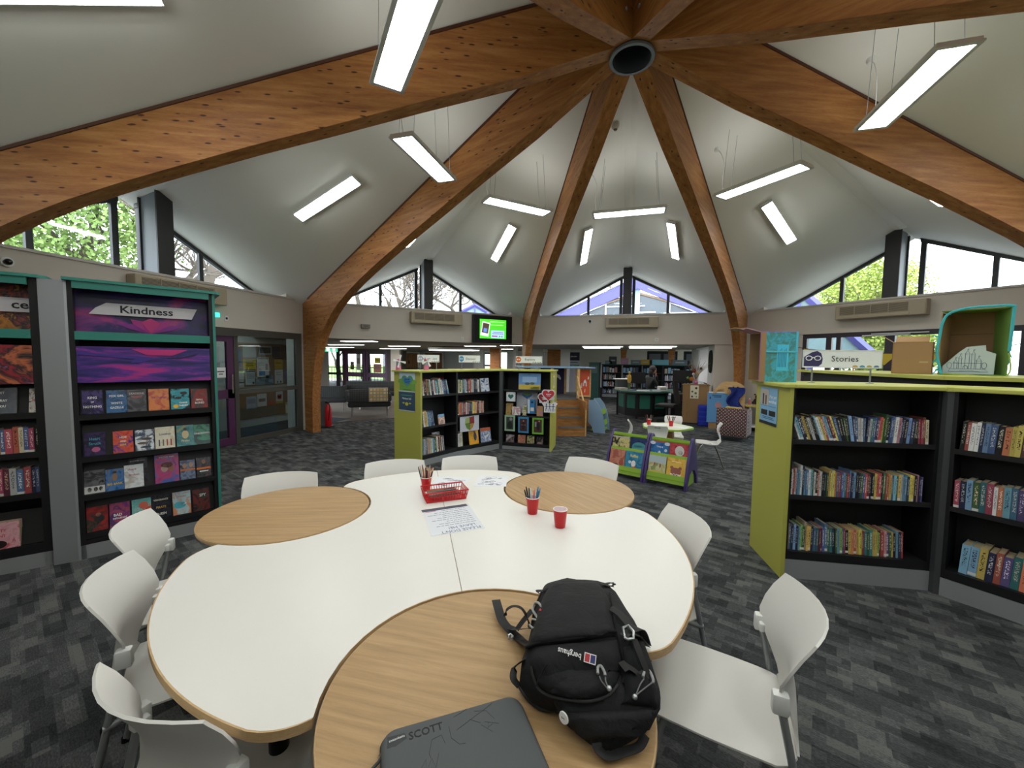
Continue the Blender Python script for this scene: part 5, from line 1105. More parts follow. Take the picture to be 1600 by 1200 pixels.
for p in ([(700, 680), (715, 710), (745, 735)], [(738, 690), (742, 715), (755, 735)], [(975, 680), (950, 720), (912, 765)], [(1015, 690), (985, 730), (915, 770)]): cord('zip_cord', p, .0016, .034 if p[0][0] < 800 else .022, mat('zip_cord_grey', '6a6c6e', .7))
for p, o_ in (((758, 738), .034), ((908, 768), .022)):
    q, nr = hit(*p, o_); b = BM(); bmesh.ops.create_icosphere(b, subdivisions=2, radius=.0065, matrix=Matrix.Translation(q)); obj('zip_toggle', b, SILVER, bp, smooth=True)
q, nr = hit(505, 868, .012)
def orient(nr, up): z = nr.normalized(); x = up.cross(z).normalized(); y = z.cross(x); return Matrix((x, y, z)).transposed().to_4x4()
b = BM(); lathe(b, [(.001, .003), (.0125, .003), (.0135, 0)], 20, Matrix.Translation(q) @ orient(nr, Vector((0, 1, 0)))); obj('round_badge', b, PAPER, bp)
text('badge_mark', 'S', .012, INK, bp, q+nr*.0035, orient(nr, Vector((0, 1, 0))).to_euler(), extr=.0002)
# logo: upside down, reads from the far side
ql, nl = hit(465, 496, .03); qr, nr2 = hit(598, 506, .03); dx = (ql-qr); dx.normalize(); nm = (nl+nr2).normalized(); y = nm.cross(dx).normalized(); z = dx.cross(y)
Rm = Matrix((dx, y, z)).transposed().to_4x4(); mid = (ql+qr)/2
lw = (ql-qr).length
tl_ = text('logo_lettering', 'berghaus', .018, mat('logo_white', 'f0f0f2', .5), bp, mid+dx*.007, Rm.to_euler(), extr=.0006, sx=1, bold=.0002)
tl_.scale = (lw*.96/max(tl_.dimensions.x, 1e-3), 1, 1)
qb, nb_ = hit(632, 511, .031)
def lp(u, v): return qb+dx*u+y*v
for us, c, h in (((-.0145, .0145), 'f0f0f2', .0105), ((.001, .0125), 'b8323a', .0085), ((-.0125, -.001), '2a3070', .0085)):
    b = BM(); prism(b, [(us[0], -h), (us[1], -h), (us[1], h), (us[0], h)], 0, .0006 if c[0] == 'f' else .0011, Matrix.Translation(qb) @ Rm @ Matrix.Identity(4)); obj('logo_emblem', b, mat('logo_'+c, c, .5), bp)

# ------------------------------------------------------------------ grey laptop sleeve
sl = thing('laptop_sleeve', 'grey neoprene laptop sleeve with a handwritten name and doodles, beside the black rucksack', 'sleeve', (-.481, -3.618, TZ), radians(35.5))
GREYN = mat('neoprene', '55595b', .7, spec=.25); GD = mat('neoprene_side', '3a3d3f', .8)
def rrect(w, h, r, n=8):
    P = []
    for cx_, cy_, a0 in ((w-r, -r, 0), (r, -r, pi/2), (r, -h+r, pi), (w-r, -h+r, 3*pi/2)):
        for i in range(n+1): a = a0+pi/2*i/n; P.append((cx_+r*cos(a), cy_+r*sin(a)))
    return P
W1, H1 = .335, .25
b = BM(); P = rrect(W1, H1, .034)
def shrink(P, k): return [(W1/2+(p[0]-W1/2)*(1-k/(W1/2)), -H1/2+(p[1]+H1/2)*(1-k/(H1/2))) for p in P]
lv = [(0.004, .0), (.0, .004), (0, .016), (.003, .022), (.009, .0252), (.02, .0262)]
rg = [[b.verts.new((x, y_, z)) for x, y_ in shrink(P, k)] for k, z in lv]
for A, B in zip(rg, rg[1:]):
    for i in range(len(A)): b.faces.new((A[i], A[(i+1) % len(A)], B[(i+1) % len(A)], B[i]))
b.faces.new(rg[0][::-1]); b.faces.new(rg[-1]); obj('padded_case', b, GREYN, sl, smooth=True)
b = BM(); tube(b, [(x, y_, .011) for x, y_ in shrink(P, -.0008)], .0022, 6, closed=True); obj('zip', b, mat('zip_black', '16171a', .6), sl, smooth=True)
b = BM(); tube(b, [(0, -.052, .012), (-.006, -.06, .012), (-.03, -.075, .006)], .0035, 8); obj('zip_pull', b, GD, sl, smooth=True)
b = BM(); tube(b, [(.002, -.045, .012), (-.004, -.053, .013)], .005, 8); obj('zip_slider', b, CHROME, sl, smooth=True)
TX = mat('marker_ink', '1d1f22', .8)
text('owner_name', 'SCOTT', .027, TX, sl, (.098, -.035, .0264), (0, 0, .04), extr=.0002, sx=.9, bold=.0003)
b = BM(); prism(b, [(.012, -.048), (.014, -.022), (.052, -.024), (.056, -.038), (.03, -.05)], .0255, .0263); obj('brand_tag', b, GD, sl)
text('brand_lettering', 'amazonbasics', .0085, PAPER, sl, (.034, -.032, .0266), (0, 0, .12), extr=.0002, sx=.75)
for seg in ([(.165, -.055), (.25, -.018), (.262, -.012)], [(.215, -.02), (.243, -.028), (.256, -.055)], [(.2, -.038), (.222, -.055)], [(.222, -.06), (.243, -.085)], [(.232, -.055), (.262, -.07)], [(.165, -.02), (.2, -.008)], [(.15, -.04), (.15, -.07), (.165, -.09), (.178, -.092)], [(.108, -.06), (.098, -.09), (.1, -.1)], [(.108, -.06), (.13, -.055), (.135, -.078)], [(.08, -.115), (.09, -.1), (.088, -.125), (.102, -.102), (.108, -.125), (.118, -.095)], [(.24, -.06), (.235, -.072), (.248, -.066)]):
    b = BM(); tube(b, [(p[0], p[1], .0263) for p in seg], .0006, 4); obj('doodle', b, mat('doodle_ink', '3c4044', .8), sl)
# ------------------------------------------------------------------ glazed lobby in the west wall
m = bayM(180)
d = thing('door_1', None, None); d['kind'] = 'structure'
def bl(x0, x1, y0, y1, z0, z1, mt, par, name, bev=0): return obj(name, bx(x0, x1, A0+y0, A0+y1, z0, z1, m, bev), mt, par)
for x0, x1, z0, z1 in ((.79, 2.76, 2.0, 2.13), (1.19, 1.27, 0, 2.0), (2.62, 2.76, 0, 2.0), (1.27, 2.62, .92, 1.0), (1.27, 2.62, 0, .09)): bl(x0, x1, .0, .08, z0, z1, BRONZE, d, 'frame_bar')
bl(.79, 1.25, -.04, .0, 1.98, 2.07, BRONZE, d, 'door_closer')
bl(1.27, 2.62, .035, .042, 1.0, 2.0, GLASSD, d, 'glass_pane'); bl(1.27, 2.62, .035, .042, .09, .92, GLASSD, d, 'glass_pane')
dl = thing('door_2', None, None); dl['kind'] = 'structure'
for x0, x1, z0, z1 in ((.81, 1.18, 1.88, 1.98), (.81, 1.18, 0.01, .14), (.81, 1.18, .86, 1.02), (1.06, 1.18, .14, 1.88), (.81, .85, .14, 1.88)): bl(x0, x1, .005, .06, z0, z1, PURPLE, dl, 'door_rail')
bl(.85, 1.06, .03, .036, 1.02, 1.88, GLASSD, dl, 'glass_pane'); bl(.85, 1.06, .03, .036, .14, .86, GLASSD, dl, 'glass_pane')
b = BM(); tube(b, [(1.12, A0-.04, .95), (1.12, A0-.04, 1.3)], .012, 8); 
for v in b.verts: v.co = m @ v.co
obj('door_handle', b, CHROME, dl, smooth=True)
def flatn(nm, lb, cat, x0, x1, z0, z1, mt, y=-.003, deco=(), group=None, tx=()):
    c = m @ Vector(((x0+x1)/2, A0+y, z0)); t = thing(nm, lb, cat, c, atan2(m[1][0], m[0][0]), group); w, h = x1-x0, z1-z0
    obj('sheet', bx(-w/2, w/2, 0, .003, 0, h), mt, t)
    for dx, dz, a_, b__, cc in deco: obj('print', bx((dx-a_/2)*w, (dx+a_/2)*w, -.003, 0, (dz-b__/2)*h, (dz+b__/2)*h), mat('lp_'+cc, cc, .6), t)
    for s, sx_, sz_, size, cc in tx: text('lettering', s, size, mat('lt_'+cc, cc, .6), t, (sx_*w, -.0035, sz_*h), (pi/2, 0, 0), extr=.0003)
    return t
flatn('door_notice', 'small white notice on the purple lobby door glass', 'notice', .84, 1.02, 1.24, 1.42, PAPER, deco=[(0, .6, .7, .12, '55565a'), (0, .35, .4, .1, '55565a')])
# lobby behind the glass
b = BM(); box(b, -1.5, 4.6, A0+1.45, A0+1.6, 0, 2.5, m); box(b, -1.5, 3.0, A0+.16, A0+1.5, 2.2, 2.3, m); box(b, 2.84, 2.9, A0+.14, A0+.5, 0, 2.2, m); struct('wall_lobby_back', b, WALLG)
b = BM(); box(b, -1.5, 4.5, A0+.1, A0+1.45, 0.0, .008, m); struct('floor_3', b, mat('lobby_mat', '2f3b48', .95))
for nm, lb, x0, x1, z0, z1 in (('pinboard', 'brown pinboard crowded with posters behind the lobby glass', 2.3, 4.0, .93, 1.93), ('pinboard', 'lower brown pinboard with leaflets behind the lobby glass', 2.42, 4.05, .18, .86)):
    t = flatn(nm, lb, 'pinboard', x0, x1, z0, z1, mat('cork', '7a6550', .95), y=1.43, group='pinboards in the lobby')
LP = [('poster with photograph and text at the left of the upper pinboard', 2.32, 2.56, .92, 1.37, 'c9c6c2', [(0, .88, .9, .22, '6a4030'), (0, .6, .8, .02, '88888a'), (0, .5, .8, .02, '88888a'), (0, .25, 1, .06, '3a3c48')]),
      ('dark blue poster at the upper left of the upper pinboard', 2.32, 2.5, 1.36, 1.78, '2c5a80', [(0, .2, .8, .3, '16283a')]),
      ('faded white sheet at the top of the upper pinboard', 2.55, 2.88, 1.56, 1.88, 'a9ada8', []),
      ('bright yellow notice on the upper pinboard', 2.55, 2.87, 1.33, 1.6, 'c9b02a', [(0, .75, .6, .05, '3a3418'), (0, .6, .7, .05, '3a3418'), (0, .45, .5, .05, '3a3418'), (0, .3, .6, .05, '3a3418')]),
      ('white typed notice below the yellow notice', 2.6, 2.84, .97, 1.3, 'b9bcc0', [(0, .93, 1, .07, '3a3c44'), (0, .75, .8, .03, '777'*2), (0, .65, .8, .03, '777'*2), (0, .55, .8, .03, '777'*2), (0, .45, .8, .03, '777'*2), (.3, .12, .2, .15, '333'*2)]),
      ('large white poster with a blue drawing in the middle of the pinboard', 2.9, 3.22, 1.1, 1.6, 'd2ccc6', [(0, .94, .8, .04, '3a3c50'), (-.1, .25, .5, .2, '4a7cae'), (-.15, .72, .5, .02, '888888'), (-.15, .64, .5, .02, '888888'), (.3, .55, .2, .3, '8a6a60')]),
      ('small grey screen-like leaflet at the top of the pinboard', 2.96, 3.3, 1.67, 1.87, '9a9ea0', [(0, .5, .86, .7, '1e2a30')]),
      ('orange and white leaflet at the right of the pinboard', 3.38, 3.62, 1.31, 1.62, 'b8923a', [(0, .9, 1, .2, '22242a'), (0, .5, .7, .05, '6a5020')]),
      ('white leaflet under the orange one', 3.38, 3.62, .96, 1.3, 'c6c6c8', [(0, .8, .7, .04, '888888'), (0, .65, .7, .04, '888888'), (-.2, .12, .15, .14, '33343a'), (.2, .12, .15, .14, '33343a')]),
      ('dark blue photo poster at the top right of the pinboard', 3.32, 3.56, 1.58, 1.88, '26344a', []), ('dark brown photo poster at the far right of the pinboard', 3.58, 3.85, 1.55, 1.9, '3c3430', []),
      ('grey-blue sheet in the lower row of the pinboard', 2.86, 3.1, .94, 1.14, '7a8a92', []), ('slate sheet beside it in the lower row of the pinboard', 3.12, 3.34, .94, 1.18, '5a6a7a', []), ('blue sheet at the right end of the pinboard', 3.66, 3.85, .98, 1.3, '4a5f86', []),
      ('pale blue leaflet at the left of the lower pinboard', 2.6, 2.86, .42, .7, '9fb2c4', [(0, .6, .8, .4, '7a90aa')]), ('white leaflet with a photograph on the lower pinboard', 2.88, 3.13, .44, .74, 'c2c6c8', [(0, .5, .7, .25, '50565a')]),
      ('red-footed leaflet on the lower pinboard', 3.16, 3.38, .45, .74, '6a5a50', [(0, .15, 1, .3, 'a03c28')]), ('leaflet with a round red and white emblem on the lower pinboard', 3.4, 3.6, .46, .76, 'b8bcc0', [(0, .55, .6, .4, 'b04040'), (0, .55, .35, .22, 'e0e4e8'), (0, .1, 1, .2, 'b89a3a')]),
      ('white and yellow leaflet at the lower right corner of the lower pinboard', 3.68, 3.94, .15, .46, 'c8ccb8', [(0, .9, 1, .15, 'b0a83a'), (0, .1, 1, .12, 'b0a83a')])]
for lb, x0, x1, z0, z1, c, de in LP: flatn('pinned_sheet', lb, 'poster', x0, x1, z0, z1, mat('pin_'+c, c, .7), y=1.425, deco=de, group='sheets on the lobby pinboards')
t = thing('lobby_fill_light', 'added square fill light in the lobby ceiling behind the glass', 'light', m @ Vector((2.2, A0+.8, 2.2))); obj('diffuser', bx(-.3, .3, -.3, .3, -.02, -.01), GLOWS, t); obj('trim', bx(-.33, .33, -.33, .33, -.009, 0), PLCAP, t)  # added glowing panel that brightens the lobby behind the glass
# small wall fittings
def fitting(nm, lb, cat, deg, s, z, w, h, d, mt, extra=None, rnd_=.004):
    mm = bayM(deg); t = thing(nm, lb, cat, mm @ Vector((s, A0-.001, z)), radians(deg-90)); obj('body', bx(-w/2, w/2, -d, 0, -h/2, h/2, None, rnd_), mt, t)
    if extra: obj(extra[0], bx(-w*.25, w*.25, -d-.004, -d, -h*.2, h*.2), extra[1], t)
    return t
fitting('wall_sensor', 'small grey bell box on the white wall left of the air conditioner', 'sensor', 135, -1.54, 2.36, .2, .09, .08, mat('sensor_grey', '77756f', .5), ('vent', ACD))
fitting('light_switch', 'white switch plate on the upper wall left of the screen', 'switch', 135, .9, 2.15, .09, .09, .012, PLCAP, ('rocker', SILLM), .002)
fitting('thermostat', 'white thermostat just right of the wall screen', 'thermostat', 135, 2.53, 2.30, .12, .12, .03, WALLM, ('dial', SILLM))
fitting('switch_panel', 'small white plate on the wall beside the green exit light', 'switch', 180, 1.06, 2.29, .07, .09, .015, PLCAP, ('button', INK), .002)
fitting('wall_socket', 'white socket plate on the wall below the north air conditioner', 'socket', 90, .78, 2.18, .1, .09, .012, PLCAP, ('slot', SILLM), .002)
for deg, s, z, lb in ((90, -.97, 2.69, 'small dark dome camera on the wall left of the north air conditioner'), (180, -1.53, 2.67, 'round dark camera at the left edge above the tall bookcase')):
    mm = bayM(deg); t = thing('dome_camera', lb, 'camera', mm @ Vector((s, A0, z)), radians(deg-90))
    b = BM(); lathe(b, [(.06, 0), (.055, .03), (.001, .03)], 18, T(0, 0, 0, rx=pi/2)); obj('mount', b, PLCAP, t, smooth=True)
    b = BM(); bmesh.ops.create_uvsphere(b, u_segments=16, v_segments=10, radius=.036, matrix=T(0, -.04, 0)); obj('dome', b, mat('dome_black', '121316', .15), t, smooth=True)
mm = bayM(180); t = thing('exit_light', 'green lit emergency light at the corner above the Kindness bookcase', 'light', mm @ Vector((.87, A0-.02, 2.33)), radians(90))
obj('body', bx(-.03, .03, -.05, 0, -.04, .04, None, .006), mat('green_lit', '4ac8b8', .4, emit='3fd0b8', es=.8), t)
# wall screen
mm = bayM(135); t = thing('wall_screen', 'black-framed wall screen showing a bright green slide with a snapshot', 'screen', mm @ Vector((1.765, A0-.03, 2.435)), radians(45))
W_, H_ = 1.2, .75
obj('casing', bx(-W_/2, W_/2, -.07, .0, -H_/2, H_/2, None, .01), BLACK, t)
obj('bezel', bx(-.51, .51, -.078, -.07, -.34, .34), BLACK2, t)
dsp = obj('display', bx(-.40, .40, -.084, -.078, -.255, .265), mat('screen_green', '49c02c', .3, emit='49c02c', es=.55), t)
def em(name, c, e=.5): return mat('scr_'+c, c, .3, emit=c, es=e)
b = BM(); box(b, -.12, .12, -.088, -.084, -.19, .19, T(-.235, 0, .0, ry=.16)); obj('snapshot_frame', b, em('s', 'd8dcd8'), dsp)
b = BM(); box(b, -.095, .095, -.09, -.088, -.11, .155, T(-.235, 0, .0, ry=.16)); obj('snapshot', b, em('s', '5a4a3c', .3), dsp)
b = BM(); box(b, -.05, .05, -.092, -.09, -.08, .02, T(-.235, 0, .0, ry=.16)); obj('snapshot', b, em('s', '6a8ae0', .4), dsp)
obj('text_box', bx(-.06, .34, -.088, -.084, -.235, -.03), em('s', 'a9c4f0'), dsp)
for z, x0, x1, c in ((-.08, 0, .3, '4a5a90'), (-.12, -.03, .31, '4a5a90'), (.2, -.1, .34, 'c0f0a8'), (.12, -.1, .3, 'b0e898')): obj('text_line', bx(x0, x1, -.091, -.088, z-.008, z+.008), em('s', c), dsp)
obj('text_line', bx(-.04, .13, -.091, -.088, -.20, -.17), em('s', '8a2a70'), dsp)
for x in (.2, .27): 
    b = BM(); lathe(b, [(.025, 0), (.025, .002)], 12, T(x, -.088, -.19, rx=pi/2)); obj('logo_dot', b, em('s', '4a9a6a'), dsp)

# ------------------------------------------------------------------ north-east glazing below the panel
m = bayM(45); w = thing('window_21', None, None); w['kind'] = 'structure'
DP = mat('aubergine_frame', '2c2230', .45)
for x0, x1, z0, z1 in ((-1.52, 1.58, 2.15, 2.26), (-1.52, 1.58, 0, .1), (-1.52, -1.44, 0, 2.15), (-1.08, -.98, 0, 2.15), (-.9, -.82, 0, 2.15), (-.12, .02, 0, 2.15), (.68, .78, 0, 2.15), (1.5, 1.58, 0, 2.15), (-.82, 1.5, 1.0, 1.1)):
    obj('frame_bar', bx(x0, x1, A0+.02, A0+.1, z0, z1, m), DP, w)
for x0, x1 in ((-1.44, -1.08), (-.82, -.12), (.02, .68), (.78, 1.5)): obj('glass_pane', bx(x0, x1, A0+.05, A0+.056, .1, 2.15, m), GLASS, w)
t = thing('door_closer', 'white bars standing for lamp reflections at the top of the glazed door behind the boxes', 'closer', m @ Vector((0, A0-.03, 2.16)), radians(-45))  # lamp reflections on the glass, modelled as white bars
obj('reflected_strip', bx(-.45, .25, -.02, .0, -.01, .012), PLCAP, t); obj('reflected_strip', bx(-.3, .5, -.05, -.03, .02, .035), PLCAP, t)

# ------------------------------------------------------------------ entrance doors, north-west
P0, P1 = Vector((-15.244, 13.096, 0)), Vector((-10.801, 12.362, 0)); rz = atan2(P1.y-P0.y, P1.x-P0.x); E = frame2(P0.x, P0.y, rz)
d = thing('door_3', None, None, P0, rz); d['kind'] = 'structure'
def eb(x0, x1, z0, z1, mt, nm, y0=0, y1=.08, par=None): return obj(nm, bx(x0, x1, y0, y1, z0, z1), mt, par or d)
eb(0, 4.45, 1.93, 2.056, MAROON, 'frame_bar'); eb(0, .06, 0, 1.93, FRAME, 'frame_bar'); eb(.75, .95, 0, 1.93, FRAME, 'frame_bar'); eb(1.2, 1.42, 0, 1.93, MAROON, 'frame_bar'); eb(0, 1.3, .72, .84, FRAME, 'frame_bar'); eb(4.2, 4.45, 0, 1.93, MAROON, 'frame_bar')
for x0 in (1.42, 2.84):
    eb(x0, x0+.12, 0, 1.93, PURPLE, 'door_rail'); eb(x0+1.24, x0+1.36, 0, 1.93, PURPLE, 'door_rail'); eb(x0+.12, x0+1.24, 1.8, 1.93, MAROON, 'door_rail'); eb(x0+.12, x0+1.24, .66, .88, PURPLE, 'door_rail'); eb(x0+.12, x0+1.24, 0, .16, PURPLE, 'door_rail')
    eb(x0+.12, x0+1.24, .16, 1.8, GLASS, 'glass_pane', .03, .036)
    eb(x0+.62, x0+.8, .0, 1.93, FRAME, 'frame_bar', .5, .58)
    hx = x0+(1.18 if x0 < 2 else .06); b = BM(); tube(b, [(hx, -.09, .55), (hx, -.09, 1.05)], .03, 8); obj('door_handle', b, BLACK, d)
eb(.06, .75, .84, 1.93, GLASS, 'glass_pane', .03, .036); eb(.06, .75, .05, .72, GLASS, 'glass_pane', .03, .036); eb(.95, 1.2, .84, 1.93, GLASS, 'glass_pane', .03, .036)
for lb, x, z, w_, h_, c in (('dark and yellow poster on the left entrance door', 1.78, 1.02, .25, .4, '4a4a1c'), ('white typed sheets on the left entrance door', 2.2, 1.0, .28, .8, 'b0aca8'), ('yellow notice on the right entrance door', 3.42, 1.35, .38, .28, 'b8a41c'), ('reddish event poster under the yellow notice', 3.35, .9, .5, .42, 'a8685c')):
    o = thing('door_poster', lb, 'poster', E @ Vector((x, -.012, z)), rz, 'posters on the entrance doors'); obj('sheet', bx(0, w_, 0, .008, 0, h_), mat('dp_'+c, c, .7), o); obj('print', bx(w_*.15, w_*.85, -.003, 0, h_*.4, h_*.75), mat('dpp_'+c, '7c6a60' if c != 'b8a41c' else '8a7a14', .7), o)
o = thing('exit_sign', 'green exit sign hanging under the low ceiling by the entrance', 'sign', (-12.25, 10.0, 1.86), radians(15)); obj('panel', bx(-.28, .28, -.02, .02, 0, .2), mat('exit_green', '1f7a5a', .5, emit='1f8a64', es=.5), o); obj('pictogram', bx(-.2, -.06, -.024, -.02, .03, .17), PAPER, o); obj('arrow', bx(.06, .18, -.024, -.02, .05, .15), PAPER, o)
# wooden doors on the far west wall
F = frame2(-13.802, 17.34, atan2(.378, 5.884)); rzf = atan2(.378, 5.884)
for i, (x0, x1) in enumerate(((.35, 1.63), (1.96, 3.2))):
    d = thing('door_%d' % (4+i), None, None, F @ Vector((x0, -.03, 0)), rzf); d['kind'] = 'structure'; wd = x1-x0
    obj('door_leaf', bx(.06, wd-.06, -.03, .01, 0, 1.93), DOORWOOD, d); b = BM(); box(b, -.04, .06, -.04, .02, 0, 2.0); box(b, wd-.06, wd+.04, -.04, .02, 0, 2.0); box(b, -.04, wd+.04, -.04, .02, 1.93, 2.02); obj('frame_bar', b, WALLM, d); obj('sign_plate', bx(wd/2-.05, wd/2+.03, -.036, -.03, 1.28, 1.48), INK, d)

# recessed lights in the low ceilings
lowl = [(-6.67, 4.5, .3, 1.0, 'nearest the foot of the left rib'), (-9.0, 6.9, .3, 1.3, 'second in line towards the entrance'), (-11.7, 9.7, .35, 1.6, 'third in line towards the entrance'), (-7.5, 8.05, .3, 1.2, 'above the plaid sofa, right of the line'), (-10.1, 11.4, .3, 1.3, 'above the entrance doors'),
        (-4.6, 7.9, .3, 1.1, 'right above the Information sign'), (-3.3, 7.4, .3, .9, 'under the wall screen'), (-7.4, 14.0, .3, 1.4, 'far back beyond the Discover sign'), (-4.9, 11.5, .3, .9, 'far back right of the Discover sign'), (-.7, 8.3, 1.2, .3, 'over the wooden steps, nearer one'), (-.8, 9.6, 1.2, .3, 'over the wooden steps, further one'), (.75, 8.1, 1.3, .3, 'over the office desk, nearer one'), (.75, 9.4, 1.3, .3, 'over the office desk, further one')]
for x, y, w_, l_, s in lowl:
    t = thing('lobby_fill_light', 'bright recessed light in the low ceiling, ' + s, 'light', (x, y, ZW), group='recessed lights in the low ceilings')
    b = BM(); hx, hy = (w_/2, l_/2) if w_ > .5 else (l_*.45, .16); box(b, -hx-.03, hx+.03, -hy-.03, hy+.03, -.012, .0); obj('trim', b, PLCAP, t); obj('diffuser', bx(-hx, hx, -hy, hy, -.018, -.012), GLOWS, t)
t = thing('disc_light', 'large round pendant light glowing beneath the low ceiling behind the Information sign', 'light', (-6.2, 9.4, ZW-.12)); b = BM(); lathe(b, [(.95, .0), (.97, .02), (.97, .08), (.9, .1)], 40); obj('housing', b, PLCAP, t, smooth=True); b = BM(); lathe(b, [(.93, -.006), (.93, .0)], 40); obj('diffuser', b, GLOWS, t)

# ------------------------------------------------------------------ seating area
TW = mat('tweed', '45484a', .95); t_, n_, l_, b_ = nodes(TW); v_ = coords(n_, l_, 'Object', (1, 1, 1)); k = n_.new('ShaderNodeTexBrick'); k.offset = 0; k.inputs['Scale'].default_value = 17; k.inputs['Brick Width'].default_value = 1; k.inputs['Row Height'].default_value = 1; k.inputs['Mortar Size'].default_value = .07
k.inputs['Color1'].default_value = (*lin(hexc('2a2c2d')), 1); k.inputs['Color2'].default_value = (*lin(hexc('303335')), 1); k.inputs['Mortar'].default_value = (*lin(hexc('454846')), 1)
mpp = n_.new('ShaderNodeMapping'); mpp.inputs['Rotation'].default_value = (pi/2, 0, 0); l_.new(v_, mpp.inputs['Vector']); l_.new(mpp.outputs['Vector'], k.inputs['Vector']); l_.new(k.outputs['Color'], b_.inputs['Base Color'])
DKF = mat('dark_seat', '232426', .9)
def sofa(lb, x, y, rz, w=1.0):
    t = thing('tweed_sofa', lb, 'sofa', (x, y, 0), rz, 'grey tweed sofas')
    obj('seat', bx(-w/2, w/2, 0, .62, .26, .42, None, .05), DKF, t, smooth=True); obj('backrest', bx(-w/2+.04, w/2-.04, -.02, .12, .40, .76, None, .04), TW, t, smooth=True)
    obj('armrest', bx(-w/2-.02, -w/2+.1, .0, .55, .40, .62, None, .04), TW, t, smooth=True); obj('armrest', bx(w/2-.1, w/2+.02, .0, .55, .40, .62, None, .04), TW, t, smooth=True)
    for sx in (-1, 1):
        for yy in (.06, .56): b = BM(); lathe(b, [(.014, 0), (.016, .27)], 10, T(sx*(w/2-.1), yy, 0)); obj('leg', b, CHROME, t, smooth=True)
sofa('tweed sofa seen from behind with a yellow checked blanket over it', -6.72, 4.98, radians(35), 1.12)
sofa('tweed sofa at the left, partly hidden by the rib foot', -8.55, 5.45, radians(25), 1.1)
sofa('tweed sofa furthest back, facing the camera in front of the entrance doors', -9.0, 8.3, radians(205), 1.9)
BK_ = mat('check_blanket', 'b9963c', .95); t_, n_, l_, b_ = nodes(BK_); v_ = coords(n_, l_, 'Object', (1, 1, 1)); k = n_.new('ShaderNodeTexBrick'); k.offset = 0; k.inputs['Scale'].default_value = 8; k.inputs['Brick Width'].default_value = .7; k.inputs['Row Height'].default_value = .7; k.inputs['Mortar Size'].default_value = .12
k.inputs['Color1'].default_value = (*lin(hexc('b8923a')), 1); k.inputs['Color2'].default_value = (*lin(hexc('c9b98e')), 1); k.inputs['Mortar'].default_value = (*lin(hexc('8c8678')), 1); mpp = n_.new('ShaderNodeMapping'); mpp.inputs['Rotation'].default_value = (pi/2, 0, 0); l_.new(v_, mpp.inputs['Vector']); l_.new(mpp.outputs['Vector'], k.inputs['Vector']); l_.new(k.outputs['Color'], b_.inputs['Base Color'])
t = thing('check_blanket', 'yellow and white checked blanket draped over the back of the nearest sofa', 'blanket', (-6.72, 4.98, 0), radians(35)); b = BM()
rs = [[Vector((x, yy+.006*sin(x*30), zz)) for x in [-.02+.5*i/12 for i in range(13)]] for yy, zz in ((-.045, .42), (-.05, .55), (-.048, .68), (-.035, .77), (.03, .79), (.11, .785), (.145, .74), (.15, .62))]
grid_surf(b, rs, .01); obj('cloth', b, BK_, t, smooth=True)
t = thing('coffee_table', 'low white coffee table between the sofas', 'table', (-7.7, 6.6, 0), .5); obj('tabletop', bx(-.5, .5, -.3, .3, .2, .24, None, .01), PLASTIC, t)
for sx in (-.42, .42):
    for sy in (-.24, .24): obj('leg', bx(sx-.02, sx+.02, sy-.02, sy+.02, 0, .2), PLASTIC, t)
t = thing('fire_extinguisher', 'red fire extinguisher on the floor at the foot of the left rib', 'extinguisher', (-6.62, 3.28, 0)); b = BM(); lathe(b, [(.07, .02), (.078, .04), (.078, .42), (.06, .49), (.025, .53), (.022, .56)], 18); obj('cylinder', b, RED, t, smooth=True)
b = BM(); box(b, -.02, .02, -.06, .03, .56, .60); obj('valve_handle', b, BLACK, t); b = BM(); tube(b, smooth_path([(.02, -.02, .57), (.1, -.06, .5), (.1, -.08, .3), (.08, -.08, .16)], 4), .011, 8); obj('hose', b, BLACK, t, smooth=True); obj('base_tray', bx(-.1, .1, -.12, .1, 0, .02), BLACK, t)
t = thing('panel_stand', 'dark grey leaning board between the rib foot and the extinguisher', 'board', (-6.72, 3.12, 0), radians(60)); obj('board', bx(-.16, .16, -.02, .02, 0, .62, None, .01), mat('slate_grey', '44474a', .8), t); obj('foot', bx(-.18, .18, -.09, .09, 0, .025), BLACK, t)

# ------------------------------------------------------------------ children's play castle and steps
KF = frame2(-1.335, 3.93, atan2(.334, .942)); rk = atan2(.334, .942)
t = thing('play_steps', 'four carpeted wooden steps up to the play castle', 'steps', (-1.335, 3.93, 0), rk)
GC = mat('step_carpet', '55575a', .95)
for i in range(4):
    z0, z1 = .182*i, .182*(i+1); y = .22*i
    obj('riser', bx(.0, .585, y, y+.02, z0, z1-.02), STEPWOOD, t); obj('tread', bx(.0, .585, y-.015, y+.24, z1-.03, z1-.012), STEPWOOD, t); obj('tread_carpet', bx(.01, .575, y-.012, y+.24, z1-.012, z1), GC, t)
obj('side_panel', bx(-.03, 0, -.01, .9, 0, .74), STEPWOOD, t); obj('side_panel', bx(.585, .615, -.01, .9, 0, .74), STEPWOOD, t)
pc_ = thing('play_castle', 'wooden play castle with blue roof board, orange and dark purple panels', 'playhouse', (-1.335, 3.93, 0), rk)
obj('deck', bx(-.6, .62, .9, 2.6, .70, .735), GC, pc_); obj('deck_base', bx(-.6, .62, .9, 2.6, .02, .70), STEPWOOD, pc_); obj('deck', bx(.62, .98, 1.14, 2.6, .70, .735), GC, pc_); obj('deck_base', bx(.62, .98, 1.14, 2.6, .02, .70), STEPWOOD, pc_)
for x, y in ((.60, .9), (-.02, .9), (.92, 2.5), (-.5, 2.5)): obj('post', bx(x, x+.06, y-.03, y+.03, .735, 1.43), PLY, pc_)
obj('roof_board', bx(-.75, 1.02, .86, 2.6, 1.425, 1.455, None, .008), SKYB, pc_)
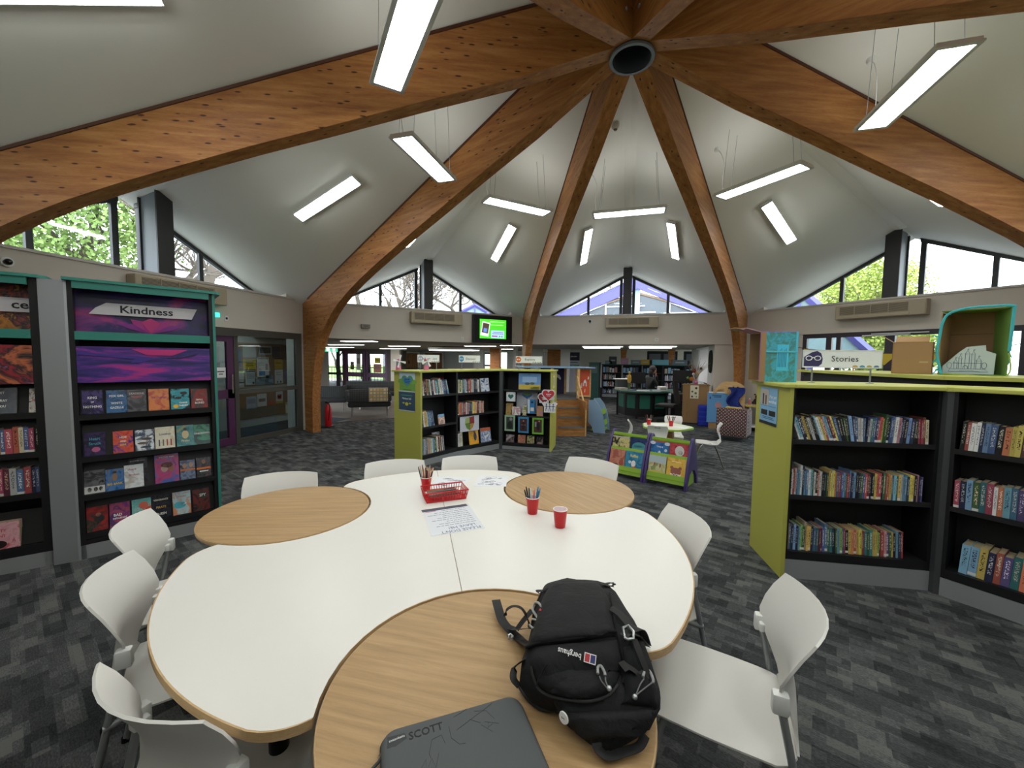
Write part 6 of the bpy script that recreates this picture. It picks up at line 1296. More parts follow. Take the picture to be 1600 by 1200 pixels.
b = BM(); box(b, .70, .95, 1.10, 1.125, .78, 1.40); obj('orange_panel', b, ORANGE, pc_)
b = BM(); box(b, .66, .70, 1.09, 1.13, .735, 1.42); box(b, .95, .98, 1.09, 1.13, .735, 1.42); box(b, .70, .95, 1.09, 1.13, .74, .78); box(b, .70, .95, 1.09, 1.13, 1.39, 1.42); obj('panel_frame', b, PLY, pc_)
for pts in ([(1.3, 1.0), (1.34, 1.12), (1.42, 1.16), (1.5, 1.1), (1.52, 1.0), (1.46, .99), (1.44, 1.08), (1.38, 1.08), (1.36, 1.0)], [(1.18, .96), (1.22, 1.08), (1.26, 1.08), (1.24, .95)], [(1.38, .86), (1.41, .94), (1.44, .92), (1.42, .84)], [(1.56, 1.18), (1.6, 1.24), (1.64, 1.2), (1.6, 1.15)]):
    b = BM(); f = [b.verts.new((.74+(p[0]-1.18)*.42, 1.097, p[1])) for p in pts]; b.faces.new(f); obj('cut_out_pattern', b, PAPER, pc_)
obj('back_panel', bx(-.12, .5, 1.98, 2.0, .735, 1.42), NIGHT, pc_); obj('panel_frame', bx(.5, .56, 1.96, 2.02, .735, 1.42), PLY, pc_)
for pts in ([(.25, 1.2), (.3, 1.26), (.38, 1.22), (.42, 1.14), (.4, 1.1), (.36, 1.14), (.3, 1.18)],): b = BM(); f = [b.verts.new((p[0], 1.975, p[1])) for p in pts]; b.faces.new(f); obj('cut_out_pattern', b, PAPER, pc_)
for x, z, a_, b__ in ((.0, 1.16, .06, .05), (.12, 1.02, .1, .05), (-.05, .98, .05, .1), (.22, .94, .09, .05), (.05, 1.3, .12, .03)):
    b = BM(); lathe(b, [(1, .003), (1, -.001)], 14, T(x, 1.978, z, rx=pi/2) @ Matrix.Diagonal((a_, b__, 1, 1))); obj('cut_out_pattern', b, BLACK2, pc_)
for y0, y1 in ((.0, .9),):
    b = BM(); tube(b, [(.60, -.0, .55), (.60, .9, 1.25)], .018, 6); tube(b, [(.60, -.0, .15), (.60, .9, .9)], .015, 6); tube(b, [(.60, .0, .0), (.60, .0, .56)], .018, 6); obj('handrail', b, PLY, pc_)
# blue book browser beside the steps
bf = thing('kids_book_browser', 'pale blue curved book browser to the right of the wooden steps', 'book browser', (-.76, 4.68, 0), radians(-8)); pr = [(0, 0), (.0, .0)]
prof = [(-.02, .72), (.10, .74), (.2, .6), (.29, .4), (.33, .2), (.36, 0), (.1, 0), (.06, .12), (-.02, .2)]
prof = [(0, .72), (.14, .74), (.24, .62), (.32, .42), (.37, .2), (.38, .0), (.12, .0), (.08, .14), (0, .22)]
for y in (0, .52): b = BM(); prism(b, prof, 0, .025, Matrix.Translation((0, y, 0)) @ Matrix.Rotation(pi/2, 4, 'X')); obj('side_panel', b, SKYB, bf)
for x, z in ((.30, .16), (.26, .40)): b = BM(); box(b, -.01, .01, .0, .5, 0, .11, T(x+.03, 0, z, ry=-.25)); obj('tray_lip', b, LIMEG, bf)
obj('shelf', bx(.05, .33, .0, .5, .14, .16), LIMEG, bf); obj('shelf', bx(.03, .28, .0, .5, .38, .40), LIMEG, bf); obj('base', bx(.05, .34, .03, .5, .03, .06), LIMEG, bf)
for i, (c, n2) in enumerate((('c9ccd2', 'white'), ('2a2c30', 'black'), ('d0d4c8', 'cream'), ('7a8aa8', 'grey-blue'))):
    o = thing('picture_book', f'{n2} picture book, {ordn(i+1)} from the front in the pale blue browser', 'book', bf.matrix_world.translation, 0, 'picture books in the blue browser'); o.location = (-.76+.33*cos(radians(19))-(.06+.12*i)*sin(radians(19))-.08*(i % 2), 4.68+.33*sin(radians(19))+(.06+.12*i)*cos(radians(19)), .17+.24*(i % 2)); o.rotation_euler = (0, -.25, radians(19))
    obj('cover', bx(-.03, -.015, -.05, .05, 0, .2), mat('pbk_'+c, c, .4), o)
# ------------------------------------------------------------------ purple and green picture-book browser
rb = radians(-23.4); BF = frame2(.79, .89, rb)
g = 'purple and green picture-book boxes'
def arch_panel(x):
    pts = [(-.01, 0), (.0, .10), (.07, .32), (.16, .52), (.225, .615), (.265, .635), (.30, .61), (.40, .44), (.47, .26), (.51, .10), (.52, 0), (.46, 0), (.43, .12), (.35, .20), (.24, .22), (.14, .18), (.08, .08), (.05, 0)]
    from mathutils.geometry import tessellate_polygon
    b = BM(); A = [b.verts.new((x-.015, y, z)) for y, z in pts]; B = [b.verts.new((x+.015, y, z)) for y, z in pts]
    for f in tessellate_polygon([[Vector((y, z, 0)) for y, z in pts]]): b.faces.new([A[i] for i in f]); b.faces.new([B[i] for i in f][::-1])
    for i in range(len(pts)): b.faces.new((A[i], B[i], B[(i+1) % len(pts)], A[(i+1) % len(pts)]))
    return b
def browser(lb, x0, x1):
    t = thing('book_browser', lb, 'book browser', BF.translation, rb, g)
    obj('end_panel', arch_panel(x0+.015), DPURP, t); obj('end_panel', arch_panel(x1-.015), DPURP, t)
    a, c = x0+.032, x1-.032
    b = BM(); box(b, a, c, 0, .015, 0, .11, T(0, .015, .06, rx=-.2)); obj('front_lip', b, LIMEG, t)
    b = BM(); box(b, a, c, 0, .012, 0, .045, T(0, .115, .365, rx=-.25)); obj('upper_lip', b, LIMEG, t)
    obj('tray', bx(a, c, .02, .25, .10, .115), LIMEG, t); obj('tray', bx(a, c, .125, .25, .345, .36), LIMEG, t)
    b = BM(); box(b, a, c, 0, .012, 0, .5, T(0, .2, .1, rx=0)); obj('divider', b, LIMEG, t); obj('top_rail', bx(a, c, .19, .22, .56, .58), LIMEG, t)
    b = BM(); prism(b, [(.09, .02), (.42, .02), (.40, .12), (.33, .18), (.25, .19), (.16, .16)], 0, .01, Matrix.Translation((x1-.035, 0, 0)) @ Matrix(((0, 0, 1, 0), (1, 0, 0, 0), (0, 1, 0, 0), (0, 0, 0, 1)))); obj('arch_infill', b, LIMEG, t)
    return t
browser('picture-book box at the right, its dark purple arched end panel facing the camera', -.545, 0.0)
browser('picture-book box at the left, next to the white chair back', -1.10, -.555)
def pb(x, z, w, h, cs, lb, tx=(), dy=.05, deco=(), tilt=.24): z = .13 if z < .2 else .37; dy = .036 if z < .2 else .135; h = .255 if z < .2 else .19; tilt = .24 if z < .2 else .15; cover_book(BF, x, z, w, h, cs, lb, 'picture books in the purple and green boxes', tx, dy=dy, tilt=tilt, th=.012, deco=deco, name='picture_book')
pb(-1.06, .12, .22, .27, ('b8705c', 'c88470', 'a86050'), 'salmon picture book with dark animal shapes, lower left of the boxes', [('Puppy', 0, .62, .14, '7a3a30')], .03, [('o', -.1, .12, .5, .2, '2a2224'), ('o', .3, .3, .3, .4, '9a4a3a')])
pb(-.83, .12, .24, .27, ('2f7ca0', '3c8cb0', '286c90'), 'blue picture book with yellow title and a white dog', [('Ruffles', 0, .76, .2, 'f0dc50')], .035, [('o', 0, .35, .26, .36, 'e8e4e0'), ('o', -.22, .42, .18, .16, 'c0d8e4'), ('o', .05, .12, .3, .2, 'c03038')])
pb(-1.06, .345, .25, .20, ('c9bb7a', 'd6ca90', '3a3428'), 'cream and black picture book, upper left of the boxes', [('THE WALL', 0, .5, .14, '2a241c')], .095, [('o', -.2, .1, .3, .2, '1c1a18'), ('o', .25, .1, .3, .2, '1c1a18'), ('b', 0, .92, 1, .1, 'b8b4b0')])
pb(-.80, .345, .23, .19, ('20305a', '2a3c6a', '182448'), 'navy picture book with a large teal moon', [], .10, [('o', .06, .3, .9, .8, '4a94a0'), ('b', 0, .4, .5, .14, '1c2c48')])
pb(-.505, .12, .225, .27, ('b8b070', 'c9c8a0', '8a9a60'), 'pale meadow picture book with two small figures', [], .03, [('b', 0, .8, 1, .36, 'b0c0c4'), ('o', -.15, .55, .1, .2, 'a05a3a'), ('o', .18, .5, .1, .2, '8a5a40'), ('o', 0, .14, .9, .2, 'c8b050')])
pb(-.268, .12, .232, .285, ('d8a83c', 'e0b850', 'd09c30'), 'yellow picture book titled Doom with a brown bear', [('DOOM', 0, .16, .2, 'f4f0ea'), ('MY PARENTS', 0, .82, .09, 'f0e0a0')], .035, [('o', 0, .34, .56, .4, '9a5a4a'), ('o', -.22, .52, .18, .16, '9a5a4a'), ('o', .22, .52, .18, .16, '9a5a4a'), ('o', 0, .2, .16, .1, '3a4a6a')])
pb(-.51, .35, .235, .20, ('2f6cae', '3a7abc', '285c98'), 'blue picture book titled Take A with clouds', [('TAKE A', 0, .6, .16, 'f0f4f8')], .095, [('o', -.4, .85, .3, .24, 'd0dce8'), ('o', .4, .85, .3, .24, 'd0dce8'), ('o', .34, .4, .16, .2, 'c8d4e0'), ('o', 0, .2, .14, .3, 'c0ccd8'), ('b', 0, .97, .7, .08, 'c05a48')])
pb(-.265, .33, .23, .25, ('b03a44', 'c05058', 'a8303c'), 'red picture book with a black and white zebra', [], .09, [('o', .05, .5, .5, .7, 'd8d6d4'), ('o', .1, .4, .24, .3, '4a4a50'), ('b', 0, .08, 1, .16, 'd4d2cc')])
# ------------------------------------------------------------------ children's table and chairs
t = thing('kids_table', 'low pale table with lime edge and two red cups in the children\'s area', 'table', (.68, 2.42, 0))
def blob(r, k=.06): return [(r*(1+k*cos(5*a))*cos(a)*1.06, r*(1+k*cos(5*a))*sin(a)) for a in [2*pi*i/60 for i in range(60)]]
b = BM(); prism(b, blob(.36), .552, .575); obj('table_edge', b, LIMEG, t); b = BM(); prism(b, blob(.345), .575, .58); obj('tabletop', b, mat('pale_top', 'd5dbc0', .4), t)
b = BM(); lathe(b, [(.15, 0), (.13, .3), (.115, .552)], 24); obj('pedestal', b, STEPWOOD, t, smooth=True)
for lb, x, y, rz in (('loose white colouring sheets on the low kids\' table, left pile', .6, 2.5, .3), ('loose white colouring sheets on the low kids\' table, right pile', .86, 2.34, -.4)):
    o = thing('paper_sheet', lb, 'paper', (x, y, .5805), rz, 'sheets on the kids table'); obj('sheet', bx(-.13, .13, -.09, .09, 0, .001), PAPER, o)
for x, y, s_ in ((.41, 2.42, 'left'), (.745, 2.40, 'right')):
    t = cup('red plastic cup of pencils at the %s of the low kids\' table' % s_, x, y); t.location.z = .58
    for i in range(6):
        a = i*1.05; nmc = ['brown', 'olive', 'pink', 'dark', 'rust', 'grey'][i]
        o = thing('colouring_pencil', f'{nmc} pencil, {ordn(i+1)} in the {s_} cup on the kids\' table', 'pencil', (x+.01*cos(a), y+.01*sin(a), .59), group='pencils on the kids table'); b = BM(); tube(b, [(0, 0, 0), (.05*cos(a), .04*sin(a), .15)], .006, 6); obj('barrel', b, mat('kp_'+nmc, ['4a3020', '5a5a30', 'a05060', '2a2426', '7a4030', '6a6668'][i], .6), o)
def kid_chair(lb, x, y, th):
    t = thing('kids_chair', lb, 'chair', (x, y, 0), radians(th-90), 'white S-shaped kids\' chairs')
    prof = [(.18, .33, .15), (.17, .355, .16), (.06, .355, .165), (-.06, .345, .165), (-.13, .355, .15), (-.17, .40, .13), (-.165, .47, .12), (-.145, .53, .13), (-.15, .60, .145), (-.18, .655, .14), (-.19, .67, .125)]
    rs = [[Vector((w*s, y_+(.02*s*s if z_ > .4 else 0), z_)) for s in (-1, -.85, -.5, 0, .5, .85, 1)] for y_, z_, w in prof]
    # slot below the top edge
    b = BM(); grid_surf(b, rs[:5], .01); obj('seat', b, PLASTIC, t, smooth=True); b = BM(); grid_surf(b, rs[4:], .01); obj('backrest', b, PLASTIC, t, smooth=True)
    b = BM(); prism(b, [(-.04, 0), (.04, 0), (.04, .012), (-.04, .012)], 0, .012, T(0, -.168, .63, rx=pi/2)); obj('grip_slot', b, INK, t)
    for sg in (-1, 1):
        b = BM(); tube(b, smooth_path([(sg*.17, -.22, .008), (sg*.14, -.1, .3), (sg*.12, 0, .34), (sg*.14, .1, .3), (sg*.17, .2, .008)], 4), .011, 8); obj('leg_frame', b, CHROME, t, smooth=True)
kid_chair('white kids\' chair in profile at the left of the low table', .27, 2.25, 5)
kid_chair('white kids\' chair seen from behind, in front of the low table', .53, 1.98, 80)
kid_chair('white kids\' chair on the far side of the low table', .83, 2.85, -95)
kid_chair('white kids\' chair in profile at the right of the low table', 1.30, 2.45, 172)
# patterned armchair
PT = mat('ring_fabric', '3a2f35', .9); t_, n_, l_, b_ = nodes(PT); v_ = coords(n_, l_, 'Object', (1, 1, 1)); vo = n_.new('ShaderNodeTexVoronoi'); vo.inputs['Scale'].default_value = 15; vo.inputs['Randomness'].default_value = 0; l_.new(v_, vo.inputs['Vector'])
r_ = ramp(n_, [(0, 'b9b4b0'), (.16, '30262c'), (.3, '30262c'), (.36, '8a4a4e'), (.44, '2c2428'), (.52, 'a49c98'), (.62, '4a4648')], 'CONSTANT'); l_.new(vo.outputs['Distance'], r_.inputs['Fac']); l_.new(r_.outputs['Color'], b_.inputs['Base Color'])
t = thing('patterned_armchair', 'cube armchair in dark ring-patterned fabric, back towards the camera', 'armchair', (1.84, 4.64, 0), radians(-23.2))
obj('backrest', bx(0, .56, 0, .16, .10, .68, None, .03), PT, t, smooth=True); obj('armrest', bx(0, .14, .16, .62, .10, .62, None, .03), PT, t, smooth=True); obj('armrest', bx(.42, .56, .16, .62, .10, .62, None, .03), PT, t, smooth=True); obj('seat', bx(.14, .42, .16, .6, .12, .40, None, .03), PT, t, smooth=True)
for x in (.05, .51):
    for y in (.05, .57): b = BM(); lathe(b, [(.028, 0), (.028, .01), (.014, .014), (.016, .10)], 12, T(x, y, 0)); obj('leg', b, CHROME, t, smooth=True)
t = thing('yellow_book', 'yellow book lying on the back of the patterned armchair', 'book', (2.15, 4.58, .683), radians(-20)); obj('cover', bx(-.14, .14, -.06, .06, 0, .012), mat('yb', 'd0a52c', .5), t); obj('pages', bx(-.135, .135, -.055, .055, .0121, .02), PAGES, t)
t = thing('side_table', 'small white cabinet table by the wall right of the patterned armchair', 'table', (2.72, 5.95, 0)); obj('tabletop', bx(0, .55, 0, .5, .59, .62), PLASTIC, t); obj('side_panel', bx(.08, .12, .03, .47, 0, .59), PLASTIC, t); obj('side_panel', bx(.47, .51, .03, .47, 0, .59), PLASTIC, t); obj('shelf', bx(.12, .47, .03, .47, .1, .13), PLASTIC, t); obj('edge_strip', bx(-.005, .555, -.012, 0, .585, .625), mat('yellow_edge', 'c0aa4a', .5), t)
t = thing('soft_toy', 'dark brown soft toy sitting on the white side table', 'toy', (3.0, 6.15, .62)); b = BM()
for p, r in (((0, 0, .08), .08), ((.0, -.03, .19), .055), ((-.05, 0, .24), .02), ((.05, 0, .24), .02), ((.1, -.05, .05), .035), ((-.09, -.05, .05), .035)): bmesh.ops.create_icosphere(b, subdivisions=2, radius=r, matrix=T(*p))
obj('body', b, mat('toy_brown', '3c2620', .95), t, smooth=True); b = BM(); lathe(b, [(.03, .1), (.04, .14)], 12, T(0, -.0, 0)); obj('collar', b, mat('toy_red', '8a3030', .9), t)
t = thing('lotion_bottle', 'small red and white bottle on the side table', 'bottle', (2.83, 6.1, .62)); b = BM(); lathe(b, [(.03, 0), (.032, .08), (.012, .11), (.012, .13)], 12); obj('body', b, mat('bottle_red', 'b06060', .4), t, smooth=True); b = BM(); lathe(b, [(.014, .13), (.014, .15)], 10); obj('cap', b, PAPER, t)
# clutter by the north wall corner
t = thing('blue_crate', 'bright blue plastic crate on the floor left of the blue card board', 'crate', (1.80, 6.48, 0), -.12); obj('body', bx(0, .26, 0, .3, 0, .52, None, .02), mat('crate_blue', '1c2fb0', .4), t)
for z in (.1, .22, .34, .46): obj('rib', bx(-.006, .266, -.008, .0, z, z+.03), mat('crate_blue2', '2a40c4', .4), t)
t = thing('blue_board', 'pale blue painted card board with a pink drawing', 'board', (1.93, 6.12, 0), -.1); obj('board', bx(0, .44, 0, .02, .16, .88), mat('card_blue', '5c94c8', .6), t); obj('stand', bx(.05, .39, .02, .1, 0, .2), CARD, t)
for i, (x, z, w_, h_) in enumerate(((.1, .8, .2, .015), (.14, .77, .16, .012), (.05, .72, .02, .06))): obj('scribble', bx(x, x+w_, -.003, 0, z, z+h_), mat('scrib', '1c2a4a', .8), t)
b = BM(); lathe(b, [(.07, .004), (.07, -.001)], 16, T(.24, 0, .58, rx=pi/2)); obj('pink_drawing', b, mat('pink_draw', 'b8848a', .8), t); obj('paper_fringe', bx(.03, .42, -.01, .03, .87, .9), PAPER, t)
for nm, lb, pts, xx, yy in (('arched_board', 'pale wooden arched panel leaning by the rib foot', [(0, 0), (.64, 0), (.64, 1.0), (.58, 1.08), (.45, 1.15), (.2, 1.15), (.08, 1.05), (.0, .88)], 2.10, 6.20), ('wooden_arch', 'small pale wooden arched frame in front of the larger one', [(0, .86), (.08, 1.0), (.14, 1.03), (.22, 1.03), (.3, .95), (.34, .86), (.28, .86), (.22, .97), (.12, .97), (.06, .86)], 2.04, 6.12)):
    t = thing(nm, lb, 'panel', (xx, yy, 0), -.2); b = BM(); prism(b, pts, 0, .03, Matrix.Rotation(pi/2, 4, 'X')); obj('panel', b, PLY, t)
for i in range(4): t_ = bpy.data.objects['arched_board']; b = BM(); lathe(b, [(.022, .036), (.022, .029)], 10, T(.3+.09*i, 0, 1.02-.012*(i-1.5)**2, rx=pi/2)); obj('cut_hole', b, INK, t_)
t = thing('blue_coat', 'dark blue coat hanging over the arched wooden panel', 'coat', (2.50, 6.02, .52)); b = BM()
rs = [[Vector((x*(1-.2*k/8)+.04*sin(k), .07*sin(x*26+k*.7)-.02, .5-.065*k)) for x in [-.14+.03*i for i in range(11)]] for k in range(9)]
grid_surf(b, rs, .03); obj('cloth', b, mat('coat_blue', '1e3080', .9), t, smooth=True)
t = thing('tan_cabinet', 'plywood cabinet with a taped paper poster, topped by the branch vase', 'cabinet', (1.47, 6.84, 0), -.1); obj('body', bx(0, .62, 0, .4, .02, 1.0), CARD, t); obj('door_edge', bx(.1, .115, -.01, 0, .05, .98), STEPWOOD, t); obj('top_board', bx(-.02, .64, -.02, .42, 1.0, 1.02), CARD, t)
t = thing('frog_poster', 'cream paper poster with small green and brown shapes taped on the cabinet', 'poster', (1.64, 6.80, .66), -.1); obj('sheet', bx(0, .2, -.004, 0, 0, .34), CREAM, t)
for x, z, r, c in ((.14, .27, .03, '5a3a30'), (.05, .18, .025, '5a6a4a'), (.13, .14, .03, '5f7a52'), (.05, .05, .025, '4a3a34'), (.15, .05, .02, '8a9a70')): b = BM(); lathe(b, [(r, .008), (r, .003)], 10, T(x, 0, z, rx=pi/2)); obj('print', b, mat('fp_'+c, c, .8), t)
t = thing('branch_vase', 'vase of bare twigs hung with red and orange ornaments on the cabinet', 'vase', (1.78, 6.9, 1.02)); b = BM(); lathe(b, [(.05, 0), (.06, .05), (.035, .12), (.04, .14)], 14); obj('vase', b, mat('vase_pink', 'c08aa0', .4), t, smooth=True)
b = BM(); rr = random.Random(9)
for i in range(16):
    a = rr.uniform(0, 6.28); L_ = rr.uniform(.35, .62); sp = rr.uniform(.1, .36); p = [(0, 0, .1), (sp*.3*cos(a), sp*.3*sin(a), .1+L_*.5), (sp*cos(a), sp*.6*sin(a), .1+L_)]; tube(b, p, [.006, .005, .003], 5)
    for k in range(2): a2_ = a+rr.uniform(-1, 1); tube(b, [p[1], (p[1][0]+.12*cos(a2_), p[1][1]+.1*sin(a2_), p[1][2]+.14)], [.004, .002], 4)
obj('twigs', b, mat('twig', '8a7a66', .8), t)
for nm, x, z, r, c in (('dark red', -.06, .36, .055, '8a3a2c'), ('orange', -.11, .14, .06, 'b86a2c'), ('green', -.2, .17, .035, '6a9a4a'), ('gold', .03, .3, .04, 'b89a5a'), ('brown', .1, .42, .035, '6a4a34'), ('white', -.07, .27, .035, 'd0ccc8'), ('grey', -.16, .5, .04, '6a5a58'), ('pink', .0, .05, .045, 'c87a9a')):
    b = BM(); bmesh.ops.create_icosphere(b, subdivisions=2, radius=r, matrix=T(x, -.04, z)); o = obj('ornament', b, mat('orn_'+c, c, .6), t, smooth=True); o['label'] = nm+' hanging ornament'
t = thing('wreath', 'dark oval wreath hanging on the grey return wall', 'wreath', (2.215, 7.3, 1.62)); b = BM(); tube(b, [(0-.02, .13*cos(2*pi*i/20), .26*sin(2*pi*i/20)) for i in range(20)], .05, 7, closed=True); obj('ring', b, mat('wreath_dark', '1c241c', .95), t)

# ------------------------------------------------------------------ office desk, chair, seated person
t = thing('office_desk', 'black curved-front desk with green panels, covered in papers', 'desk', (0, 0, 0))
top = [(-.36, 7.9), (-.1, 7.1), (.25, 6.9), (.8, 7.0), (1.22, 7.35), (1.5, 8.0), (1.45, 8.6), (.9, 8.2), (.3, 7.9), (-.1, 8.3)]
fr = [(-.2, 7.95), (.02, 7.42), (.34, 7.22), (.75, 7.3), (1.14, 7.55)]
b = BM(); prism(b, top, .74, .78); obj('desktop', b, DTEAL, t)
for p, q in zip(fr, fr[1:]):
    dx_, dy_ = q[0]-p[0], q[1]-p[1]; L_ = hypot(dx_, dy_); F_ = frame2(p[0], p[1], atan2(dy_, dx_)); obj('front_panel', bx(0, L_, 0, .03, .06, .74, F_), BLACK, t)
    obj('green_inlay', bx(L_*.18, L_*.85, -.008, 0, .28, .66, F_), mat('green_inlay', '1d6a58', .6), t)
for p in (fr[0], fr[2], fr[-1], (1.4, 8.4)): obj('leg', bx(p[0]-.03, p[0]+.03, p[1]-.03, p[1]+.03, 0, .74), BLACK, t)
for i, (x, y, w_, d_, h_, c, lb) in enumerate(((.5, 7.3, .35, .2, .02, 'd0d4dc', 'loose white papers on the front of the desk'), (.85, 7.35, .2, .15, .03, 'c8ccd4', 'second stack of papers on the right of the desk'), (-.1, 7.7, .25, .3, .05, 'b0aca0', 'untidy cream papers at the left end of the desk'), (.2, 7.4, .18, .2, .02, '6a7a8c', 'grey-blue folder on the desk'))):
    o = thing('paper_stack', lb, 'papers', (x, y, .78), .3*i, 'papers on the desk'); obj('sheets', bx(-w_/2, w_/2, -d_/2, d_/2, 0, h_), mat('ps_'+c, c, .8), o)
t = thing('white_printer', 'small white label printer on the right of the desk', 'printer', (1.02, 7.55, .78), .2); obj('body', bx(-.12, .12, -.1, .1, 0, .13, None, .02), PLASTIC, t, smooth=True); obj('slot', bx(-.08, .08, -.104, -.1, .05, .07), INK, t)
t = thing('lamp_figure', 'small yellow and green figure ornament standing on the desk', 'ornament', (.12, 7.7, .78)); b = BM(); lathe(b, [(.045, 0), (.035, .05), (.04, .2)], 12); obj('base', b, mat('fig_green', '4a5a30', .6), t, smooth=True); b = BM(); lathe(b, [(.04, .2), (.06, .28), (.05, .4), (.02, .44), (.035, .5), (.001, .54)], 12); obj('body', b, mat('fig_yellow', 'c8a03c', .6), t, smooth=True)
t = thing('book_display', 'white-topped grey display box at the left of the desk', 'box', (-.1, 8.0, .78), .3); obj('box', bx(-.16, .16, -.12, .12, 0, .28), mat('dispgrey', '3a4246', .6), t); obj('lid', bx(-.22, .22, -.14, .14, .28, .30), PAPER, t)
for lb, x, y, rz_, w_, z0 in (('black monitor on the left part of the desk', .35, 7.95, .5, .5, .95), ('large black monitor at the right, beside the branch vase', 1.48, 7.1, -.25, .5, 1.05)):
    t = thing('monitor', lb, 'monitor', (x, y, .78), rz_, 'black monitors'); obj('screen', bx(-w_/2, w_/2, -.02, .02, z0-.78, z0-.78+.33), BLACK2, t); obj('stand', bx(-.03, .03, 0, .03, 0, z0-.76), BLACK, t); obj('base', bx(-.12, .12, -.08, .08, 0, .015), BLACK, t)
t = thing('side_desk', 'dark side desk with drawers right of the office chair', 'desk', (1.25, 6.9, 0), .1); obj('desktop', bx(0, .75, 0, .6, .74, .775), mat('sd_top', '55625e', .5), t); obj('drawer_unit', bx(.05, .45, .03, .55, .05, .74), BLACK, t); obj('drawer', bx(.07, .43, .01, .03, .42, .7), BLACK2, t); obj('drawer', bx(.07, .43, .01, .03, .1, .4), BLACK2, t)
for z in (.58, .27): obj('handle', bx(.2, .3, -.005, .01, z, z+.015), CHROME, t)
obj('leg', bx(.7, .74, .03, .07, 0, .74), BLACK, t); obj('leg', bx(.7, .74, .5, .54, 0, .74), BLACK, t)
t = thing('office_chair', 'black high-backed office chair at the right of the desk', 'chair', (1.08, 6.55, 0), radians(70))
b = BM(); grid_surf(b, [[Vector((x, -.2-.05*sin(z*4)+.3*x*x, z)) for x in (-.2, -.12, 0, .12, .2)] for z in (.55, .7, .85, 1.0, 1.12)], .04); obj('backrest', b, BLACK2, t, smooth=True); obj('seat', bx(-.24, .24, -.2, .26, .44, .52, None, .03), BLACK2, t, smooth=True)
b = BM(); lathe(b, [(.025, .08), (.025, .44)], 10); obj('gas_lift', b, BLACK, t)
for i in range(5): a = 2*pi*i/5; b = BM(); tube(b, [(0, 0, .11), (.28*cos(a), .28*sin(a), .07)], .018, 6); bmesh.ops.create_icosphere(b, subdivisions=1, radius=.03, matrix=T(.28*cos(a), .28*sin(a), .032)); obj('base_arm', b, BLACK, t)
# person
per = thing('person', 'person with dark hair in black clothes seated behind the desk, hand raised to the face', 'person', (.72, 8.25, 0), radians(-60))
me = bpy.data.meshes.new('body'); V = [(0, 0, .52), (0, -.02, .75), (0, -.01, .98), (0, .03, 1.13), (0, .07, 1.22), (-.17, .02, 1.06), (-.22, .16, .84), (-.06, .3, .95), (-.02, .24, 1.16), (.17, .02, 1.06), (.23, .14, .82), (.14, .36, .80), (.12, .42, .80), (-.1, .12, .5), (-.12, .45, .5), (-.12, .46, .08), (.1, .12, .5), (.12, .45, .5), (.12, .46, .08), (-.12, .58, .05), (.12, .58, .05)]
Ed = [(0, 1), (1, 2), (2, 3), (3, 4), (2, 5), (5, 6), (6, 7), (7, 8), (2, 9), (9, 10), (10, 11), (11, 12), (0, 13), (13, 14), (14, 15), (15, 19), (0, 16), (16, 17), (17, 18), (18, 20)]
Rd = [.15, .14, .15, .07, .055, .085, .05, .04, .035, .085, .05, .038, .03, .10, .07, .05, .10, .07, .05, .04, .04]
me.from_pydata(V, Ed, []); bo = bpy.data.objects.new('body', me); col.objects.link(bo); bo.parent = per
mo = bo.modifiers.new('skin', 'SKIN'); 
for i, sv in enumerate(me.skin_vertices[0].data): sv.radius = (Rd[i], Rd[i]*.85); sv.use_root = (i == 0)
ms = bo.modifiers.new('sub', 'SUBSURF'); ms.levels = 2; ms.render_levels = 2; me.materials.append(mat('dark_clothes', '141416', .9)); 
SKN = mat('skin', 'a9745c', .6); HAIR = mat('dark_hair', '1a1412', .8)
b = BM(); bmesh.ops.create_uvsphere(b, u_segments=20, v_segments=14, radius=.1, matrix=T(0, .1, 1.34) @ Matrix.Diagonal((.78, .92, 1.18, 1)))
bmesh.ops.create_uvsphere(b, u_segments=8, v_segments=6, radius=.016, matrix=T(0, .198, 1.33))
for sx in (-1, 1): bmesh.ops.create_uvsphere(b, u_segments=8, v_segments=6, radius=.02, matrix=T(sx*.078, .1, 1.335) @ Matrix.Diagonal((.5, 1, 1.4, 1)))
obj('head', b, SKN, per, smooth=True)
for sx in (-1, 1): b = BM(); bmesh.ops.create_uvsphere(b, u_segments=8, v_segments=6, radius=.011, matrix=T(sx*.03, .184, 1.352)); obj('eye', b, INK, per)
obj('mouth', bx(-.02, .02, .185, .192, 1.283, 1.289), mat('lip', '8a4a44', .6), per)
b = BM(); bmesh.ops.create_uvsphere(b, u_segments=18, v_segments=12, radius=.112, matrix=T(0, .075, 1.375) @ Matrix.Diagonal((.86, .95, 1.05, 1))); bmesh.ops.create_uvsphere(b, u_segments=14, v_segments=10, radius=.09, matrix=T(0, .02, 1.28) @ Matrix.Diagonal((.95, .7, 1.3, 1))); obj('hair', b, HAIR, per, smooth=True)
b = BM(); bmesh.ops.create_uvsphere(b, u_segments=10, v_segments=8, radius=.036, matrix=T(-.035, .225, 1.2) @ Matrix.Diagonal((.9, .5, 1.1, 1)))
for k in range(4): tube(b, [(-.055+.016*k, .225, 1.225), (-.055+.015*k, .222, 1.262), (-.052+.013*k, .208, 1.288-.006*abs(k-1.5))], [.009, .008, .006], 7)
tube(b, [(-.012, .22, 1.19), (.006, .215, 1.225), (.006, .205, 1.245)], [.010, .009, .007], 7)
obj('hand', b, SKN, per, smooth=True)

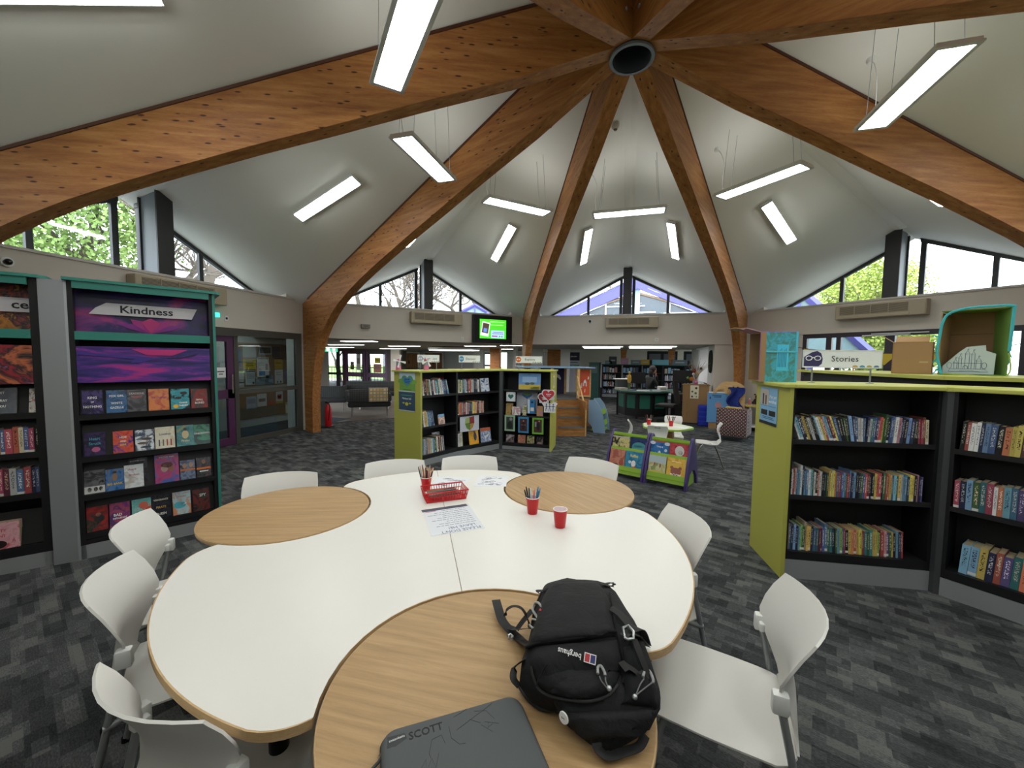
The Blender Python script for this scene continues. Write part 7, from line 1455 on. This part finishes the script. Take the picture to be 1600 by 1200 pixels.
# ------------------------------------------------------------------ far library shelving
rr = random.Random(21); far_bm = {}
FK = 'wasnkcbtirpdog'
for i in range(5):
    x0 = -1.02+.86*i; lb = ['teal-topped black bookcase at the far left of the back room run', 'teal-topped black bookcase second from the left in the back room run', 'teal-topped black bookcase in the middle of the back room run, behind the seated person', 'teal-topped black bookcase fourth from the left in the back room run', 'teal-topped black bookcase at the right end of the back room run'][i]
    t = thing('far_bookcase', lb, 'bookcase', (x0, 13.73, 0), 0, 'teal-topped bookcases in the back room'); W = .84
    obj('side_panel', bx(0, .03, 0, .3, 0, 1.42), BLACK if i not in (1, ) else GREYP, t); obj('side_panel', bx(W-.03, W, 0, .3, 0, 1.42), BLACK, t); obj('back_panel', bx(.03, W-.03, .27, .3, .1, 1.42), BLACK2, t); obj('plinth', bx(0, W, .02, .3, 0, .12), PLINTH, t); obj('top_board', bx(-.02, W+.02, -.03, .33, 1.42, 1.455), DTEAL, t)
    bk_ = {}
    for z in (.16, .47, .78, 1.09):
        obj('shelf', bx(.03, W-.03, .01, .28, z-.03, z), BLACK, t)
        x = .05; face = z > 1.0
        while x < W-.08 - (rr.random()*.25 if z > .2 else .0):
            w_ = rr.uniform(.09, .13) if face else rr.uniform(.012, .035); h_ = rr.uniform(.18, .25) * (1 if z > .2 else .8); k = rr.choice('wassnkcbwtirpwa')
            if rr.random() < .12: x += w_; continue
            box(bk_.setdefault(k, BM()), x, x+w_*.93, .06, .2 if not face else .09, z, z+h_); x += w_*(1.2 if face else 1)
    for k, b in bk_.items():
        o = obj('shelved_books', b, mat('spine_'+k), t); o['kind'] = 'stuff'
t = thing('end_bookcase', 'dark teal end panel of the back room shelving beside the orange castle panel', 'bookcase', (-1.45, 12.2, 0)); obj('end_panel', bx(0, .4, 0, .03, 0, 1.5), DTEAL, t); obj('top_board', bx(-.02, .42, -.02, 1.5, 1.5, 1.53), DTEAL, t); obj('body', bx(.02, .38, .03, 1.5, 0, 1.5), BLACK, t); obj('notice', bx(.06, .34, -.01, 0, 1.1, 1.4), mat('grey_notice', '5a6a6a', .7), t)
t = thing('roll_up_banner', 'dark purple and blue roll-up banner standing left of the far bookcases', 'banner', (-2.35, 14.2, 0)); obj('banner_sheet', bx(-.28, .28, 0, .01, .1, 2.0), mat('banner_w', 'b9bcc8', .6), t); obj('header', bx(-.28, .28, -.006, 0, 1.6, 1.98), mat('banner_p', '241f38', .6), t); obj('band', bx(-.28, -.02, -.006, 0, 1.22, 1.4), mat('banner_b', '6a8cb8', .6), t); obj('band', bx(.0, .28, -.006, 0, 1.22, 1.4), mat('banner_g', '6a8c4a', .6), t); obj('line', bx(-.2, .2, -.006, 0, 1.5, 1.53), INK, t); obj('foot', bx(-.3, .3, -.1, .1, 0, .1), LEGM, t)
text('lettering', 'LIBRARY', .09, PAPER, t, (0, -.01, 1.78), (pi/2, 0, 0))
for i, (x, w_, h_, c, nm) in enumerate(((-.9, .3, .16, '7a90a0', 'grey-blue box'), (-.72, .32, .34, '3a3c44', 'dark framed picture'), (-.2, .3, .27, 'b8849e', 'pink box'), (.2, .42, .2, '6a7478', 'grey box'), (.62, .36, .22, 'b8922c', 'yellow folded shape'), (1.1, .66, .22, '6ab0bc', 'pale blue long box'), (1.9, .6, .22, '5c666a', 'grey long box'), (2.6, .5, .22, '5c6466', 'dark grey long box'))):
    o = thing('display_box', nm+' on top of the back room bookcases', 'box', (x, 13.85, 1.455), 0, 'things on top of the back room bookcases'); obj('box', bx(0, w_, 0, .15, 0, h_), mat('db_'+c, c, .7), o); obj('label_strip', bx(w_*.2, w_*.8, -.006, 0, h_*.4, h_*.6), mat('dbl', '9aa0a4', .7), o)
for i, (x, w_) in enumerate(((1.0, 1.4), (2.7, 1.3))):
    t = thing('wall_display', ['black wall display case with pale pictures, left one', 'black wall display case with pale pictures, right one'][i]+' above the far bookcases', 'display', (x, 16.5, 1.35)); obj('case', bx(0, w_, 0, .2, 0, .75), BLACK2, t)
    for k in range(2): obj('picture', bx(.1+k*w_*.48, .1+k*w_*.48+w_*.38, -.01, 0, .3, .62), mat('far_pic', '5a5c62', .6), t)
for x, s in ((-.2, 'above the far banner'), (1.9, 'above the right far display case'), (-2.9, 'left of the far banner')):
    t = thing('far_timber_post', 'short timber column of the back room '+s, 'column', (x, 15.2, 0), group='timber columns of the back room'); b = BM(); prism(b, [(0, 1.2), (.18, 1.2), (.2, 1.9), (.34, 2.7), (-.1, 2.7)], 0, .2, Matrix.Rotation(pi/2, 4, 'X')); obj('shaft', b, GLULAM, t); obj('foot', bx(0, .18, -.2, 0, 0, 1.2), GLULAM, t)
for i, (x, y, w_) in enumerate(((-5.1, 11.0, .42), (-2.95, 12.6, .6))):
    t = thing('timber_column', ['timber column seen below the wall screen, left of the Explore sign', 'timber column seen right of the Explore sign'][i], 'column', (x, y, 0), group='timber columns under the low ceiling'); obj('shaft', bx(-w_/2, w_/2, -.1, .1, 0, 2.056), GLULAM, t)
for i, (x, y, w_) in enumerate(((-3.5, 11.6, .5), (-3.9, 9.6, .12), (-6.9, 13.8, .5), (-2.3, 11.2, .35))): struct(['wall_pier_a', 'wall_pier_b', 'wall_pier_c', 'wall_pier_d'][i], bx(x-w_/2, x+w_/2, y, y+.2, 0, 2.056), WALLG)
t = thing('distant_window', 'bright narrow window between the far piers', 'window', (-7.9, 16.9, 0)); obj('frame', bx(-.05, .8, 0, .05, 1.2, 2.0), FRAME, t); obj('lit_glass', bx(.02, .72, -.01, 0, 1.3, 1.9), mat('distant_glow', 'e8f0f4', .5, emit='e8f2f8', es=.8), t)
# ------------------------------------------------------------------ back run of shelving and the cardboard castle boxes
t = thing('shelving_unit', 'lime-topped curved shelving run behind the right-hand bays, carrying the cardboard boxes', 'bookcase', (0, 0, 0))
pl = [(2.40, 2.3), (2.42, 1.0), (2.50, .30), (2.56, -.22), (2.95, -.42), (3.6, -.1), (3.75, .9), (3.4, 2.4)]
b = BM(); prism(b, pl, 1.49, 1.52); obj('top_board', b, LIMET, t)
q_ = [(2.46, 2.2), (2.48, 1.0), (2.56, .32), (2.62, -.16), (2.97, -.34), (3.5, -.05), (3.62, .9), (3.3, 2.3)]
b = BM(); prism(b, q_, .1, 1.49); obj('body', b, BLACK2, t); b = BM(); prism(b, q_, 0, .1); obj('plinth', b, PLINTH, t)
Z5 = 1.521
# brown box
t = thing('cardboard_box', 'plain brown cardboard box with raised flaps, second from the right', 'box', (2.66, .66, Z5), radians(-32), 'cardboard boxes on the shelving'); s = .26
b = BM(); w_, d_, h_ = .26, .22, .315
obj('left_side', bx(0, .16, 0, .006, 0, h_), CARD, t); obj('front_side', bx(.16, w_+.03, .0, .006, 0, h_), CARD, t); b.free()
b = BM(); box(b, 0, w_+.03, d_, d_+.006, 0, h_); box(b, 0, .006, 0, d_, 0, h_); box(b, w_+.024, w_+.03, 0, d_, 0, h_); box(b, 0, w_+.03, 0, d_, 0, .006); obj('box_walls', b, CARD, t)
for rx_, x0, x1 in ((.9, .02, w_),): b = BM(); box(b, x0, x1, 0, .12, 0, .005, T(0, .0, h_, rx=.5)); obj('flap', b, CARD, t)
b = BM(); box(b, .0, .004, .0, d_, 0, .1, T(-.0, 0, h_, ry=-.9)); obj('flap', b, CARD, t)
obj('tape', bx(.2, .26, -.001, 0, .11, .125), mat('tape', 'b09a78', .3), t)
# blue painted box on the near bay
t = thing('cardboard_box', 'cardboard box painted blue with a pale blue label, far left on the shelving', 'box', (1.075, -.70, 1.462), radians(5), 'cardboard boxes on the shelving')
w_, d_, h_ = .265, .22, .40
BW = mat('brushed_blue', '3a9ab0', .6); t_, n_, l_, b_ = nodes(BW); v_ = coords(n_, l_, 'Object'); x_ = noise(n_, l_, v_, 9, 5, .6, 2.5); r_ = ramp(n_, [(.35, '5c7a5a'), (.46, '3f8c90'), (.55, '4aa8bc'), (.65, '2f8a9a')]); l_.new(x_.outputs['Fac'], r_.inputs['Fac']); l_.new(r_.outputs['Color'], b_.inputs['Base Color'])
obj('painted_side', bx(.04, w_, -.006, 0, 0, h_), BW, t); obj('bare_edge', bx(0.0, .04, -.006, 0, 0, h_), CARD, t)
b = BM(); box(b, 0, w_, d_, d_+.006, 0, h_); box(b, w_-.006, w_, 0, d_, 0, h_); box(b, 0, w_, 0, d_, h_-.006, h_); box(b, 0, w_, 0, d_, 0, .006); obj('box_walls', b, CARD, t)
obj('blue_edge', bx(w_-.012, w_+.004, -.01, d_*.4, 0, h_+.002), mat('bright_cyan', '49b8d0', .5), t)
obj('label', bx(.12, .205, -.009, -.006, .09, .30), mat('cyan_label', '4cc0e0', .5), t)
for i in range(6): obj('label_line', bx(.13+.011*i, .133+.011*i, -.011, -.009, .12, .25+.01*(i % 3)), mat('lbl_ink', '1c6a88', .6), t)
obj('paper_twist', bx(.04, w_, -.014, -.006, .235, .25, None, .003), mat('bright_cyan2', '58b4c8', .5), t)
b = BM(); box(b, -.12, 0, .0, d_, 0, .005, T(0, 0, h_, ry=.28)); obj('flap', b, mat('pink_flap', 'b48a98', .7), t); b = BM(); box(b, -.19, -.12, .02, d_-.02, 0, .004, T(0, 0, h_-.005, ry=.22)); obj('flap_tip', b, mat('tan_flap', 'b89a7a', .7), t)
b = BM(); tube(b, [(-.0, .0, h_), (.0, .0, 0)], .004, 5); tube(b, [(0, 0, h_+.002), (w_, 0, h_+.002)], .004, 5); obj('purple_edge', b, mat('purple_edge', '8a5aa8', .7), t)
# green painted open box with castle drawing
GX, GY = 2.945, .50; rg_ = atan2(.205-.50, 3.265-2.945)
t = thing('cardboard_box', 'large open cardboard box painted green inside with teal paper edges and a castle drawing', 'box', (GX, GY, Z5), rg_, 'cardboard boxes on the shelving')
w_, d_, h_ = .43, .30, .62
obj('back_wall', bx(0, w_-.13, d_, d_+.008, 0, h_), CARDD, t); b = BM(); prism(b, [(w_-.008, 0), (w_, 0), (w_-.13, d_), (w_-.138, d_)], 0, h_); obj('right_wall', b, GPAINT, t); obj('left_wall', bx(0, .008, 0, d_, 0, h_-.03), CARD, t); b = BM(); prism(b, [(0, 0), (w_, 0), (w_-.13, d_), (0, d_)], h_-.02, h_-.012); obj('top_wall', b, GPAINT, t); b = BM(); prism(b, [(0, 0), (w_, 0), (w_-.13, d_), (0, d_)], 0, .008); obj('bottom_wall', b, GPAINT, t); obj('fold_line', bx(.01, w_-.14, d_-.003, d_, .39, .394), mat('fold_dark', '4a3826', .9), t)
TP = mat('teal_paper', '3aa8b4', .6)
b = BM(); tube(b, smooth_path([(.03, -.005, .0), (-.01, -.008, .2), (.0, -.004, .38), (.012, -.006, .5), (.05, -.006, .58), (.16, -.006, h_), (.32, -.006, h_+.004), (w_+.002, -.006, h_-.005), (w_+.008, -.006, h_-.06), (w_+.002, -.006, .22)], 5), .008, 6, rx=.012); obj('paper_edge', b, TP, t)
b = BM(); tube(b, smooth_path([(.0, -.006, .01), (.2, -.01, .002), (w_, -.01, .0), (w_+.002, -.008, .2)], 4), .006, 6); obj('green_edge', b, mat('green_edge', '8fb04a', .7), t)
for p, q in (((-.005, .0, .36), (-.05, -.01, .38)), ((-.01, 0, .15), (-.05, -.02, .09)), ((.0, 0, .05), (-.03, -.02, 0.0)), ((.01, 0, .04), (.035, -.03, .0)), ((w_, 0, .2), (w_+.02, -.01, .16))): b = BM(); tube(b, [p, q], [.009, .003], 5); obj('torn_paper', b, TP, t)
b = BM(); prism(b, [(w_+.001, 0), (w_+.006, 0), (w_-.124, d_), (w_-.129, d_)], .1, h_); obj('teal_side', b, mat('teal_side', '2f8aa8', .6), t)
o = thing('castle_drawing', 'cut-out pencil drawing of a castle standing inside the green box', 'drawing', (GX, GY, Z5+.009), rg_)
b = BM(); prism(b, [(.02, 0), (.345, 0), (.35, .13), (.29, .15), (.285, .185), (.17, .175), (.12, .14), (.02, .05)], 0, .002, Matrix.Translation((0, .06, 0)) @ Matrix.Diagonal((1.0, 1, 1.45, 1)) @ Matrix.Rotation(pi/2, 4, 'X')); obj('sheet', b, mat('drawing_sheet', 'b8c6c8', .8), o)
b = BM(); yy = .056
def ln(pts, r=.0012): tube(b, [(p[0], yy, p[1]*1.45) for p in pts], r, 4)
for x, zt, wd in ((.095, .075, .02), (.125, .10, .018), (.165, .13, .026), (.205, .125, .02), (.235, .085, .03)):
    ln([(x, .035), (x, zt), (x+wd, zt), (x+wd, .035)]); ln([(x-.003, zt), (x+wd/2, zt+.022), (x+wd+.003, zt), (x-.003, zt)]); ln([(x+wd/2, zt+.022), (x+wd/2, zt+.034), (x+wd/2+.01, zt+.031), (x+wd/2, zt+.028)])
ln([(.06, .015), (.07, .033), (.29, .033), (.31, .015), (.06, .015)]); ln([(.085, .07), (.27, .07)]); ln([(.155, .033), (.157, .05), (.17, .056), (.182, .05), (.184, .033)], .0016); ln([(.13, .02), (.2, .022), (.27, .015)])
for cx_ in (.065, .285): ln([(cx_+.016*cos(a), .055+.02*sin(a)) for a in [2*pi*i/9 for i in range(10)]]); 
obj('pencil_lines', b, mat('pencil_blue', '3a4a78', .8), o)
# bunting and small items on the back run
t = thing('bunting', 'yellow patterned bunting hanging behind the Stories sign', 'bunting', (0, 0, 0)); b = BM(); P_ = [(3.0, 4.6, 1.95), (3.4, 4.3, 1.86), (3.9, 3.9, 1.8), (4.6, 3.1, 1.8), (5.2, 2.3, 1.95)]; P_ = smooth_path(P_, 6); tube(b, P_, .006, 5); obj('cord', b, INK, t)
for i in range(1, len(P_)-2, 3):
    a, c = P_[i], P_[i+2]; b = BM(); m_ = (a+c)/2+Vector((0, 0, -.2)); f = [b.verts.new(q) for q in (a, c, m_)]; b.faces.new(f); obj('pennant', b, mat('pennant_y', 'b8a030', .8), t)
t = thing('toy_plane', 'small brown wooden toy on a stick behind the Stories sign', 'toy', (2.9, 1.9, 1.521), .3); b = BM(); tube(b, [(0, 0, 0), (0.04, 0, .2)], .008, 6); obj('stick', b, STEPWOOD, t); obj('wing', bx(-.16, .14, -.02, .02, .20, .225, T(0, 0, 0, ry=-.15)), mat('toy_dark', '5a3a24', .7), t); obj('body', bx(-.01, .03, -.1, .1, .16, .2), STEPWOOD, t)
t = thing('framed_notice', 'small framed picture on the white wall at the right edge, beside the green box', 'picture', m @ Vector((1.78, A0-.01, 1.62)), radians(-45)); obj('frame', bx(0, .3, 0, .02, 0, .3), ACD, t); obj('picture', bx(.03, .27, -.004, 0, .03, .27), mat('red_pic', '9a6a60', .6), t)
# ------------------------------------------------------------------ outside
g_ = BM(); box(g_, -70, 60, -60, 90, -.35, -.3); GR = mat('grass', '5a7a34', .95); t_, n_, l_, b_ = nodes(GR); v_ = coords(n_, l_, 'Object'); x_ = noise(n_, l_, v_, 1.2, 5, .6); r_ = ramp(n_, [(.35, '55702e'), (.65, '7f9a48')]); l_.new(x_.outputs['Fac'], r_.inputs['Fac']); l_.new(r_.outputs['Color'], b_.inputs['Base Color'])
struct('floor_outside', g_, GR)
b = BM(); box(b, -24, -9.0, 13.5, 22, -.3, -.02); struct('floor_path', b, mat('paving', 'a49a90', .9))
BARK = mat('bark', '6a6058', .95)
def branch(b, p, d, L, r, depth, rr, tips, sides=5, droop=.0, split=(2, 3), spread=.75):
    pts = [p]; rad = [r]; q = p.copy(); dd = d.copy(); n = 3
    for i in range(n):
        dd = (dd+Vector((rr.uniform(-.22, .22), rr.uniform(-.22, .22), rr.uniform(-.12, .18)))).normalized(); q = q+dd*(L/n); pts.append(q.copy()); rad.append(r*(1-.30*(i+1)/n))
    tube(b, pts, rad, sides if depth > 2 else (4 if depth > 1 else 3), cap=False)
    if depth == 0: tips.append(q); return
    for k in range(rr.randint(*split)):
        ax = Vector((rr.uniform(-1, 1), rr.uniform(-1, 1), rr.uniform(-.3, 1))).normalized(); nd = (dd*(1-spread*.45)+ax*spread).normalized(); at = pts[rr.choice((2, 3, 3))]
        branch(b, at, nd, L*rr.uniform(.62, .82), max(rad[-1]*rr.uniform(.62, .88), .012), depth-1, rr, tips, sides, droop, split, spread)
def tree(lb, x, y, h, seed, leaf=None, trunk=.28, depth=6, nl=5, ls=.12, group='trees beyond the gable windows', spreadn=.5, split=(2, 3), crown=None):
    rr = random.Random(seed); t = thing('tree', lb, 'tree', (x, y, -.3), group=group); b = BM(); tips = []
    branch(b, Vector((0, 0, 0)), Vector((0, 0, 1)), h*.32, trunk, depth, rr, tips, split=split); obj('branches', b, BARK, t)
    if leaf:
        v, f = [], []
        if crown:
            zc, R3, nc = crown
            for q in range(nc):
                d_ = Vector((rr.gauss(0, 1), rr.gauss(0, 1), rr.gauss(0, 1))).normalized()*rr.uniform(.45, 1); tips.append(Vector((d_.x*R3[0], d_.y*R3[1], zc+.3+d_.z*R3[2])))
        for p in tips:
            for _ in range(nl):
                c = p+Vector((rr.gauss(0, spreadn), rr.gauss(0, spreadn), rr.gauss(0, spreadn*.8))); a = Vector((rr.uniform(-1, 1), rr.uniform(-1, 1), rr.uniform(-1, 1))).normalized()*ls; e = a.cross(Vector((rr.uniform(-1, 1), rr.uniform(-1, 1), rr.uniform(-1, 1)))).normalized()*ls*.7; k = len(v)
                v += [c-a, c+e, c+a, c-e]; f.append((k, k+1, k+2, k+3))
        me = bpy.data.meshes.new('foliage'); me.from_pydata(v, [], f); me.materials.append(leaf); o = bpy.data.objects.new('foliage', me); col.objects.link(o); o.parent = t; o['kind'] = 'stuff'
    return t
LG = mat('leaf_green', '8aa55e', .8); LY = mat('leaf_spring', '9aa850', .8); LB = mat('leaf_bud', '7d7048', .8)
for m_ in (LG, LY, LB): m_.node_tree.nodes['Principled BSDF'].inputs['Subsurface Weight'].default_value = 0
tree('bushy green tree filling the left part of the west gable window', -14.2, 2.6, 9.5, 11, LG, .25, 6, 34, .065, spreadn=.26, crown=(5.0, (1.9, 1.9, 3.0), 330))
tree('bare tree at the far left of the west gable window', -15.5, .6, 9.5, 4, None, .25, 7, split=(2, 4))
tree('bare tree with a thick trunk right of the west window post', -11.6, 3.55, 9.5, 23, None, .28, 7, split=(2, 4))
tree('bare tree in the left half of the north-west gable window', -14.6, 15.6, 10.5, 8, None, .25, 7, split=(2, 4))
tree('bare tree just left of the north-west window post', -12.9, 16.6, 11, 15, None, .25, 7, split=(2, 4))
tree('budding tree right of the north-west window post', -10.2, 21, 11.5, 19, LB, .28, 7, 8, .055, spreadn=.35)
tree('bare treetop showing above the lilac gable', .1, 35.6, 17, 31, None, .3, 7)
tree('bright green rounded tree outside the north-east gable window', 9.4, 15.6, 6.5, 42, LY, .22, 5, 34, .055, spreadn=.2, crown=(4.75, (1.9, 1.9, 1.15), 300))
tree('leafy tree outside the glazed doors behind the cardboard boxes', 9.6, 14.6, 4.2, 44, LY, .16, 4, 50, .06, spreadn=.25, crown=(2.2, (2.4, 1.6, 1.1), 300))
tree('green shrub tree outside the entrance doors', -18, 17.5, 5, 50, LG, .16, 5, 60, .09, spreadn=.5)
# neighbouring hall with lilac gable
nb = thing('neighbour_hall', 'neighbouring hall with lilac gable fascia and pale seamed metal roof in the north window', 'building', (.36, 12.0, 0))
LIL = mat('lilac_fascia', '5d5aa0', .6); MET = mat('seam_roof', '86a09c', .5); SEAM = mat('roof_seam', '7c9896', .6)
ax, az = 0.0, 4.87; sl_ = .443
def gz(x): return az-sl_*abs(x)
for sg in (-1, 1):
    b = BM(); a = [(0, az), (sg*5.2, gz(5.2)), (sg*5.2, gz(5.2)-.42), (0, az-.44)]; v0 = [b.verts.new((x, 0, z)) for x, z in a]; v1 = [b.verts.new((x, .12, z)) for x, z in a]; b.faces.new(v0); b.faces.new(v1[::-1])
    for i in range(4): b.faces.new((v0[i], v1[i], v1[(i+1) % 4], v0[(i+1) % 4]))
    obj('fascia', b, LIL, nb)
    b = BM(); v0 = [b.verts.new(p) for p in ((0, .05, az+.01), (sg*5.2, .05, gz(5.2)+.01), (sg*7.0, 7.5, gz(5.2)+.01+.3), (0, 7.5, az+1.3))]; b.faces.new(v0); obj('roof_plane', b, MET, nb)
    for i in range(1, 14):
        u = i/14; p0 = Vector((sg*5.2*u, .0, gz(5.2*u)+.02)); p1 = Vector((sg*7.0*u, 7.5, (az+1.3)*(1-u)+(gz(5.2)+.31)*u+.02)); b = BM(); tube(b, [p0, p1], .022, 4); obj('roof_seam', b, SEAM, nb)
    b = BM(); tube(b, [(0, -.02, az+.02), (sg*5.2, -.02, gz(5.2)+.02)], .02, 4); obj('roof_edge', b, mat('roof_edge', '5a5c70', .6), nb)
GLD = mat('neighbour_glass', '4a5560', .15, spec=.8)
b = BM(); f = [b.verts.new(p) for p in ((-5.1, .3, 2.7), (5.1, .3, 2.7), (5.1, .3, gz(5.1)-.3), (0, .3, az-.5), (-5.1, .3, gz(5.1)-.3))]; b.faces.new(f); obj('gable_glazing', b, GLD, nb)
for x in (-2.4, -1.2, 1.2, 2.4): obj('mullion', bx(x-.03, x+.03, .2, .28, 2.7, gz(x)-.4), PLCAP, nb)
obj('mullion', bx(-.1, .1, .18, .28, 2.7, az-.42), mat('blue_mullion', 'a8c0dc', .5), nb)
for x0, x1, z in ((-1.2, .3, 3.75), (-.1, .7, 3.5), (1.0, 2.2, 3.45), (-2.6, -1.2, 3.3), (.4, 1.5, 3.25)): obj('reflected_batten', bx(x0, x1, .2, .22, z, z+.05), PAPER, nb)
b = BM()
for sg in (-1, 1): tube(b, smooth_path([(sg*4.2, .24, 2.8), (sg*2.5, .24, 3.5), (0, .24, 4.3)], 5), .05, 5)
obj('inner_rib', b, mat('far_rib', 'a8907a', .6), nb)
# smaller gables seen at the ends of the other windows
for lb, ax_, ay_, az_, wd, h0, dp in (('small lilac gable at the left end of the north-east window', 4.69, 8.84, 3.77, 1.6, 1.9, 1.2), ('small pale gable at the lower right of the north-west window post', -8.97, 18.5, 5.0, 3.2, 3.2, 1.0), ('lilac sloping fascia at the right end of the north-west window', -5.2, 12.9, 4.6, 1.7, 2.75, 1.5)):
    rz_ = atan2(ay_+4.36, ax_-.04)-pi/2; t = thing('far_gable', lb, 'building', (ax_, ay_, 0), rz_, 'small gables of the same building outside'); lo = 2.72 if ax_ < 0 else 0
    b = BM(); prism(b, [(-wd, h0), (wd, h0), (0, az_-.12)], -dp, 0, Matrix.Rotation(pi/2, 4, 'X')); obj('gable', b, mat('pale_glass', '7f979b', .3), t)
    for sg in (-1, 1): b = BM(); tube(b, [(0, -.06, az_-.1), (sg*wd*1.1, -.06, h0-.2)], .11, 4); obj('fascia', b, LIL, t)
    obj('mullion', bx(-.04, .04, -.08, -.02, h0, az_-.2), LIL, t)
    if lo == 0: obj('base', bx(-wd*.6, wd*.25, 0, dp, lo, h0), LIL, t)
# railing outside the entrance
t = thing('railing', 'dark metal railing outside the entrance doors', 'railing', (-19, 15.8, 0), radians(8))
obj('rail', bx(0, 9, 0, .04, 1.0, 1.05), FRAME, t)
obj('rail', bx(0, 9, 0, .04, .15, .19), FRAME, t)
for i in range(46): obj('baluster', bx(.2*i, .2*i+.02, .01, .03, .15, 1.0), FRAME, t)
